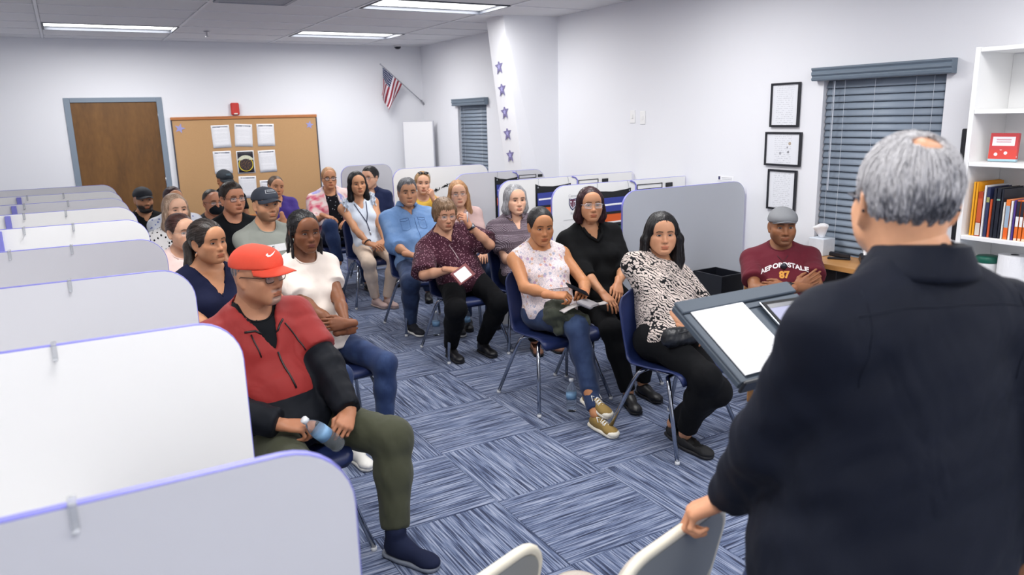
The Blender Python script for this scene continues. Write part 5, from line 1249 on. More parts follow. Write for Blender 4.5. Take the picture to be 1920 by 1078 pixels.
    for k, i in ((1, 0), (-1, 1)):
        ps = poses[i]
        if ps is None: continue
        V, Q = hand(ps); sh, el, wr = arm[k]; hd = (handdir or {}).get('L' if k == 1 else 'R'); f = unit(wr-el)
        if hd is None: fw_, up_ = f, (0, -.2, 1)
        else: fw_, up_ = hd
        V2 = xf(hand_matrix(wr, fw_, up_, k == 1, .98*s), V); Q2 = Q if k == 1 else Q[:, ::-1]
        C = np.tile(np.array(q['skin'])*np.array((1.0, .93, .9)), (len(V2), 1)); parts.append((V2, Q2, C, 0))
    VV = []; QQ = []; CC = []; MM = []; b = 0
    for V, Q, C, mi in parts: VV.append(V); QQ.append(Q+b); CC.append(C); MM += [mi]*len(Q); b += len(V)
    body = mesh_np(name, np.concatenate(VV), np.concatenate(QQ), [M_skin, M_eye], None, True, MM, np.concatenate(CC)); body.location = (at[0], at[1], 0); body.rotation_euler = (0, 0, th)
    tag(body, label, 'person'); p.body = body
    gres = .0105 if near else .0135
    # hair
    if hair:
        st_, hcname = hair; q.setdefault('hvol', .010); o, cuts, hex_ = hair_shape(st_, q); V, Q = iso(o, .0056 if near else .0072, cuts=cuts, it=1)
        n = normals(V, Q); a = np.arctan2(V[:, 0], V[:, 1]+.02); d = .0016*np.sin(a*31+V[:, 2]*30+2*np.sin(V[:, 2]*25))+.0010*np.sin(a*67+1.7*np.sin(V[:, 2]*60)); V = V+n*(d*(.3 if st_ in ('back', 'pony', 'bun') else .8))[:, None]
        ns_ = q.get('nst', (420 if near else (170 if not far else 90))*(1 if st_ not in ('crop',) else 0)); 
        if ns_:
            sv, sf = strands(V, Q, ns_, len(label), 9 if st_ in ('long', 'bob') else (8 if st_ in ('back', 'pony', 'braids') else 5), .016 if st_ in ('long', 'bob') else .010, q.get('sr', .0007 if st_ in ('back', 'pony', 'braids') else .0010), .85 if st_ in ('long', 'bob') else .35, back=st_ in ('back', 'pony', 'bun', 'braids'))
            if len(sv): Q = np.concatenate([Q, sf+len(V)]); V = np.concatenate([V, sv])
        hm = hair_material('hair '+hcname, *HAIRC[hcname]); p.hair = mesh_np('hair', xf(Mh, V*hs), Q, hm, body, True)
        if hex_: V, Q = iso(hex_, .0052, it=1); mesh_np('braids' if st_ == 'braids' else 'ponytail', xf(Mh, V*hs), Q, hm, p.hair, True)
    # clothing: bottoms first
    if bottom and legs:
        m_ = bottom['m']; off = bottom.get('off', .010); hemz = bottom.get('hem', .0); groups = [([tor[0]], off, [])]
        for i, k in ((0, 1), (1, -1)):
            hj, kn, an = leg[k]; d = unit(an-kn); base = kn+(an-kn)*(1-hemz)-d*.004; lo_ = list(lg[i])
            if bottom.get('flare'): lo_.append(cone(kn*.3+an*.7, an, .045*s, bottom['flare'], .03))
            groups.append((lo_, off, [(lambda base, d, an: (lambda X, Y, Z: np.where(((X-an[0])**2+(Y-an[1])**2+(Z-an[2])**2) < .17**2, (X-base[0])*d[0]+(Y-base[1])*d[1]+(Z-base[2])*d[2], -1.0)))(base, d, an)]))
        V, Q = iso_groups(groups, gres*1.2, it=1, k=.035); V = torso_noise_disp(V, Q, bottom.get('wr', .003), 55, 3); mesh_np(bottom.get('name', 'trousers'), V, Q, m_, body, True)
    if shoes and legs:
        for k, nm in ((1, 'L'), (-1, 'R')):
            d = (toe or {}).get(nm, (k*.15, -1)); pi_ = shoes.get('pitch', {}).get(nm, 0.0); u, M = shoe(body, leg[k][2], d, shoes['m'], shoes.get('sole', shoes['m']), s*shoes.get('s', 1.0), shoes.get('kind', 'shoe'), pi_); setattr(p, 'shoe'+nm, (u, M))
    tops = top if isinstance(top, list) else ([top] if top else [])
    for t in tops:
        off = t.get('off', .0085); o = list(tor)+[neck[0]] if t.get('neckin') else list(tor); sl = t.get('sleeve', .5); cuts = []; keep = []; sleeves = []
        for i, k in ((0, 1), (1, -1)):
            sh, el, wr = arm[k]; slk = sl if not isinstance(sl, (tuple, list)) else sl[i]; grow = t.get('grow', .004)
            if slk <= 0:
                # sleeveless: keep torso only near the shoulder
                d = unit(SJ[k]-pt(0, -.012, .885)); base = SJ[k]-d*t.get('arm', .018); cuts.append((lambda base, d: (lambda X, Y, Z: -((X-base[0])*d[0]+(Y-base[1])*d[1]+(Z-base[2])*d[2])))(base, d)) if t.get('cutarm', True) else None
                continue
            aw = w**.6*s
            if slk <= 1:
                e2 = sh+(el-sh)*slk; so = [am[i][0], cone(sh, e2, .047*aw+grow*.5, .042*aw+grow*2.2, .03)]; base, d = e2, unit(el-sh)
            else:
                f = slk-1; e2 = el+(wr-el)*f; so = [am[i][0], cone(sh, el, .047*aw+grow, .040*aw+grow, .03), cone(el, e2, .039*aw+grow, (.038*(1-f)+.027*f)*aw+grow*1.5, .02), ell(el, (.043*aw+grow,)*3, .03)]; base, d = e2, unit(wr-el)
            sleeves.append((so, off, [(lambda base, d, R2: (lambda X, Y, Z: np.where(((X-base[0])**2+(Y-base[1])**2+(Z-base[2])**2) < R2, (X-base[0])*d[0]+(Y-base[1])*d[1]+(Z-base[2])*d[2], -1.0)))(base, d, .11**2)]))
        if t.get('extra'): o += t['extra'](p)
        hem = P+U*(t.get('hem', -.12)*T_); keep.append(lambda X, Y, Z: (hem[0]-X)*U[0]+(hem[1]-Y)*U[1]+(hem[2]-Z)*U[2])
        # neck opening
        nr = t.get('nr', .058); ax0 = N+np.array((0, 0, -.035))+Fw*t.get('nf', .012); ax1 = hc
        nc = cone(ax0, ax1, nr, nr+.012); cuts.append(lambda X, Y, Z: pdist(nc, X, Y, Z))
        nk = t.get('neck')
        if nk:
            kind, dep, wd = nk; zc = N+U*.012
            def ncut(X, Y, Z):
                l = (X-zc[0])*L[0]+(Y-zc[1])*L[1]+(Z-zc[2])*L[2]; h = (X-zc[0])*U[0]+(Y-zc[1])*U[1]+(Z-zc[2])*U[2]; f = (X-zc[0])*Fw[0]+(Y-zc[1])*Fw[1]+(Z-zc[2])*Fw[2]
                if kind == 'v': a = (np.abs(l)-wd*(1+h/dep))*.9; a = np.maximum(a, h-.06)
                elif kind == 'open': a = np.abs(l)-(wd+.03*np.clip(-h/dep, 0, 1))*np.where(h < -dep, 0, 1)
                else: a = (np.sqrt((l/wd)**2+(np.minimum(h, 0)/dep)**2)-1)*min(wd, dep); a = np.maximum(a, h-.05)
                return np.maximum(a, -f-.005)
            cuts.append(ncut)
        o = o+([ell(pt(0, .085, .03), (.155*s*w, .10, .085), .05)] if t.get('lap', True) and not standing else [])
        V, Q = iso_groups([(o, off, keep)]+sleeves, gres, cuts=cuts, it=2); V = torso_noise_disp(V, Q, t.get('wr', .0035), 42, 5); ob = mesh_np(t.get('name', 'shirt'), V, Q, t['m'], body, True); p.shirt = ob
        if t.get('collar'): collar(p, t['collar'])
        elif t.get('rib', True): neck_trim(p, t, ob, ax0, ax1, nr)
    return p
def neck_trim(p, t, ob, ax0, ax1, nr):
    """bound edge of the neck opening"""
    from mathutils.bvhtree import BVHTree
    me = ob.data; bv = BVHTree.FromPolygons([v.co for v in me.vertices], [tuple(f.vertices) for f in me.polygons]); ax = unit(ax1-ax0); L = unit(p.L-ax*(p.L@ax)); Fw = unit(p.Fw-ax*(p.Fw@ax)); nk = t.get('neck'); r = t.get('trim', .0045); pts = []
    full = not nk; n = 44
    for i in range(n+(0 if full else 1)):
        a = 2*math.pi*i/n if full else math.radians(62)+(2*math.pi-math.radians(124))*i/n      # a=0 is the front
        d = L*math.sin(a)+Fw*math.cos(a); o = ax1+d*(nr+.009); h = bv.ray_cast(Vector(o), Vector(-ax), .4)
        if h[0] is not None: pts.append(np.array(h[0])+ax*.001)
    if len(pts) < 8: return
    for _ in range(2): pts = [pts[i] if (not full and i in (0, len(pts)-1)) else (pts[i-1]+pts[i]*2+pts[(i+1) % len(pts)])/4 for i in range(len(pts))]
    mb = MB()
    if full: mb.tube([Vector(q) for q in pts], r, 7, closed=True)
    else:
        kind, dep, wd = nk; zc = .38*p.T+.012; fr = []
        if kind == 'open': mb.tube([Vector(q) for q in pts], r, 7)
        else:
            m = 14
            for i in range(m+1):
                a = -1+2*i/m
                if kind == 'v': l, h = -a*wd*1.05, -dep*(1-abs(a))
                else: l, h = -math.sin(a*math.pi/2)*wd*1.03, -math.cos(a*math.pi/2)*dep*1.02
                fr.append((l, h+zc))
            q = on_shirt(p, fr, ob, .0005); q = [np.array(v) for v in q]
            if np.linalg.norm(q[0]-pts[-1]) > np.linalg.norm(q[-1]-pts[-1]): q = q[::-1]
            mb.tube([Vector(v) for v in pts+q], r, 7, closed=True)
    mesh_np('neckline', mb.v, mb.f, t['m'], p.body, True)
def collar(p, spec):
    m_, h, r, gap = spec['m'], spec.get('h', .034), spec.get('r', .060), math.radians(spec.get('gap', 34)); body = p.body; N, U, L, Fw = p.N, p.U, p.L, p.Fw; c = N+U*spec.get('up', .046)+Fw*.008
    n = 30; rows = [(r*1.04, -.012, 0), (r*.98, h*.9, 0), (r*1.0, h, .0), (r*1.14, h*.92, 0), (r*1.45, -.002, 1), (r*1.50, -.012, 1)]; V = []; F = []
    for (rad, z, o) in rows:
        for i in range(n+1):
            a = gap+(2*math.pi-2*gap)*i/n; e = max(0, math.cos(a))          # e: towards the front
            drop = -.030*e**2 if z > -.005 or o else -.034*e**2
            if o: drop -= .030*e**3
            V.append(c+L*(rad*math.sin(a))+Fw*(rad*1.0*math.cos(a))+U*(z+drop+.012*max(0, -math.cos(a))))
    for j in range(len(rows)-1):
        for i in range(n): a = j*(n+1)+i; F.append((a, a+1, a+n+2, a+n+1))
    o = mesh_np('collar', np.array(V), np.array(F), m_, body, True); o.modifiers.new('s', 'SOLIDIFY').thickness = .003; return o
def on_shirt(p, V2, target=None, lift=.003, sgn=1):
    """lay flat (u right of the viewer, v up, metres; origin = chest point) print vertices on the front of the garment"""
    from mathutils.bvhtree import BVHTree
    ob = target or p.shirt; me = ob.data; bv = BVHTree.FromPolygons([v.co for v in me.vertices], [tuple(f.vertices) for f in me.polygons]); out = []
    for u, v in V2:
        o = p.pt(0, .5*sgn, .62)-p.L*(-u)+p.U*v; h = bv.ray_cast(Vector(o), Vector(-p.Fw*sgn))
        q_ = h[0] if h[0] is not None else Vector(p.pt(0, .12, .62)+p.L*u+p.U*v); out.append(q_+Vector(p.Fw)*lift*sgn)
    return out
def shirt_text(p, s, size, m_, cu=0.0, at=(0, 0), bend=0.0, name='lettering', bold=.0):
    o = text_obj(s, size, m_, p.body, (0, 0, 0), (0, 0, 0), 0, name, bold=bold); me = o.data
    bm = bmesh.new(); bm.from_mesh(me); bmesh.ops.subdivide_edges(bm, edges=[e for e in bm.edges if e.calc_length() > .008], cuts=2, use_grid_fill=False); bmesh.ops.triangulate(bm, faces=bm.faces); bm.to_mesh(me); bm.free()
    V2 = [(v.co.x+at[0], v.co.y+at[1]-bend*v.co.x**2) for v in me.vertices]; P3 = on_shirt(p, V2)
    for v, q_ in zip(me.vertices, P3): v.co = q_
    return o
def shirt_patch(p, poly, m_, at=(0, 0), name='print_patch', lift=.0025, n=5):
    """closed 2D polygon laid on the garment"""
    me = bpy.data.meshes.new(name); bm = bmesh.new(); vs = [bm.verts.new((a+at[0], b_+at[1], 0)) for a, b_ in poly]; bm.faces.new(vs); bmesh.ops.triangulate(bm, faces=bm.faces); bmesh.ops.subdivide_edges(bm, edges=bm.edges[:], cuts=2, use_grid_fill=True); bm.to_mesh(me); bm.free()
    P3 = on_shirt(p, [(v.co.x, v.co.y) for v in me.vertices], lift=lift)
    for v, q_ in zip(me.vertices, P3): v.co = q_
    me.materials.append(m_); o = bpy.data.objects.new(name, me); COL.objects.link(o); o.parent = p.body; return o

def shirt_line(p, pts2, r, m_, name='seam', n=3, target=None, lift=.002, parent=None, sgn=1):
    P2 = []
    for a, b_ in zip(pts2, pts2[1:]):
        for k in range(n): P2.append((a[0]+(b_[0]-a[0])*k/n, a[1]+(b_[1]-a[1])*k/n))
    P2.append(pts2[-1]); mb = MB(); mb.tube(on_shirt(p, P2, target, lift, sgn), r, 6); return mesh_np(name, mb.v, mb.f, m_, parent or p.body, True)
def pframe(p, q): return p.body.matrix_basis @ Vector(q)
def wpos(p, q):
    th = p.body.rotation_euler.z; c, s_ = math.cos(th), math.sin(th); return Vector((p.body.location.x+c*q[0]-s_*q[1], p.body.location.y+s_*q[0]+c*q[1], q[2]))
# ------------------------------------------------------------------ the audience
def bands(m_, k): return m_
JEAN = cloth('blue jeans', srgb(42, 58, 92), 'denim', srgb(28, 38, 64), srgb(76, 96, 132)); JEAND = cloth('dark jeans', srgb(38, 56, 96), 'denim', srgb(26, 36, 66), srgb(70, 92, 132)); BLKP = cloth('black trousers', srgb(14, 15, 18), fold=.25)
BLKT = cloth('black cotton', srgb(17, 19, 23)); SHB = mat('black shoe leather', srgb(22, 22, 26), .45); SOLEW = mat('white rubber', srgb(226, 224, 218), .6); SOLED = mat('dark rubber', srgb(28, 28, 32), .7)
def cross_arms(z=.74, y=-.13, x=.10): return dict(L=(-x, y-.035, z+.025), R=(x, y, z-.02)), dict(L=((-1, .15, .12), (0, -1, .3)), R=((1, .2, .0), (0, -1, .3)))
def clasp(z=.60, y=-.20, x=.055): return dict(L=(x+.03, y, z), R=(-x-.03, y, z+.01)), dict(L=((-.75, -.6, -.25), (.2, -.3, 1)), R=((.75, -.6, -.2), (-.2, -.3, 1)))
def lap(z=.60, y=-.2, x=.1): return dict(L=(x, y, z), R=(-x, y, z)), dict(L=((-.25, -1, -.12), (0, -.1, 1)), R=((.25, -1, -.12), (0, -.1, 1)))
# 1 red-capped man, front of the left block
RED = cloth('red nylon', srgb(142, 38, 36), fold=.55, rough=.6); JBL = cloth('black nylon jacket', srgb(17, 20, 27), fold=.5, rough=.6)
h, hd = dict(RW=(.575, 2.80, .645), LW=(.850, 2.815, .615)), dict(R=((.75, -.6, -.12), (-.1, -.2, 1)), L=((-.7, -.65, -.25), (.45, -.4, .9)))
p = person('seated man in a red and black jacket, red cap and glasses holding a bottle', (.655, 3.03), 15, (.600, 3.12, 1.288), skin=srgb(176, 124, 94), hair=('crop', 'salt'), look=38, pitch=2,
    face=dict(beard=(.55, srgb(140, 132, 128), 'goatee'), fat=.006, jaw=1.05, nose=1.15, neck=.06, hvol=.001, browc=(.05, .045, .04)), w=1.14, belly=.03, near=True, hands=h, handdir=hd, poses=('grip', 'grip'), poles=((.8, .3, -.5), (-.8, .3, -.5)),
    feet=dict(LW=(.965, 2.70, .085), RW=(.62, 2.66, .085)), knees=dict(LW=(1.12, 2.72, .62)), toe=dict(L=(.25, -1), R=(-.1, -1)),
    top=[dict(m=BLKT, sleeve=.5, name='t_shirt', off=.007, nr=.064), dict(m=JBL, sleeve=1.95, off=.014, name='jacket_lower', hem=-.2, grow=.010, extra=lambda p: [ell(p.pt(0, .11, .04), (.19, .12, .11), .05)], wr=.006, nr=.075, neck=('v', .17, .07)), dict(m=RED, sleeve=.72, off=.018, hem=.24, name='jacket', grow=.011, wr=.006, nr=.074, neck=('v', .17, .065), lap=False, rib=False)],
    bottom=dict(m=cloth('olive joggers', srgb(66, 68, 52), fold=.45), off=.016, hem=.10, wr=.004), shoes=dict(m=cloth('navy knit shoe', srgb(28, 34, 58), fold=.1), sole=mat('grey sole', srgb(120, 126, 138), .6), s=1.06, kind='high'))
hc_ = cone(p.N+A3((0, -.02, -.08)), p.N+A3((0, -.01, .14)), .058, .064)
V, Q = iso([cone(p.N+A3((k*.078, .012, .006)), p.N+A3((0, .066, .03)), .024, .030, .03) for k in (1, -1)]+[cone(p.N+A3((k*.078, .012, .006)), p.N+A3((k*.066, -.075, -.06)), .023, .014, .03) for k in (1, -1)], .007, cuts=[lambda X, Y, Z: pdist(hc_, X, Y, Z)], it=2); V = V+normals(V, Q)*(.004*fnoise(V, 80, 2))[:, None]; mesh_np('hood', V, Q, RED, p.body, True)
M_zip = mat('black zip', srgb(14, 14, 16), .4); RP1 = p
shirt_line(p, [(.0, .045), (.0, -.04), (.006, -.13)], .0045, M_zip, 'zipper'); shirt_line(p, [(-.095, .13), (-.055, .125), (-.03, .10)], .0045, M_zip, 'hood_edge'); shirt_line(p, [(.075, .135), (.05, .12), (.025, .09)], .0045, M_zip, 'hood_edge')
shirt_line(p, [(-.075, .115), (-.07, .02)], .0032, M_zip, 'drawstring'); shirt_line(p, [(.075, .12), (.10, .06), (.115, -.01)], .0032, M_zip, 'drawstring')
glasses(p.body, p.Mh, p.hs, (64, 44, 38), .05, .032, .0018)
cp = cap_mesh(p.body, p.Mh, p.hs, (226, 76, 52), 'ball')
# swoosh on the cap crown
sw = [(-.026, -.002), (-.020, -.010), (-.010, -.010), (.006, -.002), (.030, .014), (.004, .002), (-.008, -.0035), (-.015, -.003), (-.017, .002), (-.014, .008), (-.022, .004)]
def on_cap(poly, az, zc, mname, nm, lift=.0012, obj=None, pp=None, sub=3):
    from mathutils.bvhtree import BVHTree
    pp = pp or p; me = obj.data; bv = BVHTree.FromPolygons([v.co for v in me.vertices], [tuple(f.vertices) for f in me.polygons]); Mh = Matrix(pp.Mh.tolist()); c = Mh @ Vector((0, .006, .046)); R3 = Mh.to_3x3()
    P = []
    for (a, b_) in zip(poly, poly[1:]+poly[:1]):
        for k in range(sub): P.append((a[0]+(b_[0]-a[0])*k/sub, a[1]+(b_[1]-a[1])*k/sub))
    bm = bmesh.new(); bm.faces.new([bm.verts.new((u, v, 0)) for u, v in P]); bmesh.ops.triangulate(bm, faces=bm.faces); bmesh.ops.subdivide_edges(bm, edges=[e for e in bm.edges if e.calc_length() > .012], cuts=1); bmesh.ops.triangulate(bm, faces=bm.faces)
    for v in bm.verts:
        a = az+v.co.x/.105; el = math.atan2(zc+v.co.y-.046, .105); d = R3 @ Vector((math.sin(a)*math.cos(el), -math.cos(a)*math.cos(el), math.sin(el))); h = bv.ray_cast(c+d*.3, -d); v.co = (h[0] if h[0] is not None else c+d*.11)+d*lift
    me2 = bpy.data.meshes.new(nm); bm.to_mesh(me2); bm.free(); me2.materials.append(mname); o = bpy.data.objects.new(nm, me2); COL.objects.link(o); o.parent = obj; return o
on_cap(sw, math.radians(-10), .100, mat('white embroidery', srgb(246, 240, 238), .6), 'logo', obj=cp, lift=.003)
chair(.61, 3.02, 6, 'navy stacking chair under the red-capped man')
bt = bottle((0, 0, 0), 'clear water bottle held in the hands of the red-capped man'); bt.matrix_world = Matrix.Translation((.735, 2.735, .575)) @ Euler((math.radians(8), math.radians(-42), 0)).to_matrix().to_4x4() @ Matrix.Translation((0, 0, -.06))
# 2 woman in navy
h, hd = clasp(.60)
NAVY = cloth('navy crepe', srgb(22, 26, 52), fold=.3)
p = person('seated woman in a navy sleeveless V-neck top with dark ponytail', (.61, 4.10), 18, (.585, 4.25, 1.27), female=True, skin=srgb(192, 136, 100), hair=('pony', 'dark'), look=30, face=dict(side=-.055, fat=.008, jaw=1.0, hvol=.016, hline=.066), w=1.12, bust=1.2, near=True, hands=h, handdir=hd,
    top=dict(m=NAVY, sleeve=0, neck=('v', .17, .085), arm=-.005, nr=.066, hem=-.15, off=.010), bottom=dict(m=BLKP), shoes=dict(m=SHB, sole=SOLED))
earring(p.body, p.Mh, p.hs, 'drop', (206, 150, 110), .016); chair(.61, 4.08, 10, 'navy stacking chair under the woman in navy')
# 3 woman in cream with braids
h, hd = cross_arms(.68, -.17, .0)
CRM = cloth('cream knit', srgb(232, 220, 210), fold=.35)
p = person('seated woman with braided hair in a cream short sleeved top', (1.13, 4.06), 14, (1.085, 4.20, 1.285), female=True, skin=srgb(124, 78, 52), hair=('braids', 'black'), look=8, pitch=4, face=dict(hvol=.012, lip=srgb(122, 66, 58)), w=.95, near=True, hands=h, handdir=hd, poses=('soft', 'soft'),
    top=dict(m=CRM, sleeve=.62, nr=.066, hem=-.08, grow=.008), bottom=dict(m=JEAND), shoes=dict(m=SOLEW, sole=SOLEW), feet=dict(L=(.10, -.36, .085), R=(-.1, -.36, .085)))
earring(p.body, p.Mh, p.hs, 'hoop', (222, 196, 130), .009); chair(1.13, 4.04, 6, 'navy stacking chair under the woman with braids')
# 4 woman with thin glasses in pale pink
h, hd = lap()
p = person('seated woman with thin glasses and a pale pink top', (.57, 5.0), 12, (.555, 5.1, 1.225), female=True, skin='fair', hair=('back', 'auburn'), look=24, face=dict(hline=.085, fat=.004), w=1.1, hands=h, handdir=hd, top=dict(m=cloth('pale pink', srgb(236, 210, 204)), sleeve=.6, nr=.064), bottom=dict(m=BLKP), shoes=dict(m=SHB))
glasses(p.body, p.Mh, p.hs, (190, 170, 160), .046, .028, .0008); chair(.57, 4.98, 5, 'navy stacking chair under the woman in pale pink')
# 5 young man in grey tee and cap
h, hd = lap()
p = person('seated young man in a sage grey T-shirt and dark trucker cap', (1.2, 5.38), 12, (1.165, 5.5, 1.318), skin=srgb(206, 152, 116), hair=('crop', 'dark'), look=14, pitch=-2, face=dict(beard=(.55, (.025, .016, .012), 'full'), hvol=.003, brow=.005, nose=1.0), near=True, hands=h, handdir=hd,
    top=dict(m=cloth('sage grey jersey', srgb(150, 154, 146), fold=.3), sleeve=.6, nr=.066, grow=.008), bottom=dict(m=JEAND), shoes=dict(m=SHB, sole=SOLEW))
shirt_patch(p, [(-.085, -.026), (.085, -.026), (.085, .026), (-.085, .026)], mat('white print box', srgb(232, 232, 232), .7), (.0, .035)); shirt_text(p, 'E', .04, M_ink, at=(-.012, .035), bold=.0006)
cp = cap_mesh(p.body, p.Mh, p.hs, (52, 58, 70), 'ball', brimc=None)
bx = [(-.036, -.016), (.036, -.016), (.036, .018), (-.036, .018)]; on_cap(bx, 0, .098, mat('grey patch edge', srgb(200, 204, 210), .7), 'patch_border', obj=cp, lift=.002); on_cap([(a*.9, b_*.82) for a, b_ in bx], 0, .098, mat('dark patch', srgb(44, 48, 58), .8), 'patch', obj=cp, lift=.004)
for v in (-.004, .007): on_cap([(-.026, v), (.026, v), (.026, v+.004), (-.026, v+.004)], 0, .098, MATS['grey patch edge'], 'patch_lettering', obj=cp, lift=.006)
chair(1.2, 5.36, 5, 'navy stacking chair under the young man in grey')
# 6 blond woman in polka dots
p = person('seated woman with long ash blond hair in a white blouse with black dots', (.665, 6.02), 10, (.645, 6.12, 1.262), female=True, skin='light', hair=('long', 'ashblond'), look=14, face=dict(hlen=.20), w=1.08, hands=lap()[0], handdir=lap()[1], top=dict(m=cloth('black dots on white', srgb(232, 230, 230), 'dots', srgb(20, 20, 26)), sleeve=.7, nr=.064, grow=.012), bottom=dict(m=BLKP), shoes=dict(m=SHB)); chair(.665, 6.0, 4, 'navy stacking chair under the woman in black dots')
# 7 man in black tee with glasses
p = person('seated man in a black T-shirt with rectangular glasses and dark hair', (1.075, 5.99), 10, (1.05, 6.1, 1.322), skin='ruddy', hair=('short', 'dark'), look=16, face=dict(htop=.004, fat=.004, hline=.072), w=1.08, near=False, hands=lap()[0], handdir=lap()[1], top=dict(m=BLKT, sleeve=.55, nr=.066), bottom=dict(m=JEAND), shoes=dict(m=SHB)); glasses(p.body, p.Mh, p.hs, (30, 32, 50), .052, .030, .0018, half=False); chair(1.12, 5.97, 4, 'navy stacking chair under the man in black with glasses')
# 8 bearded man by the door
p = person('bearded man in a black cap and black V-neck shirt by the door', (.6, 8.06), 8, (.585, 8.18, 1.175), skin='olive', hair=('crop', 'black'), look=12, face=dict(beard=(.97, (.010, .008, .008), 'full'), hvol=.003), w=1.05, hands=lap()[0], handdir=lap()[1], top=dict(m=BLKT, sleeve=.55, nr=.064, neck=('v', .09, .05)), bottom=dict(m=BLKP), shoes=dict(m=SHB)); cap_mesh(p.body, p.Mh, p.hs, (26, 30, 38), 'ball')
bo = [ell((0, -.062, -.098), (.046, .034, .030), .02), cone((-.062, -.02, -.045), (-.04, -.055, -.095), .012, .020, .02), cone((.062, -.02, -.045), (.04, -.055, -.095), .012, .020, .02)]; V, Q = iso(bo, .005); mesh_np('beard', xf(p.Mh, V*p.hs), Q, hair_material('hair black', *HAIRC['black']), p.body, True); chair(.6, 8.04, 4, 'navy stacking chair under the bearded man')
# 9 dark haired woman behind the blond one
p = person('woman with wine red hair in a blue and white top behind the blond woman', (.79, 7.2), 8, (.765, 7.3, 1.228), female=True, skin='tan', hair=('back', 'wine'), look=14, hands=lap()[0], handdir=lap()[1], w=1.1, top=dict(m=cloth('blue marks on white', srgb(222, 226, 236), 'marks', srgb(52, 80, 170)), sleeve=.8, nr=.062, grow=.012), bottom=dict(m=JEAN), shoes=dict(m=SHB)); chair(.79, 7.18, 4, 'navy stacking chair under the wine-haired woman')
# 10 man with black face mask
p = person('man with glasses and a black face mask', (1.12, 7.3), 8, (1.1, 7.4, 1.178), skin='ruddy', hair=('short', 'dark'), face=dict(hline=.086, hvol=.003, nst=0), look=16, pitch=2, hands=lap()[0], handdir=lap()[1], top=dict(m=cloth('charcoal shirt', srgb(46, 48, 54)), sleeve=.55, nr=.064), bottom=dict(m=JEAN), shoes=dict(m=SHB)); glasses(p.body, p.Mh, p.hs, (40, 36, 36), .05, .03, .0013)
bo = [ell((0, -.064, -.058), (.066, .060, .052), .02)]; V, Q = iso(bo, .0045, keep=[lambda X, Y, Z: Y+.03+.0*X, lambda X, Y, Z: Z+.014+.0*X]); mk = mesh_np('face_mask', xf(p.Mh, V*p.hs), Q, cloth('black mask', srgb(22, 26, 32), fold=.2), p.body, True)
for s_ in (-1, 1):
    mb = MB(); mb.tube([(s_*.05, -.05, -.04), (s_*.074, -.005, -.012), (s_*.079, .02, .01)], .0014, 5)
    mesh_np('ear_loop', xf(p.Mh, np.array([tuple(v) for v in mb.v])*p.hs), mb.f, MATS['black mask'], mk, True)
chair(1.12, 7.28, 4, 'navy stacking chair under the masked man')
# 11 man in black cap at the back
p = person('man in a black cap sitting against the cork board', (1.54, 9.12), 5, (1.525, 9.2, 1.238), skin='brown', hair=('crop', 'black'), look=14, pitch=12, face=dict(hvol=.003), hands=lap()[0], handdir=lap()[1], top=dict(m=BLKT, sleeve=.55), bottom=dict(m=JEAND), shoes=dict(m=SHB)); cp = cap_mesh(p.body, p.Mh, p.hs, (30, 38, 46), 'ball'); on_cap([(-.028, -.012), (.028, -.012), (.028, .014), (-.028, .014)], 0, .098, mat('teal patch', srgb(62, 78, 88), .8), 'patch', obj=cp, lift=.003); chair(1.54, 9.1, 4, 'navy stacking chair under the man in the black cap')
# 12 woman in purple scrubs
p = person('woman in a purple V-neck scrub top in the back row', (1.92, 8.1), 4, (1.86, 8.2, 1.205), female=True, skin='tan', hair=('back', 'brown'), look=8, roll=10, w=1.05, hands=dict(LW=(2.03, 7.86, .62), RW=(1.84, 7.92, .80)), handdir=dict(R=((.1, -.3, -1), (0, -1, .1)), L=((-.8, -.6, -.1), (0, 0, 1))), poses=('rest', 'soft'), top=dict(m=cloth('purple scrubs', srgb(64, 46, 126)), sleeve=.6, nr=.064, neck=('v', .10, .05)), bottom=dict(m=cloth('purple scrub trousers', srgb(60, 44, 120))), shoes=dict(m=SHB)); chair(1.92, 8.08, 4, 'navy stacking chair under the woman in purple')
# ------------------------------------------------------------------ right block
# 13 woman in the tie-dyed jacket
p = person('woman in a pink tie-dyed jacket with black glasses and cropped blond hair', (2.42, 7.97), -6, (2.40, 8.07, 1.272), female=True, skin='tan', hair=('crop', 'ginger'), look=-8, face=dict(hvol=.010, fat=.006, jaw=1.0), w=1.12, hands=dict(RW=(2.24, 7.78, .80), LW=(2.46, 7.72, .74)), handdir=dict(R=((.6, -.7, -.2), (0, 0, 1)), L=((-.6, -.7, -.2), (0, 0, 1))),
    top=[dict(m=cloth('black with white marks', srgb(22, 22, 28), 'marks', srgb(190, 190, 200), scale=1.6), sleeve=.3, name='blouse', nr=.062, neck=('scoop', .06, .06)), dict(m=cloth('pink tie-dye', srgb(232, 208, 206), 'tiedye', srgb(150, 150, 210), srgb(214, 90, 120)), sleeve=1.45, off=.020, name='jacket', neck=('open', .60, .055), nr=.066, hem=.02, grow=.014)], bottom=dict(m=JEAND, off=.014), feet=dict(LW=(2.58, 7.58, .085), RW=(2.27, 7.52, .34)), knees=dict(RW=(2.12, 7.4, 1.3)), shoes=dict(m=SHB))
glasses(p.body, p.Mh, p.hs, (20, 20, 24), .052, .036, .0026); chair(2.42, 7.95, -3, 'navy stacking chair under the woman in tie-dye')
mb = MB(); mb.tube(on_shirt(p, [(.055*math.sin(a), .19-.085*math.cos(a)-.03) for a in np.linspace(-1.3, 1.3, 9)], None, .004), .002, 5); mesh_np('necklace', mb.v, mb.f, mat('silver chain', srgb(190, 190, 196), .3, .9), p.body, True)
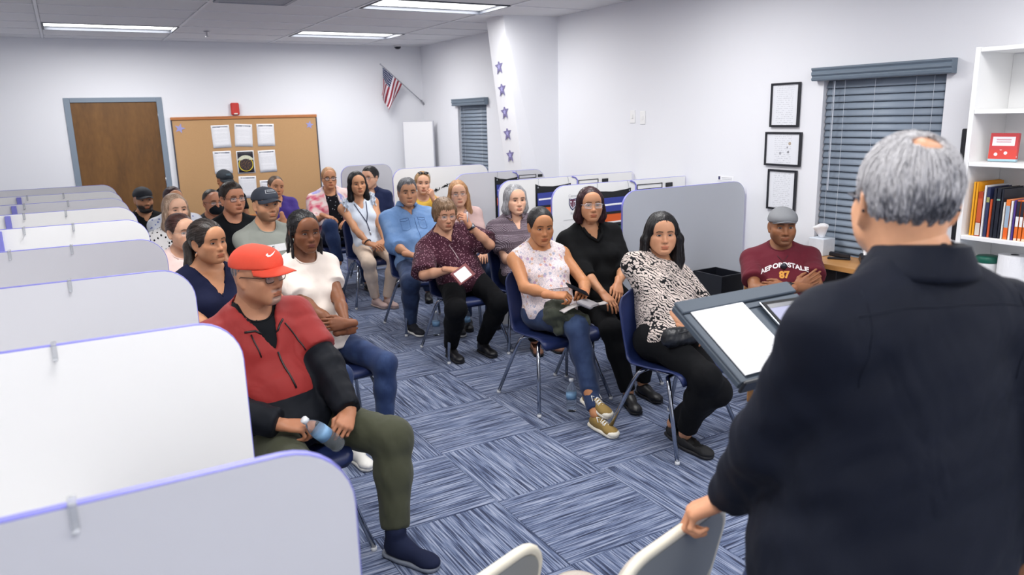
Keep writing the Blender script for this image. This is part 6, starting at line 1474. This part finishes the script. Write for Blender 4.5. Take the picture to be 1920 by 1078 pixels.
# 14 woman with ruffled blouse and lanyard
h, hd = clasp(.575, -.24, .04)
RUF = cloth('pale blue stripe', srgb(214, 222, 234), fold=.45)
p = person('woman with long black hair in a pale ruffled blouse wearing a lanyard', (2.475, 7.07), -4, (2.415, 7.2, 1.268), female=True, skin=srgb(196, 142, 106), hair=('long', 'black'), look=-4, roll=-3, face=dict(hlen=.24, hline=.080), w=.97, hands=h, handdir=hd, near=True,
    top=dict(m=RUF, sleeve=0, arm=-.004, neck=('v', .13, .06), nr=.062, hem=-.1), bottom=dict(m=cloth('cream trousers', srgb(222, 200, 180), fold=.35), off=.009), feet=dict(LW=(2.50, 6.80, .085), RW=(2.40, 6.85, .085)), toe=dict(L=(.2, -1), R=(.3, -1)), shoes=dict(m=mat('dusty pink canvas', srgb(182, 156, 150), .8), sole=mat('pink sole', srgb(176, 156, 150), .7)))
for k in (1, -1):      # ruffles at the shoulders
    sh = p.arm[k][0]; V = []; F = []; nu, nv = 40, 5
    for j in range(nv+1):
        for i in range(nu+1):
            a = -2.0+4.0*i/nu; r = .050+.036*j/nv+.010*math.sin(i*1.15+k)*j/nv; V.append(sh+np.array((k*(-.020+.018*j/nv+.008*math.sin(i*.9)*j/nv), r*math.sin(a)*1.0, r*math.cos(a)*1.0+.004)))
    F = [(j*(nu+1)+i, j*(nu+1)+i+1, (j+1)*(nu+1)+i+1, (j+1)*(nu+1)+i) for j in range(nv) for i in range(nu)]
    o = mesh_np('ruffle', np.array(V), np.array(F), RUF, p.body, True); o.modifiers.new('s', 'SOLIDIFY').thickness = .003
    V = [np.array(v)+np.array((k*-.028, -.01, .012)) for v in V]; o = mesh_np('ruffle', np.array(V)*1.0, np.array(F), RUF, p.body, True); o.modifiers.new('s', 'SOLIDIFY').thickness = .003
LAN = mat('navy lanyard', srgb(34, 44, 78), .7); shirt_line(p, [(-.062, .14), (-.03, .02), (.0, -.06)], .0042, LAN, 'lanyard', 4, None, .004); shirt_line(p, [(.058, .14), (.03, .02), (.0, -.06), (.004, -.15)], .0042, LAN, 'lanyard', 4, None, .004)
shirt_line(p, [(.004, -.15), (.004, -.19)], .005, M_chrome, 'lanyard_clip', 2, None, .006)
w1 = p.arm[-1]; c = w1[2]*.93+w1[1]*.07; d_ = unit(w1[2]-w1[1]); x_, y_, z_ = frame(d_, (0, 0, 1)); mb = MB(); mb.tube([Vector(c+(x_*math.cos(a)+z_*math.sin(a))*.032) for a in np.linspace(0, 6.283, 17)[:-1]], .006, 6, closed=True); mesh_np('bracelet', mb.v, mb.f, mat('dark bracelet', srgb(40, 30, 32), .5), p.body, True)
chair(2.475, 7.07, -2, 'navy stacking chair under the woman with the lanyard')
# 15 man in navy shirt
p = person('man in a navy polo shirt behind the lanyard woman', (2.88, 8.06), -12, (2.89, 8.15, 1.25), skin='fair', hair=('short', 'black'), look=-52, face=dict(htop=.006), hands=lap()[0], handdir=lap()[1], w=1.05, top=dict(m=cloth('navy pique', srgb(28, 38, 74)), sleeve=.6, nr=.062, collar=dict(m=cloth('navy pique', srgb(28, 38, 74)), gap=24)), bottom=dict(m=JEAND), shoes=dict(m=SHB)); glasses(p.body, p.Mh, p.hs, (40, 40, 46), .05, .03, .0013); chair(2.88, 8.04, -5, 'navy stacking chair under the man in navy')
# 16 man in the denim shirt
DEN = cloth('light denim shirt', srgb(108, 142, 188), 'denim', srgb(84, 116, 164), srgb(140, 168, 204), fold=.5)
p = person('man with greying hair in a light blue denim shirt', (2.515, 5.96), -6, (2.535, 6.22, 1.255), skin=srgb(188, 138, 106), hair=('short', 'salt'), look=-12, face=dict(fat=.006, htop=.004, jaw=1.06, brow=.0055), w=1.14, belly=.028, near=True, hands=dict(RW=(2.37, 5.83, .66), LW=(2.60, 5.80, .62)), handdir=dict(R=((.85, -.45, -.15), (0, -.3, 1)), L=((-.8, -.6, -.1), (0, 0, 1))),
    top=dict(m=DEN, sleeve=(1.38, 1.3), off=.014, grow=.012, nr=.062, neck=('v', .10, .035), hem=-.16, wr=.005, collar=dict(m=DEN, gap=30, up=.052, r=.066)), bottom=dict(m=JEAN), feet=dict(LW=(2.62, 5.60, .085), RW=(2.33, 5.80, .085)), toe=dict(R=(.2, -1)), shoes=dict(m=mat('black canvas', srgb(26, 28, 36), .8), sole=SOLEW))
M_den2 = cloth('denim seam', srgb(78, 106, 152), fold=.1); shirt_line(p, [(.012, .07), (.012, -.05), (.014, -.18)], .0022, M_den2, 'placket'); 
for s_ in (-1, 1):
    shirt_line(p, [(s_*.04, .055), (s_*.075, .045), (s_*.11, .055), (s_*.11, .075), (s_*.04, .075), (s_*.04, .055)], .0018, M_den2, 'pocket_flap'); shirt_line(p, [(s_*.04, .05), (s_*.04, -.03), (s_*.075, -.045), (s_*.11, -.03), (s_*.11, .05)], .0013, M_den2, 'pocket')
for k in (1, -1):
    sh, el, wr = p.arm[k]; f = .34 if k == 1 else .28; c = el+(wr-el)*f; d_ = unit(wr-el); mb = MB(); mb.tube([c-d_*.035, c-d_*.03, c+d_*.005, c+d_*.008], [.045, .058, .056, .05], 16); mesh_np('rolled_cuff', mb.v, mb.f, DEN, p.body, True)
chair(2.515, 5.955, 0, 'navy stacking chair under the man in denim')
# 17 woman with sunglasses on her head
p = person('blond woman with sunglasses pushed up in her hair and a hand at her mouth', (3.12, 7.12), -14, (3.135, 7.27, 1.222), female=True, skin='fair', hair=('back', 'blond'), look=-16, roll=3, face=dict(hvol=.014), hands=dict(LW=(3.17, 7.10, .965), RW=(3.02, 6.98, .64)), handdir=dict(L=((-.25, -.25, .8), (.5, -.8, .1))), poses=('fist', 'rest'), poles=((.7, -.3, -.8), None), top=dict(m=cloth('yellow top', srgb(206, 168, 70)), sleeve=0, neck=('scoop', .07, .07)), bottom=dict(m=JEAN), shoes=dict(m=SHB))
mb = MB()
for s_ in (-1, 1): mb.lathe([(.002, -.004), (.026, -.003), (.027, .0), (.002, .003)], 14, Matrix.Translation((s_*.030, -.062, .118)) @ Matrix.Rotation(math.radians(35), 4, 'X') @ Matrix.Diagonal((1.1, .75, 1, 1)))
mb.tube([(-.01, -.07, .118), (.01, -.07, .118)], .002, 5)
for s_ in (-1, 1): mb.tube([(s_*.058, -.06, .118), (s_*.082, -.02, .08), (s_*.086, .03, .03)], .0018, 5)
mesh_np('sunglasses', xf(p.Mh, np.array([tuple(v) for v in mb.v])*p.hs), mb.f, mat('dark sunglasses', srgb(26, 22, 22), .15), p.body, True); chair(3.12, 7.1, -8, 'navy stacking chair under the blond woman with sunglasses')
# 18 older woman in burgundy
BUR = cloth('burgundy with pale specks', srgb(66, 28, 44), 'specks', srgb(170, 130, 144), scale=1.35, fold=.4)
p = person('older woman with short tan hair and glasses in a burgundy speckled blouse', (2.505, 5.09), -4, (2.395, 5.17, 1.172), female=True, skin=srgb(196, 146, 118), hair=('oldshort', 'tan'), look=-6, pitch=9, face=dict(fat=.004, hvol=.018), w=1.14, bust=1.25, belly=.03, near=True, hands=dict(RW=(2.285, 4.865, .70), LW=(2.51, 4.985, .985)), handdir=dict(R=((.85, -.45, -.1), (0, -.3, 1)), L=((-.5, -.1, .9), (.6, -.7, .3))), poses=('grip', 'soft'), poles=((.75, -.35, -.7), (-.8, .2, -.6)),
    top=dict(m=BUR, sleeve=(.92, .95), neck=('v', .09, .05), nr=.060, grow=.02, off=.012, hem=-.18, wr=.005), bottom=dict(m=BLKP, off=.014), feet=dict(LW=(2.57, 4.96, .085), RW=(2.31, 4.98, .085)), toe=dict(L=(.1, -1), R=(.05, -1)), shoes=dict(m=SHB, sole=SOLED, kind='boot'))
glasses(p.body, p.Mh, p.hs, (196, 150, 120), .054, .038, .0017); BURP = p
shirt_line(p, [(-.03, .07), (-.022, .0), (-.02, -.05)], .0028, mat('pale braid trim', srgb(190, 170, 176), .7), 'trim')
sh, el, wr = p.arm[1]; c = wr*.95+el*.05; d_ = unit(wr-el); mb = MB(); mb.tube([c-d_*.008, c+d_*.008], [.0315, .0315], 16); wt = mesh_np('watch', mb.v, mb.f, SHB, p.body, True)
x_, y_, z_ = frame(d_, (.3, -1, .2)); mb = MB(); mb.tube([Vector(c+z_*.030), Vector(c+z_*.038)], .015, 14); mesh_np('watch_face', mb.v, mb.f, M_chrome, wt, True)
nb = empty('notebook', (2.335, 4.775, .675)); nb.rotation_euler = (math.radians(50), math.radians(-22), math.radians(12)); tag(nb, 'red notebook with white pages in the hand of the woman in burgundy', 'notebook')
MB().bbox(-.075, -.055, -.006, .075, .055, -.002, .001).bbox(-.075, -.055, .008, .075, .055, .010, .001).build('cover', mat('red leather', srgb(120, 40, 44), .5), nb); MB().box(-.07, -.05, -.002, .07, .05, .008).build('pages', M_paper, nb); MB().box(-.06, -.045, .0102, .05, .04, .0112).build('white_sheet', M_paper, nb)
pn = MB().tube([(0, 0, 0), (0, 0, .09)], .0045, 8).build('pen', M_paper, smooth=True); pn.location = (2.475, 4.945, 1.02); pn.rotation_euler = (math.radians(20), math.radians(-12), 0); tag(pn, 'white pen held up beside the face of the woman in burgundy', 'pen'); MB().tube([(0, 0, .09), (0, 0, .098)], [.0045, .002], 8).build('pen_tip', M_blk, pn)
chair(2.5, 5.1, 0, 'navy stacking chair under the older woman in burgundy')
# 19 woman with long blond hair
p = person('woman with long strawberry blond hair and thin glasses', (2.99, 6.0), -14, (2.985, 6.13, 1.212), female=True, skin='fair', hair=('long', 'ginger'), look=-20, roll=-4, face=dict(hlen=.30, hwid=1.02, hline=.08), w=1.0, hands=lap()[0], handdir=lap()[1], top=dict(m=cloth('dusty rose', srgb(198, 168, 164)), sleeve=1.6, neck=('v', .1, .05)), bottom=dict(m=JEAN), shoes=dict(m=SHB)); glasses(p.body, p.Mh, p.hs, (120, 60, 56), .048, .028, .0011); chair(2.99, 5.98, -8, 'navy stacking chair under the woman with long blond hair')
# 20 grey haired woman in plaid
PLD = cloth('dark plaid', srgb(52, 40, 50), 'plaid', srgb(136, 120, 132), srgb(186, 174, 184), scale=1.7)
h, hd = cross_arms(.69, -.16, .0)
p = person('grey haired woman in a dark plaid short sleeved shirt', (3.0, 5.03), -12, (2.995, 5.14, 1.238), female=True, skin='light', hair=('bob', 'grey'), look=-10, face=dict(hlen=.115, hwid=.98, fat=.003, hline=.082), w=1.1, hands=h, handdir=hd, poses=('soft', 'soft'), near=True, top=dict(m=PLD, sleeve=.72, nr=.060, neck=('v', .11, .04), grow=.010, collar=dict(m=PLD, gap=32)), bottom=dict(m=BLKP), feet=dict(RW=(2.93, 4.78, .085), LW=(3.06, 4.76, .085)), shoes=dict(m=mat('brown sandal', srgb(120, 82, 62), .6), sole=SOLED, kind='flat_pump')); earring(p.body, p.Mh, p.hs, 'drop', (150, 150, 150), .008); chair(3.0, 5.03, -5, 'navy stacking chair under the grey haired woman')
# 21 woman in floral top with phone
FLO = cloth('pale floral', srgb(228, 214, 214), 'floral', fold=.3)
p = person('woman in a sleeveless floral top looking down over her phone', (2.525, 3.89), -8, (2.535, 4.04, 1.198), female=True, skin=srgb(186, 128, 88), hair=('back', 'black'), look=-14, pitch=8, face=dict(fat=.006, hvol=.012, hline=.070, gaze=(0, -.8), nst=160, sr=.0006), w=1.06, bust=1.15, belly=.02, near=True, hands=dict(RW=(2.37, 3.66, .735), LW=(2.61, 3.66, .725)), handdir=dict(R=((.75, -.65, .05), (-.4, -.1, 1)), L=((-.6, -.8, .1), (.5, -.1, 1))), poses=('grip', 'grip'), poles=((.75, .3, -.6), (-.75, .3, -.6)),
    top=dict(m=FLO, sleeve=0, arm=-.012, nr=.066, neck=('scoop', .035, .07), hem=-.1, off=.010, wr=.003), bottom=dict(m=JEAN, off=.009, hem=.06, wr=.002), feet=dict(RW=(2.455, 3.40, .19), LW=(2.44, 3.32, .085)), knees=dict(RW=(2.50, 3.40, .80), LW=(2.62, 3.3, .7)), toe=dict(R=(.25, -1), L=(.15, -1)),
    shoes=dict(m=mat('olive canvas', srgb(142, 116, 62), .85, bump=.3, bscale=300), sole=mat('ivory rubber', srgb(234, 228, 212), .6), kind='sneaker', s=1.0, pitch=dict(R=-.18)))
shirt_line(p, [(-.15, -.115), (-.07, -.12), (0, -.118), (.07, -.12), (.15, -.115)], .0035, FLO, 'waist_seam', 4)
for k in (1, -1):
    sh = p.arm[k][0]; V = []; nu, nv = 30, 3
    for j in range(nv+1):
        for i in range(nu+1): a = -1.7+3.4*i/nu; r = .046+.018*j/nv+.004*math.sin(i*1.4)*j/nv; V.append(sh+np.array((k*(-.026+.016*j/nv), r*math.sin(a), r*math.cos(a)+.002)))
    F = [(j*(nu+1)+i, j*(nu+1)+i+1, (j+1)*(nu+1)+i+1, (j+1)*(nu+1)+i) for j in range(nv) for i in range(nu)]; o = mesh_np('armhole_frill', np.array(V), np.array(F), FLO, p.body, True); o.modifiers.new('s', 'SOLIDIFY').thickness = .0025
LACE = mat('white lace', srgb(238, 236, 230), .8)
for nm in 'LR':      # sneaker details: toe cap, laces
    u, M = getattr(p, 'shoe'+nm); V, Q = iso([ell((0, .150, .026), (.041, .042, .026), .01)], .006, keep=[lambda X, Y, Z: .142-Y+0*X+0*Z, lambda X, Y, Z: .014-Z+0*X+0*Y]); mesh_np('toe_cap', xf(M, V), Q, MATS['ivory rubber'], u, True); mb = MB()
    for k in range(5):
        y = .045+.018*k; z = .083-.0062*k-.05*max(0, (k-2))*.05; mb.tube([(-.024, y, z-.014), (0, y+.006, z), (.024, y+.012, z-.014)], .0032, 6); mb.tube([(.024, y, z-.014), (0, y+.006, z+.001), (-.024, y+.012, z-.014)], .0032, 6)
    mb.tube([(.004, .04, .082), (.03, .03, .092), (.038, .055, .07)], .003, 6); mb.tube([(-.004, .04, .082), (-.03, .03, .09), (-.036, .058, .068)], .003, 6)
    mesh_np('laces', xf(M, np.array([tuple(v) for v in mb.v])), mb.f, LACE, u, True)
FLP = p
ph = MB().bbox(-.036, -.074, -.004, .036, .074, .004, .004).build('phone', mat('black phone', srgb(16, 17, 20), .2)); ph.location = (2.50, 3.585, .765); ph.rotation_euler = (math.radians(28), math.radians(-8), math.radians(70)); tag(ph, 'black smartphone held by the woman in the floral top', 'phone'); MB().box(-.032, -.068, .004, .032, .068, .0045).build('screen', mat('phone glass', srgb(30, 32, 40), .08), ph)
# jacket and flat grey purse in her lap
bo = [ell((2.43, 3.70, .645), (.085, .075, .045), .03), ell((2.37, 3.66, .60), (.06, .06, .05), .03), cone((2.35, 3.62, .64), (2.44, 3.56, .60), .03, .024, .03), cone((2.48, 3.62, .63), (2.52, 3.52, .585), .03, .03, .03), ell((2.39, 3.62, .54), (.035, .04, .05), .03)]
V, Q = iso(bo, .008, it=1); n = normals(V, Q); V = V+n*(.011*fnoise(V, 75, 9))[:, None]; o = mesh_np('folded_jacket', V, Q, cloth('olive canvas jacket', srgb(58, 62, 52), fold=.7), None, True); tag(o, 'crumpled olive green jacket in the lap of the woman in the floral top', 'jacket')
pu = MB(); pu.bbox(-.085, -.05, -.012, .085, .05, .012, .008); pu = pu.build('purse', mat('grey suede', srgb(140, 136, 140), .8)); pu.location = (2.535, 3.53, .685); pu.rotation_euler = (math.radians(18), math.radians(8), math.radians(38)); tag(pu, 'small grey clutch purse on the knee of the woman in the floral top', 'purse'); MB().box(-.06, -.052, -.002, .06, -.05, .004).build('zipper', M_chrome, pu)
V = []; F = []
for i in range(25):
    t = i/24; x = 2.36+.34*t; y = 3.545+.03*t; z = .655+.018*math.sin(t*5)+.02*t
    for wv in (-.028, -.01, .01, .028): V.append((x+wv*.1, y+wv, z+.004*math.cos(wv*50)))
for i in range(24):
    for j in range(3): F.append((i*4+j, i*4+j+1, i*4+j+5, i*4+j+4))
o = mesh_np('bag_strap', V, np.array(F), mat('pale grey strap', srgb(176, 170, 168), .8), pu, True); o.matrix_parent_inverse = pu.matrix_basis.inverted(); o.modifiers.new('s', 'SOLIDIFY').thickness = .003
chair(2.52, 3.885, 0, 'navy stacking chair under the woman in the floral top')
# 22 woman in black with silver glasses
BKN = cloth('black knit', srgb(13, 14, 16), fold=.35)
p = person('woman with a wine coloured bob and silver glasses in a black top', (2.985, 3.94), -12, (2.965, 4.10, 1.292), female=True, skin=srgb(188, 136, 102), hair=('bob', 'wine'), look=-22, pitch=-3, face=dict(hlen=.125, hwid=1.0, hline=.080), w=1.12, bust=1.15, near=True, hands=dict(LW=(2.97, 3.80, .70), RW=(2.82, 3.70, .62)), handdir=dict(L=((-.35, -.75, -.5), (.2, -.5, .8))), poses=('rest', 'rest'), poles=((.9, .25, -.5), None),
    top=dict(m=BKN, sleeve=1.35, neck=('v', .12, .06), nr=.064, hem=-.15, grow=.008), bottom=dict(m=BLKP), feet=dict(LW=(3.0, 3.58, .085), RW=(2.82, 3.50, .085)), shoes=dict(m=SHB))
glasses(p.body, p.Mh, p.hs, (206, 206, 214), .054, .032, .0014); earring(p.body, p.Mh, p.hs, 'hoop', (210, 206, 190), .014)
shirt_line(p, [(-.062, .19), (-.05, .13), (0, .085), (.05, .13), (.062, .19)], .011, BKN, 'neck_band', 4, None, .006)
mb = MB()
for k in range(9): a = -1.15+2.3*k/8; mb.lathe([(.0008, -.003), (.0028, 0), (.0008, .003)], 6, Matrix.Translation((.088*math.sin(a), -.018, .034+.102*math.cos(a))))
mesh_np('hair_pins', xf(p.Mh, np.array([tuple(v) for v in mb.v])*p.hs), mb.f, mat('pearl pins', srgb(220, 214, 206), .3), p.body, True)
chair(2.985, 3.93, -5, 'navy stacking chair under the woman in black')
# 23 woman in the black and white blouse
ZEB = cloth('black and white print', srgb(208, 194, 186), 'zebra', srgb(16, 17, 22), fold=.3, scale=.85)
p = person('woman with long black hair in a black and white patterned blouse', (2.745, 3.01), 6, (2.865, 3.27, 1.208), female=True, skin=srgb(200, 146, 112), hair=('long', 'black'), look=-30, pitch=-2, face=dict(hlen=.25, hwid=1.28, fat=.008, jaw=.98, hline=.070, hfront=-.015, hvol=.02), w=1.14, bust=1.2, belly=.03, near=True, hands=dict(RW=(2.735, 2.91, .645), LW=(2.98, 2.93, .64)), handdir=dict(R=((.35, -.9, -.25), (0, -.2, 1)), L=((-.5, -.8, -.2), (0, 0, 1))), poses=('rest', 'soft'), poles=((.8, .2, -.6), (-.35, -.05, -.9)),
    top=dict(m=ZEB, sleeve=1.3, nr=.062, neck=('scoop', .055, .075), hem=-.2, off=.012, grow=.010), bottom=dict(m=BLKP, off=.014, hem=.06), feet=dict(RW=(2.68, 2.84, .085), LW=(2.72, 2.98, .085)), knees=dict(RW=(2.66, 2.3, .8), LW=(2.82, 2.3, .8)), toe=dict(R=(-.02, -1), L=(-.25, -1)), shoes=dict(m=mat('black suede', srgb(20, 20, 22), .8), sole=SOLED, kind='flat_pump'))
PATP = p
bo = [ell((2.665, 2.865, .622), (.115, .045, .045), .03), ell((2.59, 2.88, .625), (.05, .035, .05), .03), ell((2.74, 2.85, .625), (.05, .035, .045), .03), cone((2.57, 2.87, .665), (2.76, 2.845, .66), .014, .014, .03)]; V, Q = iso(bo, .007, it=1); n = normals(V, Q); V = V+n*(.004*fnoise(V, 90, 4))[:, None]
o = mesh_np('handbag', V, Q, mat('black leather', srgb(24, 26, 30), .35, bump=.4, bscale=60), None, True); tag(o, 'small black leather handbag in the lap of the woman in the patterned blouse', 'handbag')
mb = MB(); mb.tube([(2.60, 2.84, .655), (2.66, 2.822, .665), (2.73, 2.835, .665)], .003, 6); mb.build('bag_zipper', M_ink, o, True)
chair(2.74, 3.0, 8.5, 'navy stacking chair under the woman in the patterned blouse')
# 24 man in maroon T-shirt
MAR = cloth('maroon jersey', srgb(98, 28, 42), fold=.4)
h, hd = dict(L=(-.03, -.20, .735), R=(.035, -.15, .72)), dict(L=((-1, .15, -.05), (0, -1, .3)), R=((.8, .25, .45), (.25, -1, .2)))
p = person('man in a maroon T-shirt and grey flat cap with folded arms', (3.755, 3.13), -42, (3.845, 3.26, 1.168), skin=srgb(146, 98, 68), hair=('crop', 'black'), look=-36, pitch=0, face=dict(hvol=.003, fat=.004, beard=(.35, (.03, .02, .018), 'full')), w=1.10, near=True, hands=h, handdir=hd, poses=('soft', 'flat'), poles=((.95, .1, -.35), (-.95, .1, -.35)), top=dict(m=MAR, sleeve=.72, nr=.064, grow=.010), bottom=dict(m=JEAND), shoes=dict(m=SHB, sole=SOLED))
cap_mesh(p.body, p.Mh, p.hs, (132, 134, 138), 'flat')
shirt_text(p, 'AEROPOSTALE', .042, mat('white print', srgb(232, 226, 228), .7), at=(.0, .03), bend=2.2, bold=.0016); shirt_text(p, '87', .06, mat('gold print', srgb(214, 150, 60), .7), at=(.0, -.035), bold=.003)
mb = MB(); mb.tube(on_shirt(p, [(-.06, .16), (-.03, .09), (.0, .05), (.03, .09), (.06, .16)], None, .004), .0016, 5); mesh_np('neck_cord', mb.v, mb.f, mat('dark cord', srgb(40, 36, 40), .6), p.body, True)
sg = MB(); q_ = on_shirt(p, [(0, .02)], None, .012)[0]; sg.lathe([(.002, -.006), (.02, -.004), (.02, .004), (.002, .006)], 12, Matrix.Translation(q_) @ Matrix.Rotation(math.pi/2, 4, 'X')); mesh_np('hanging_glasses', sg.v, sg.f, mat('dark lens', srgb(36, 38, 52), .2), p.body, True)
for k in (1,):
    sh, el, wr = p.arm[k]; c = wr*.9+el*.1; d_ = unit(wr-el); mb = MB(); mb.tube([c-d_*.011, c+d_*.011], [.0335, .0335], 16); wt = mesh_np('watch', mb.v, mb.f, SHB, p.body, True); x_, y_, z_ = frame(d_, (0, -1, .4)); mb = MB(); mb.tube([Vector(c+z_*.030), Vector(c+z_*.040)], .019, 14); mesh_np('watch_face', mb.v, mb.f, M_blk, wt, True)
# his wooden chair
e = empty('wooden_chair', (3.755, 3.13, 0), math.radians(-42)); tag(e, 'wooden chair with dark seat under the man in maroon', 'chair')
MB().bbox(-.22, -.21, .40, .22, .22, .445, .01).build('seat', SHB, e); MB().bbox(-.235, .225, .70, .235, .255, .83, .01).build('backrest', M_desk, e)
for s_ in (-1, 1): MB().bbox(s_*.2-.018, -.2, 0, s_*.2+.018, -.165, .40, .004).build('front_leg', M_desk, e); MB().bbox(s_*.21-.016, .222, 0, s_*.21+.016, .256, .70, .004).build('rear_leg', M_desk, e)
# ------------------------------------------------------------------ 25 the speaker, seen from behind
NVB = cloth('midnight cotton shirt', srgb(22, 26, 38), fold=.6, rough=.7)
p = person('grey haired speaker in a dark navy shirt standing with his back to us', (1.345, .755), 165, (1.28, .818, 1.728), skin=srgb(214, 158, 122), hair=('receding', 'grey'), look=142, face=dict(nl=.148, crown=1, hvol=.012, nst=3000, sr=.0008, neck=.060, fat=.004, hs=1.0), w=1.12, near=True, standing=(.10, -.025, .978), sc=1.04, shl=.95, hands=dict(LW=(1.168, 1.10, .93), RW=(1.54, .66, .92)), handdir=dict(L=((.64, -.45, -.45), (.1, -.2, 1)), R=((0, -.2, -1), (-1, 0, 0))), poses=('hook', 'soft'), poles=((.6, .9, -.1), (-.6, .9, -.1)),
    top=dict(m=NVB, sleeve=1.97, off=.011, grow=.007, nr=.066, hem=-.36, wr=.006, extra=lambda p: [ell(p.pt(-.04, 0, -.16), (.25, .17, .20), .05), ell(p.pt(-.07, 0, .22), (.22, .14, .28), .05), ell(p.pt(.09, .035, -.12), (.118, .135, .15), .05), ell(p.pt(0, .01, .3), (.17, .125, .2), .05)], collar=dict(m=NVB, gap=18, h=.042, r=.066, up=.036), lap=False), bottom=dict(m=JEAND, off=.016), feet=dict(LW=(1.06, 1.06, .085), RW=(1.38, .76, .085)), shoes=dict(m=SHB, sole=SOLED))
glasses(p.body, p.Mh, p.hs, (30, 34, 52), .05, .034, .0024); SPK = p

shirt_line(p, [(-.18, .165), (-.10, .178), (0, .182), (.10, .178), (.18, .165)], .0012, NVB, 'yoke_seam', 5, None, .0002, None, -1)
for s_ in (-1, 1): shirt_line(p, [(s_*.155, .20), (s_*.165, .12), (s_*.155, .04)], .0012, NVB, 'armhole_seam', 5, None, .0002, None, -1)
# his hair: white on top, darker grey at the back of the head
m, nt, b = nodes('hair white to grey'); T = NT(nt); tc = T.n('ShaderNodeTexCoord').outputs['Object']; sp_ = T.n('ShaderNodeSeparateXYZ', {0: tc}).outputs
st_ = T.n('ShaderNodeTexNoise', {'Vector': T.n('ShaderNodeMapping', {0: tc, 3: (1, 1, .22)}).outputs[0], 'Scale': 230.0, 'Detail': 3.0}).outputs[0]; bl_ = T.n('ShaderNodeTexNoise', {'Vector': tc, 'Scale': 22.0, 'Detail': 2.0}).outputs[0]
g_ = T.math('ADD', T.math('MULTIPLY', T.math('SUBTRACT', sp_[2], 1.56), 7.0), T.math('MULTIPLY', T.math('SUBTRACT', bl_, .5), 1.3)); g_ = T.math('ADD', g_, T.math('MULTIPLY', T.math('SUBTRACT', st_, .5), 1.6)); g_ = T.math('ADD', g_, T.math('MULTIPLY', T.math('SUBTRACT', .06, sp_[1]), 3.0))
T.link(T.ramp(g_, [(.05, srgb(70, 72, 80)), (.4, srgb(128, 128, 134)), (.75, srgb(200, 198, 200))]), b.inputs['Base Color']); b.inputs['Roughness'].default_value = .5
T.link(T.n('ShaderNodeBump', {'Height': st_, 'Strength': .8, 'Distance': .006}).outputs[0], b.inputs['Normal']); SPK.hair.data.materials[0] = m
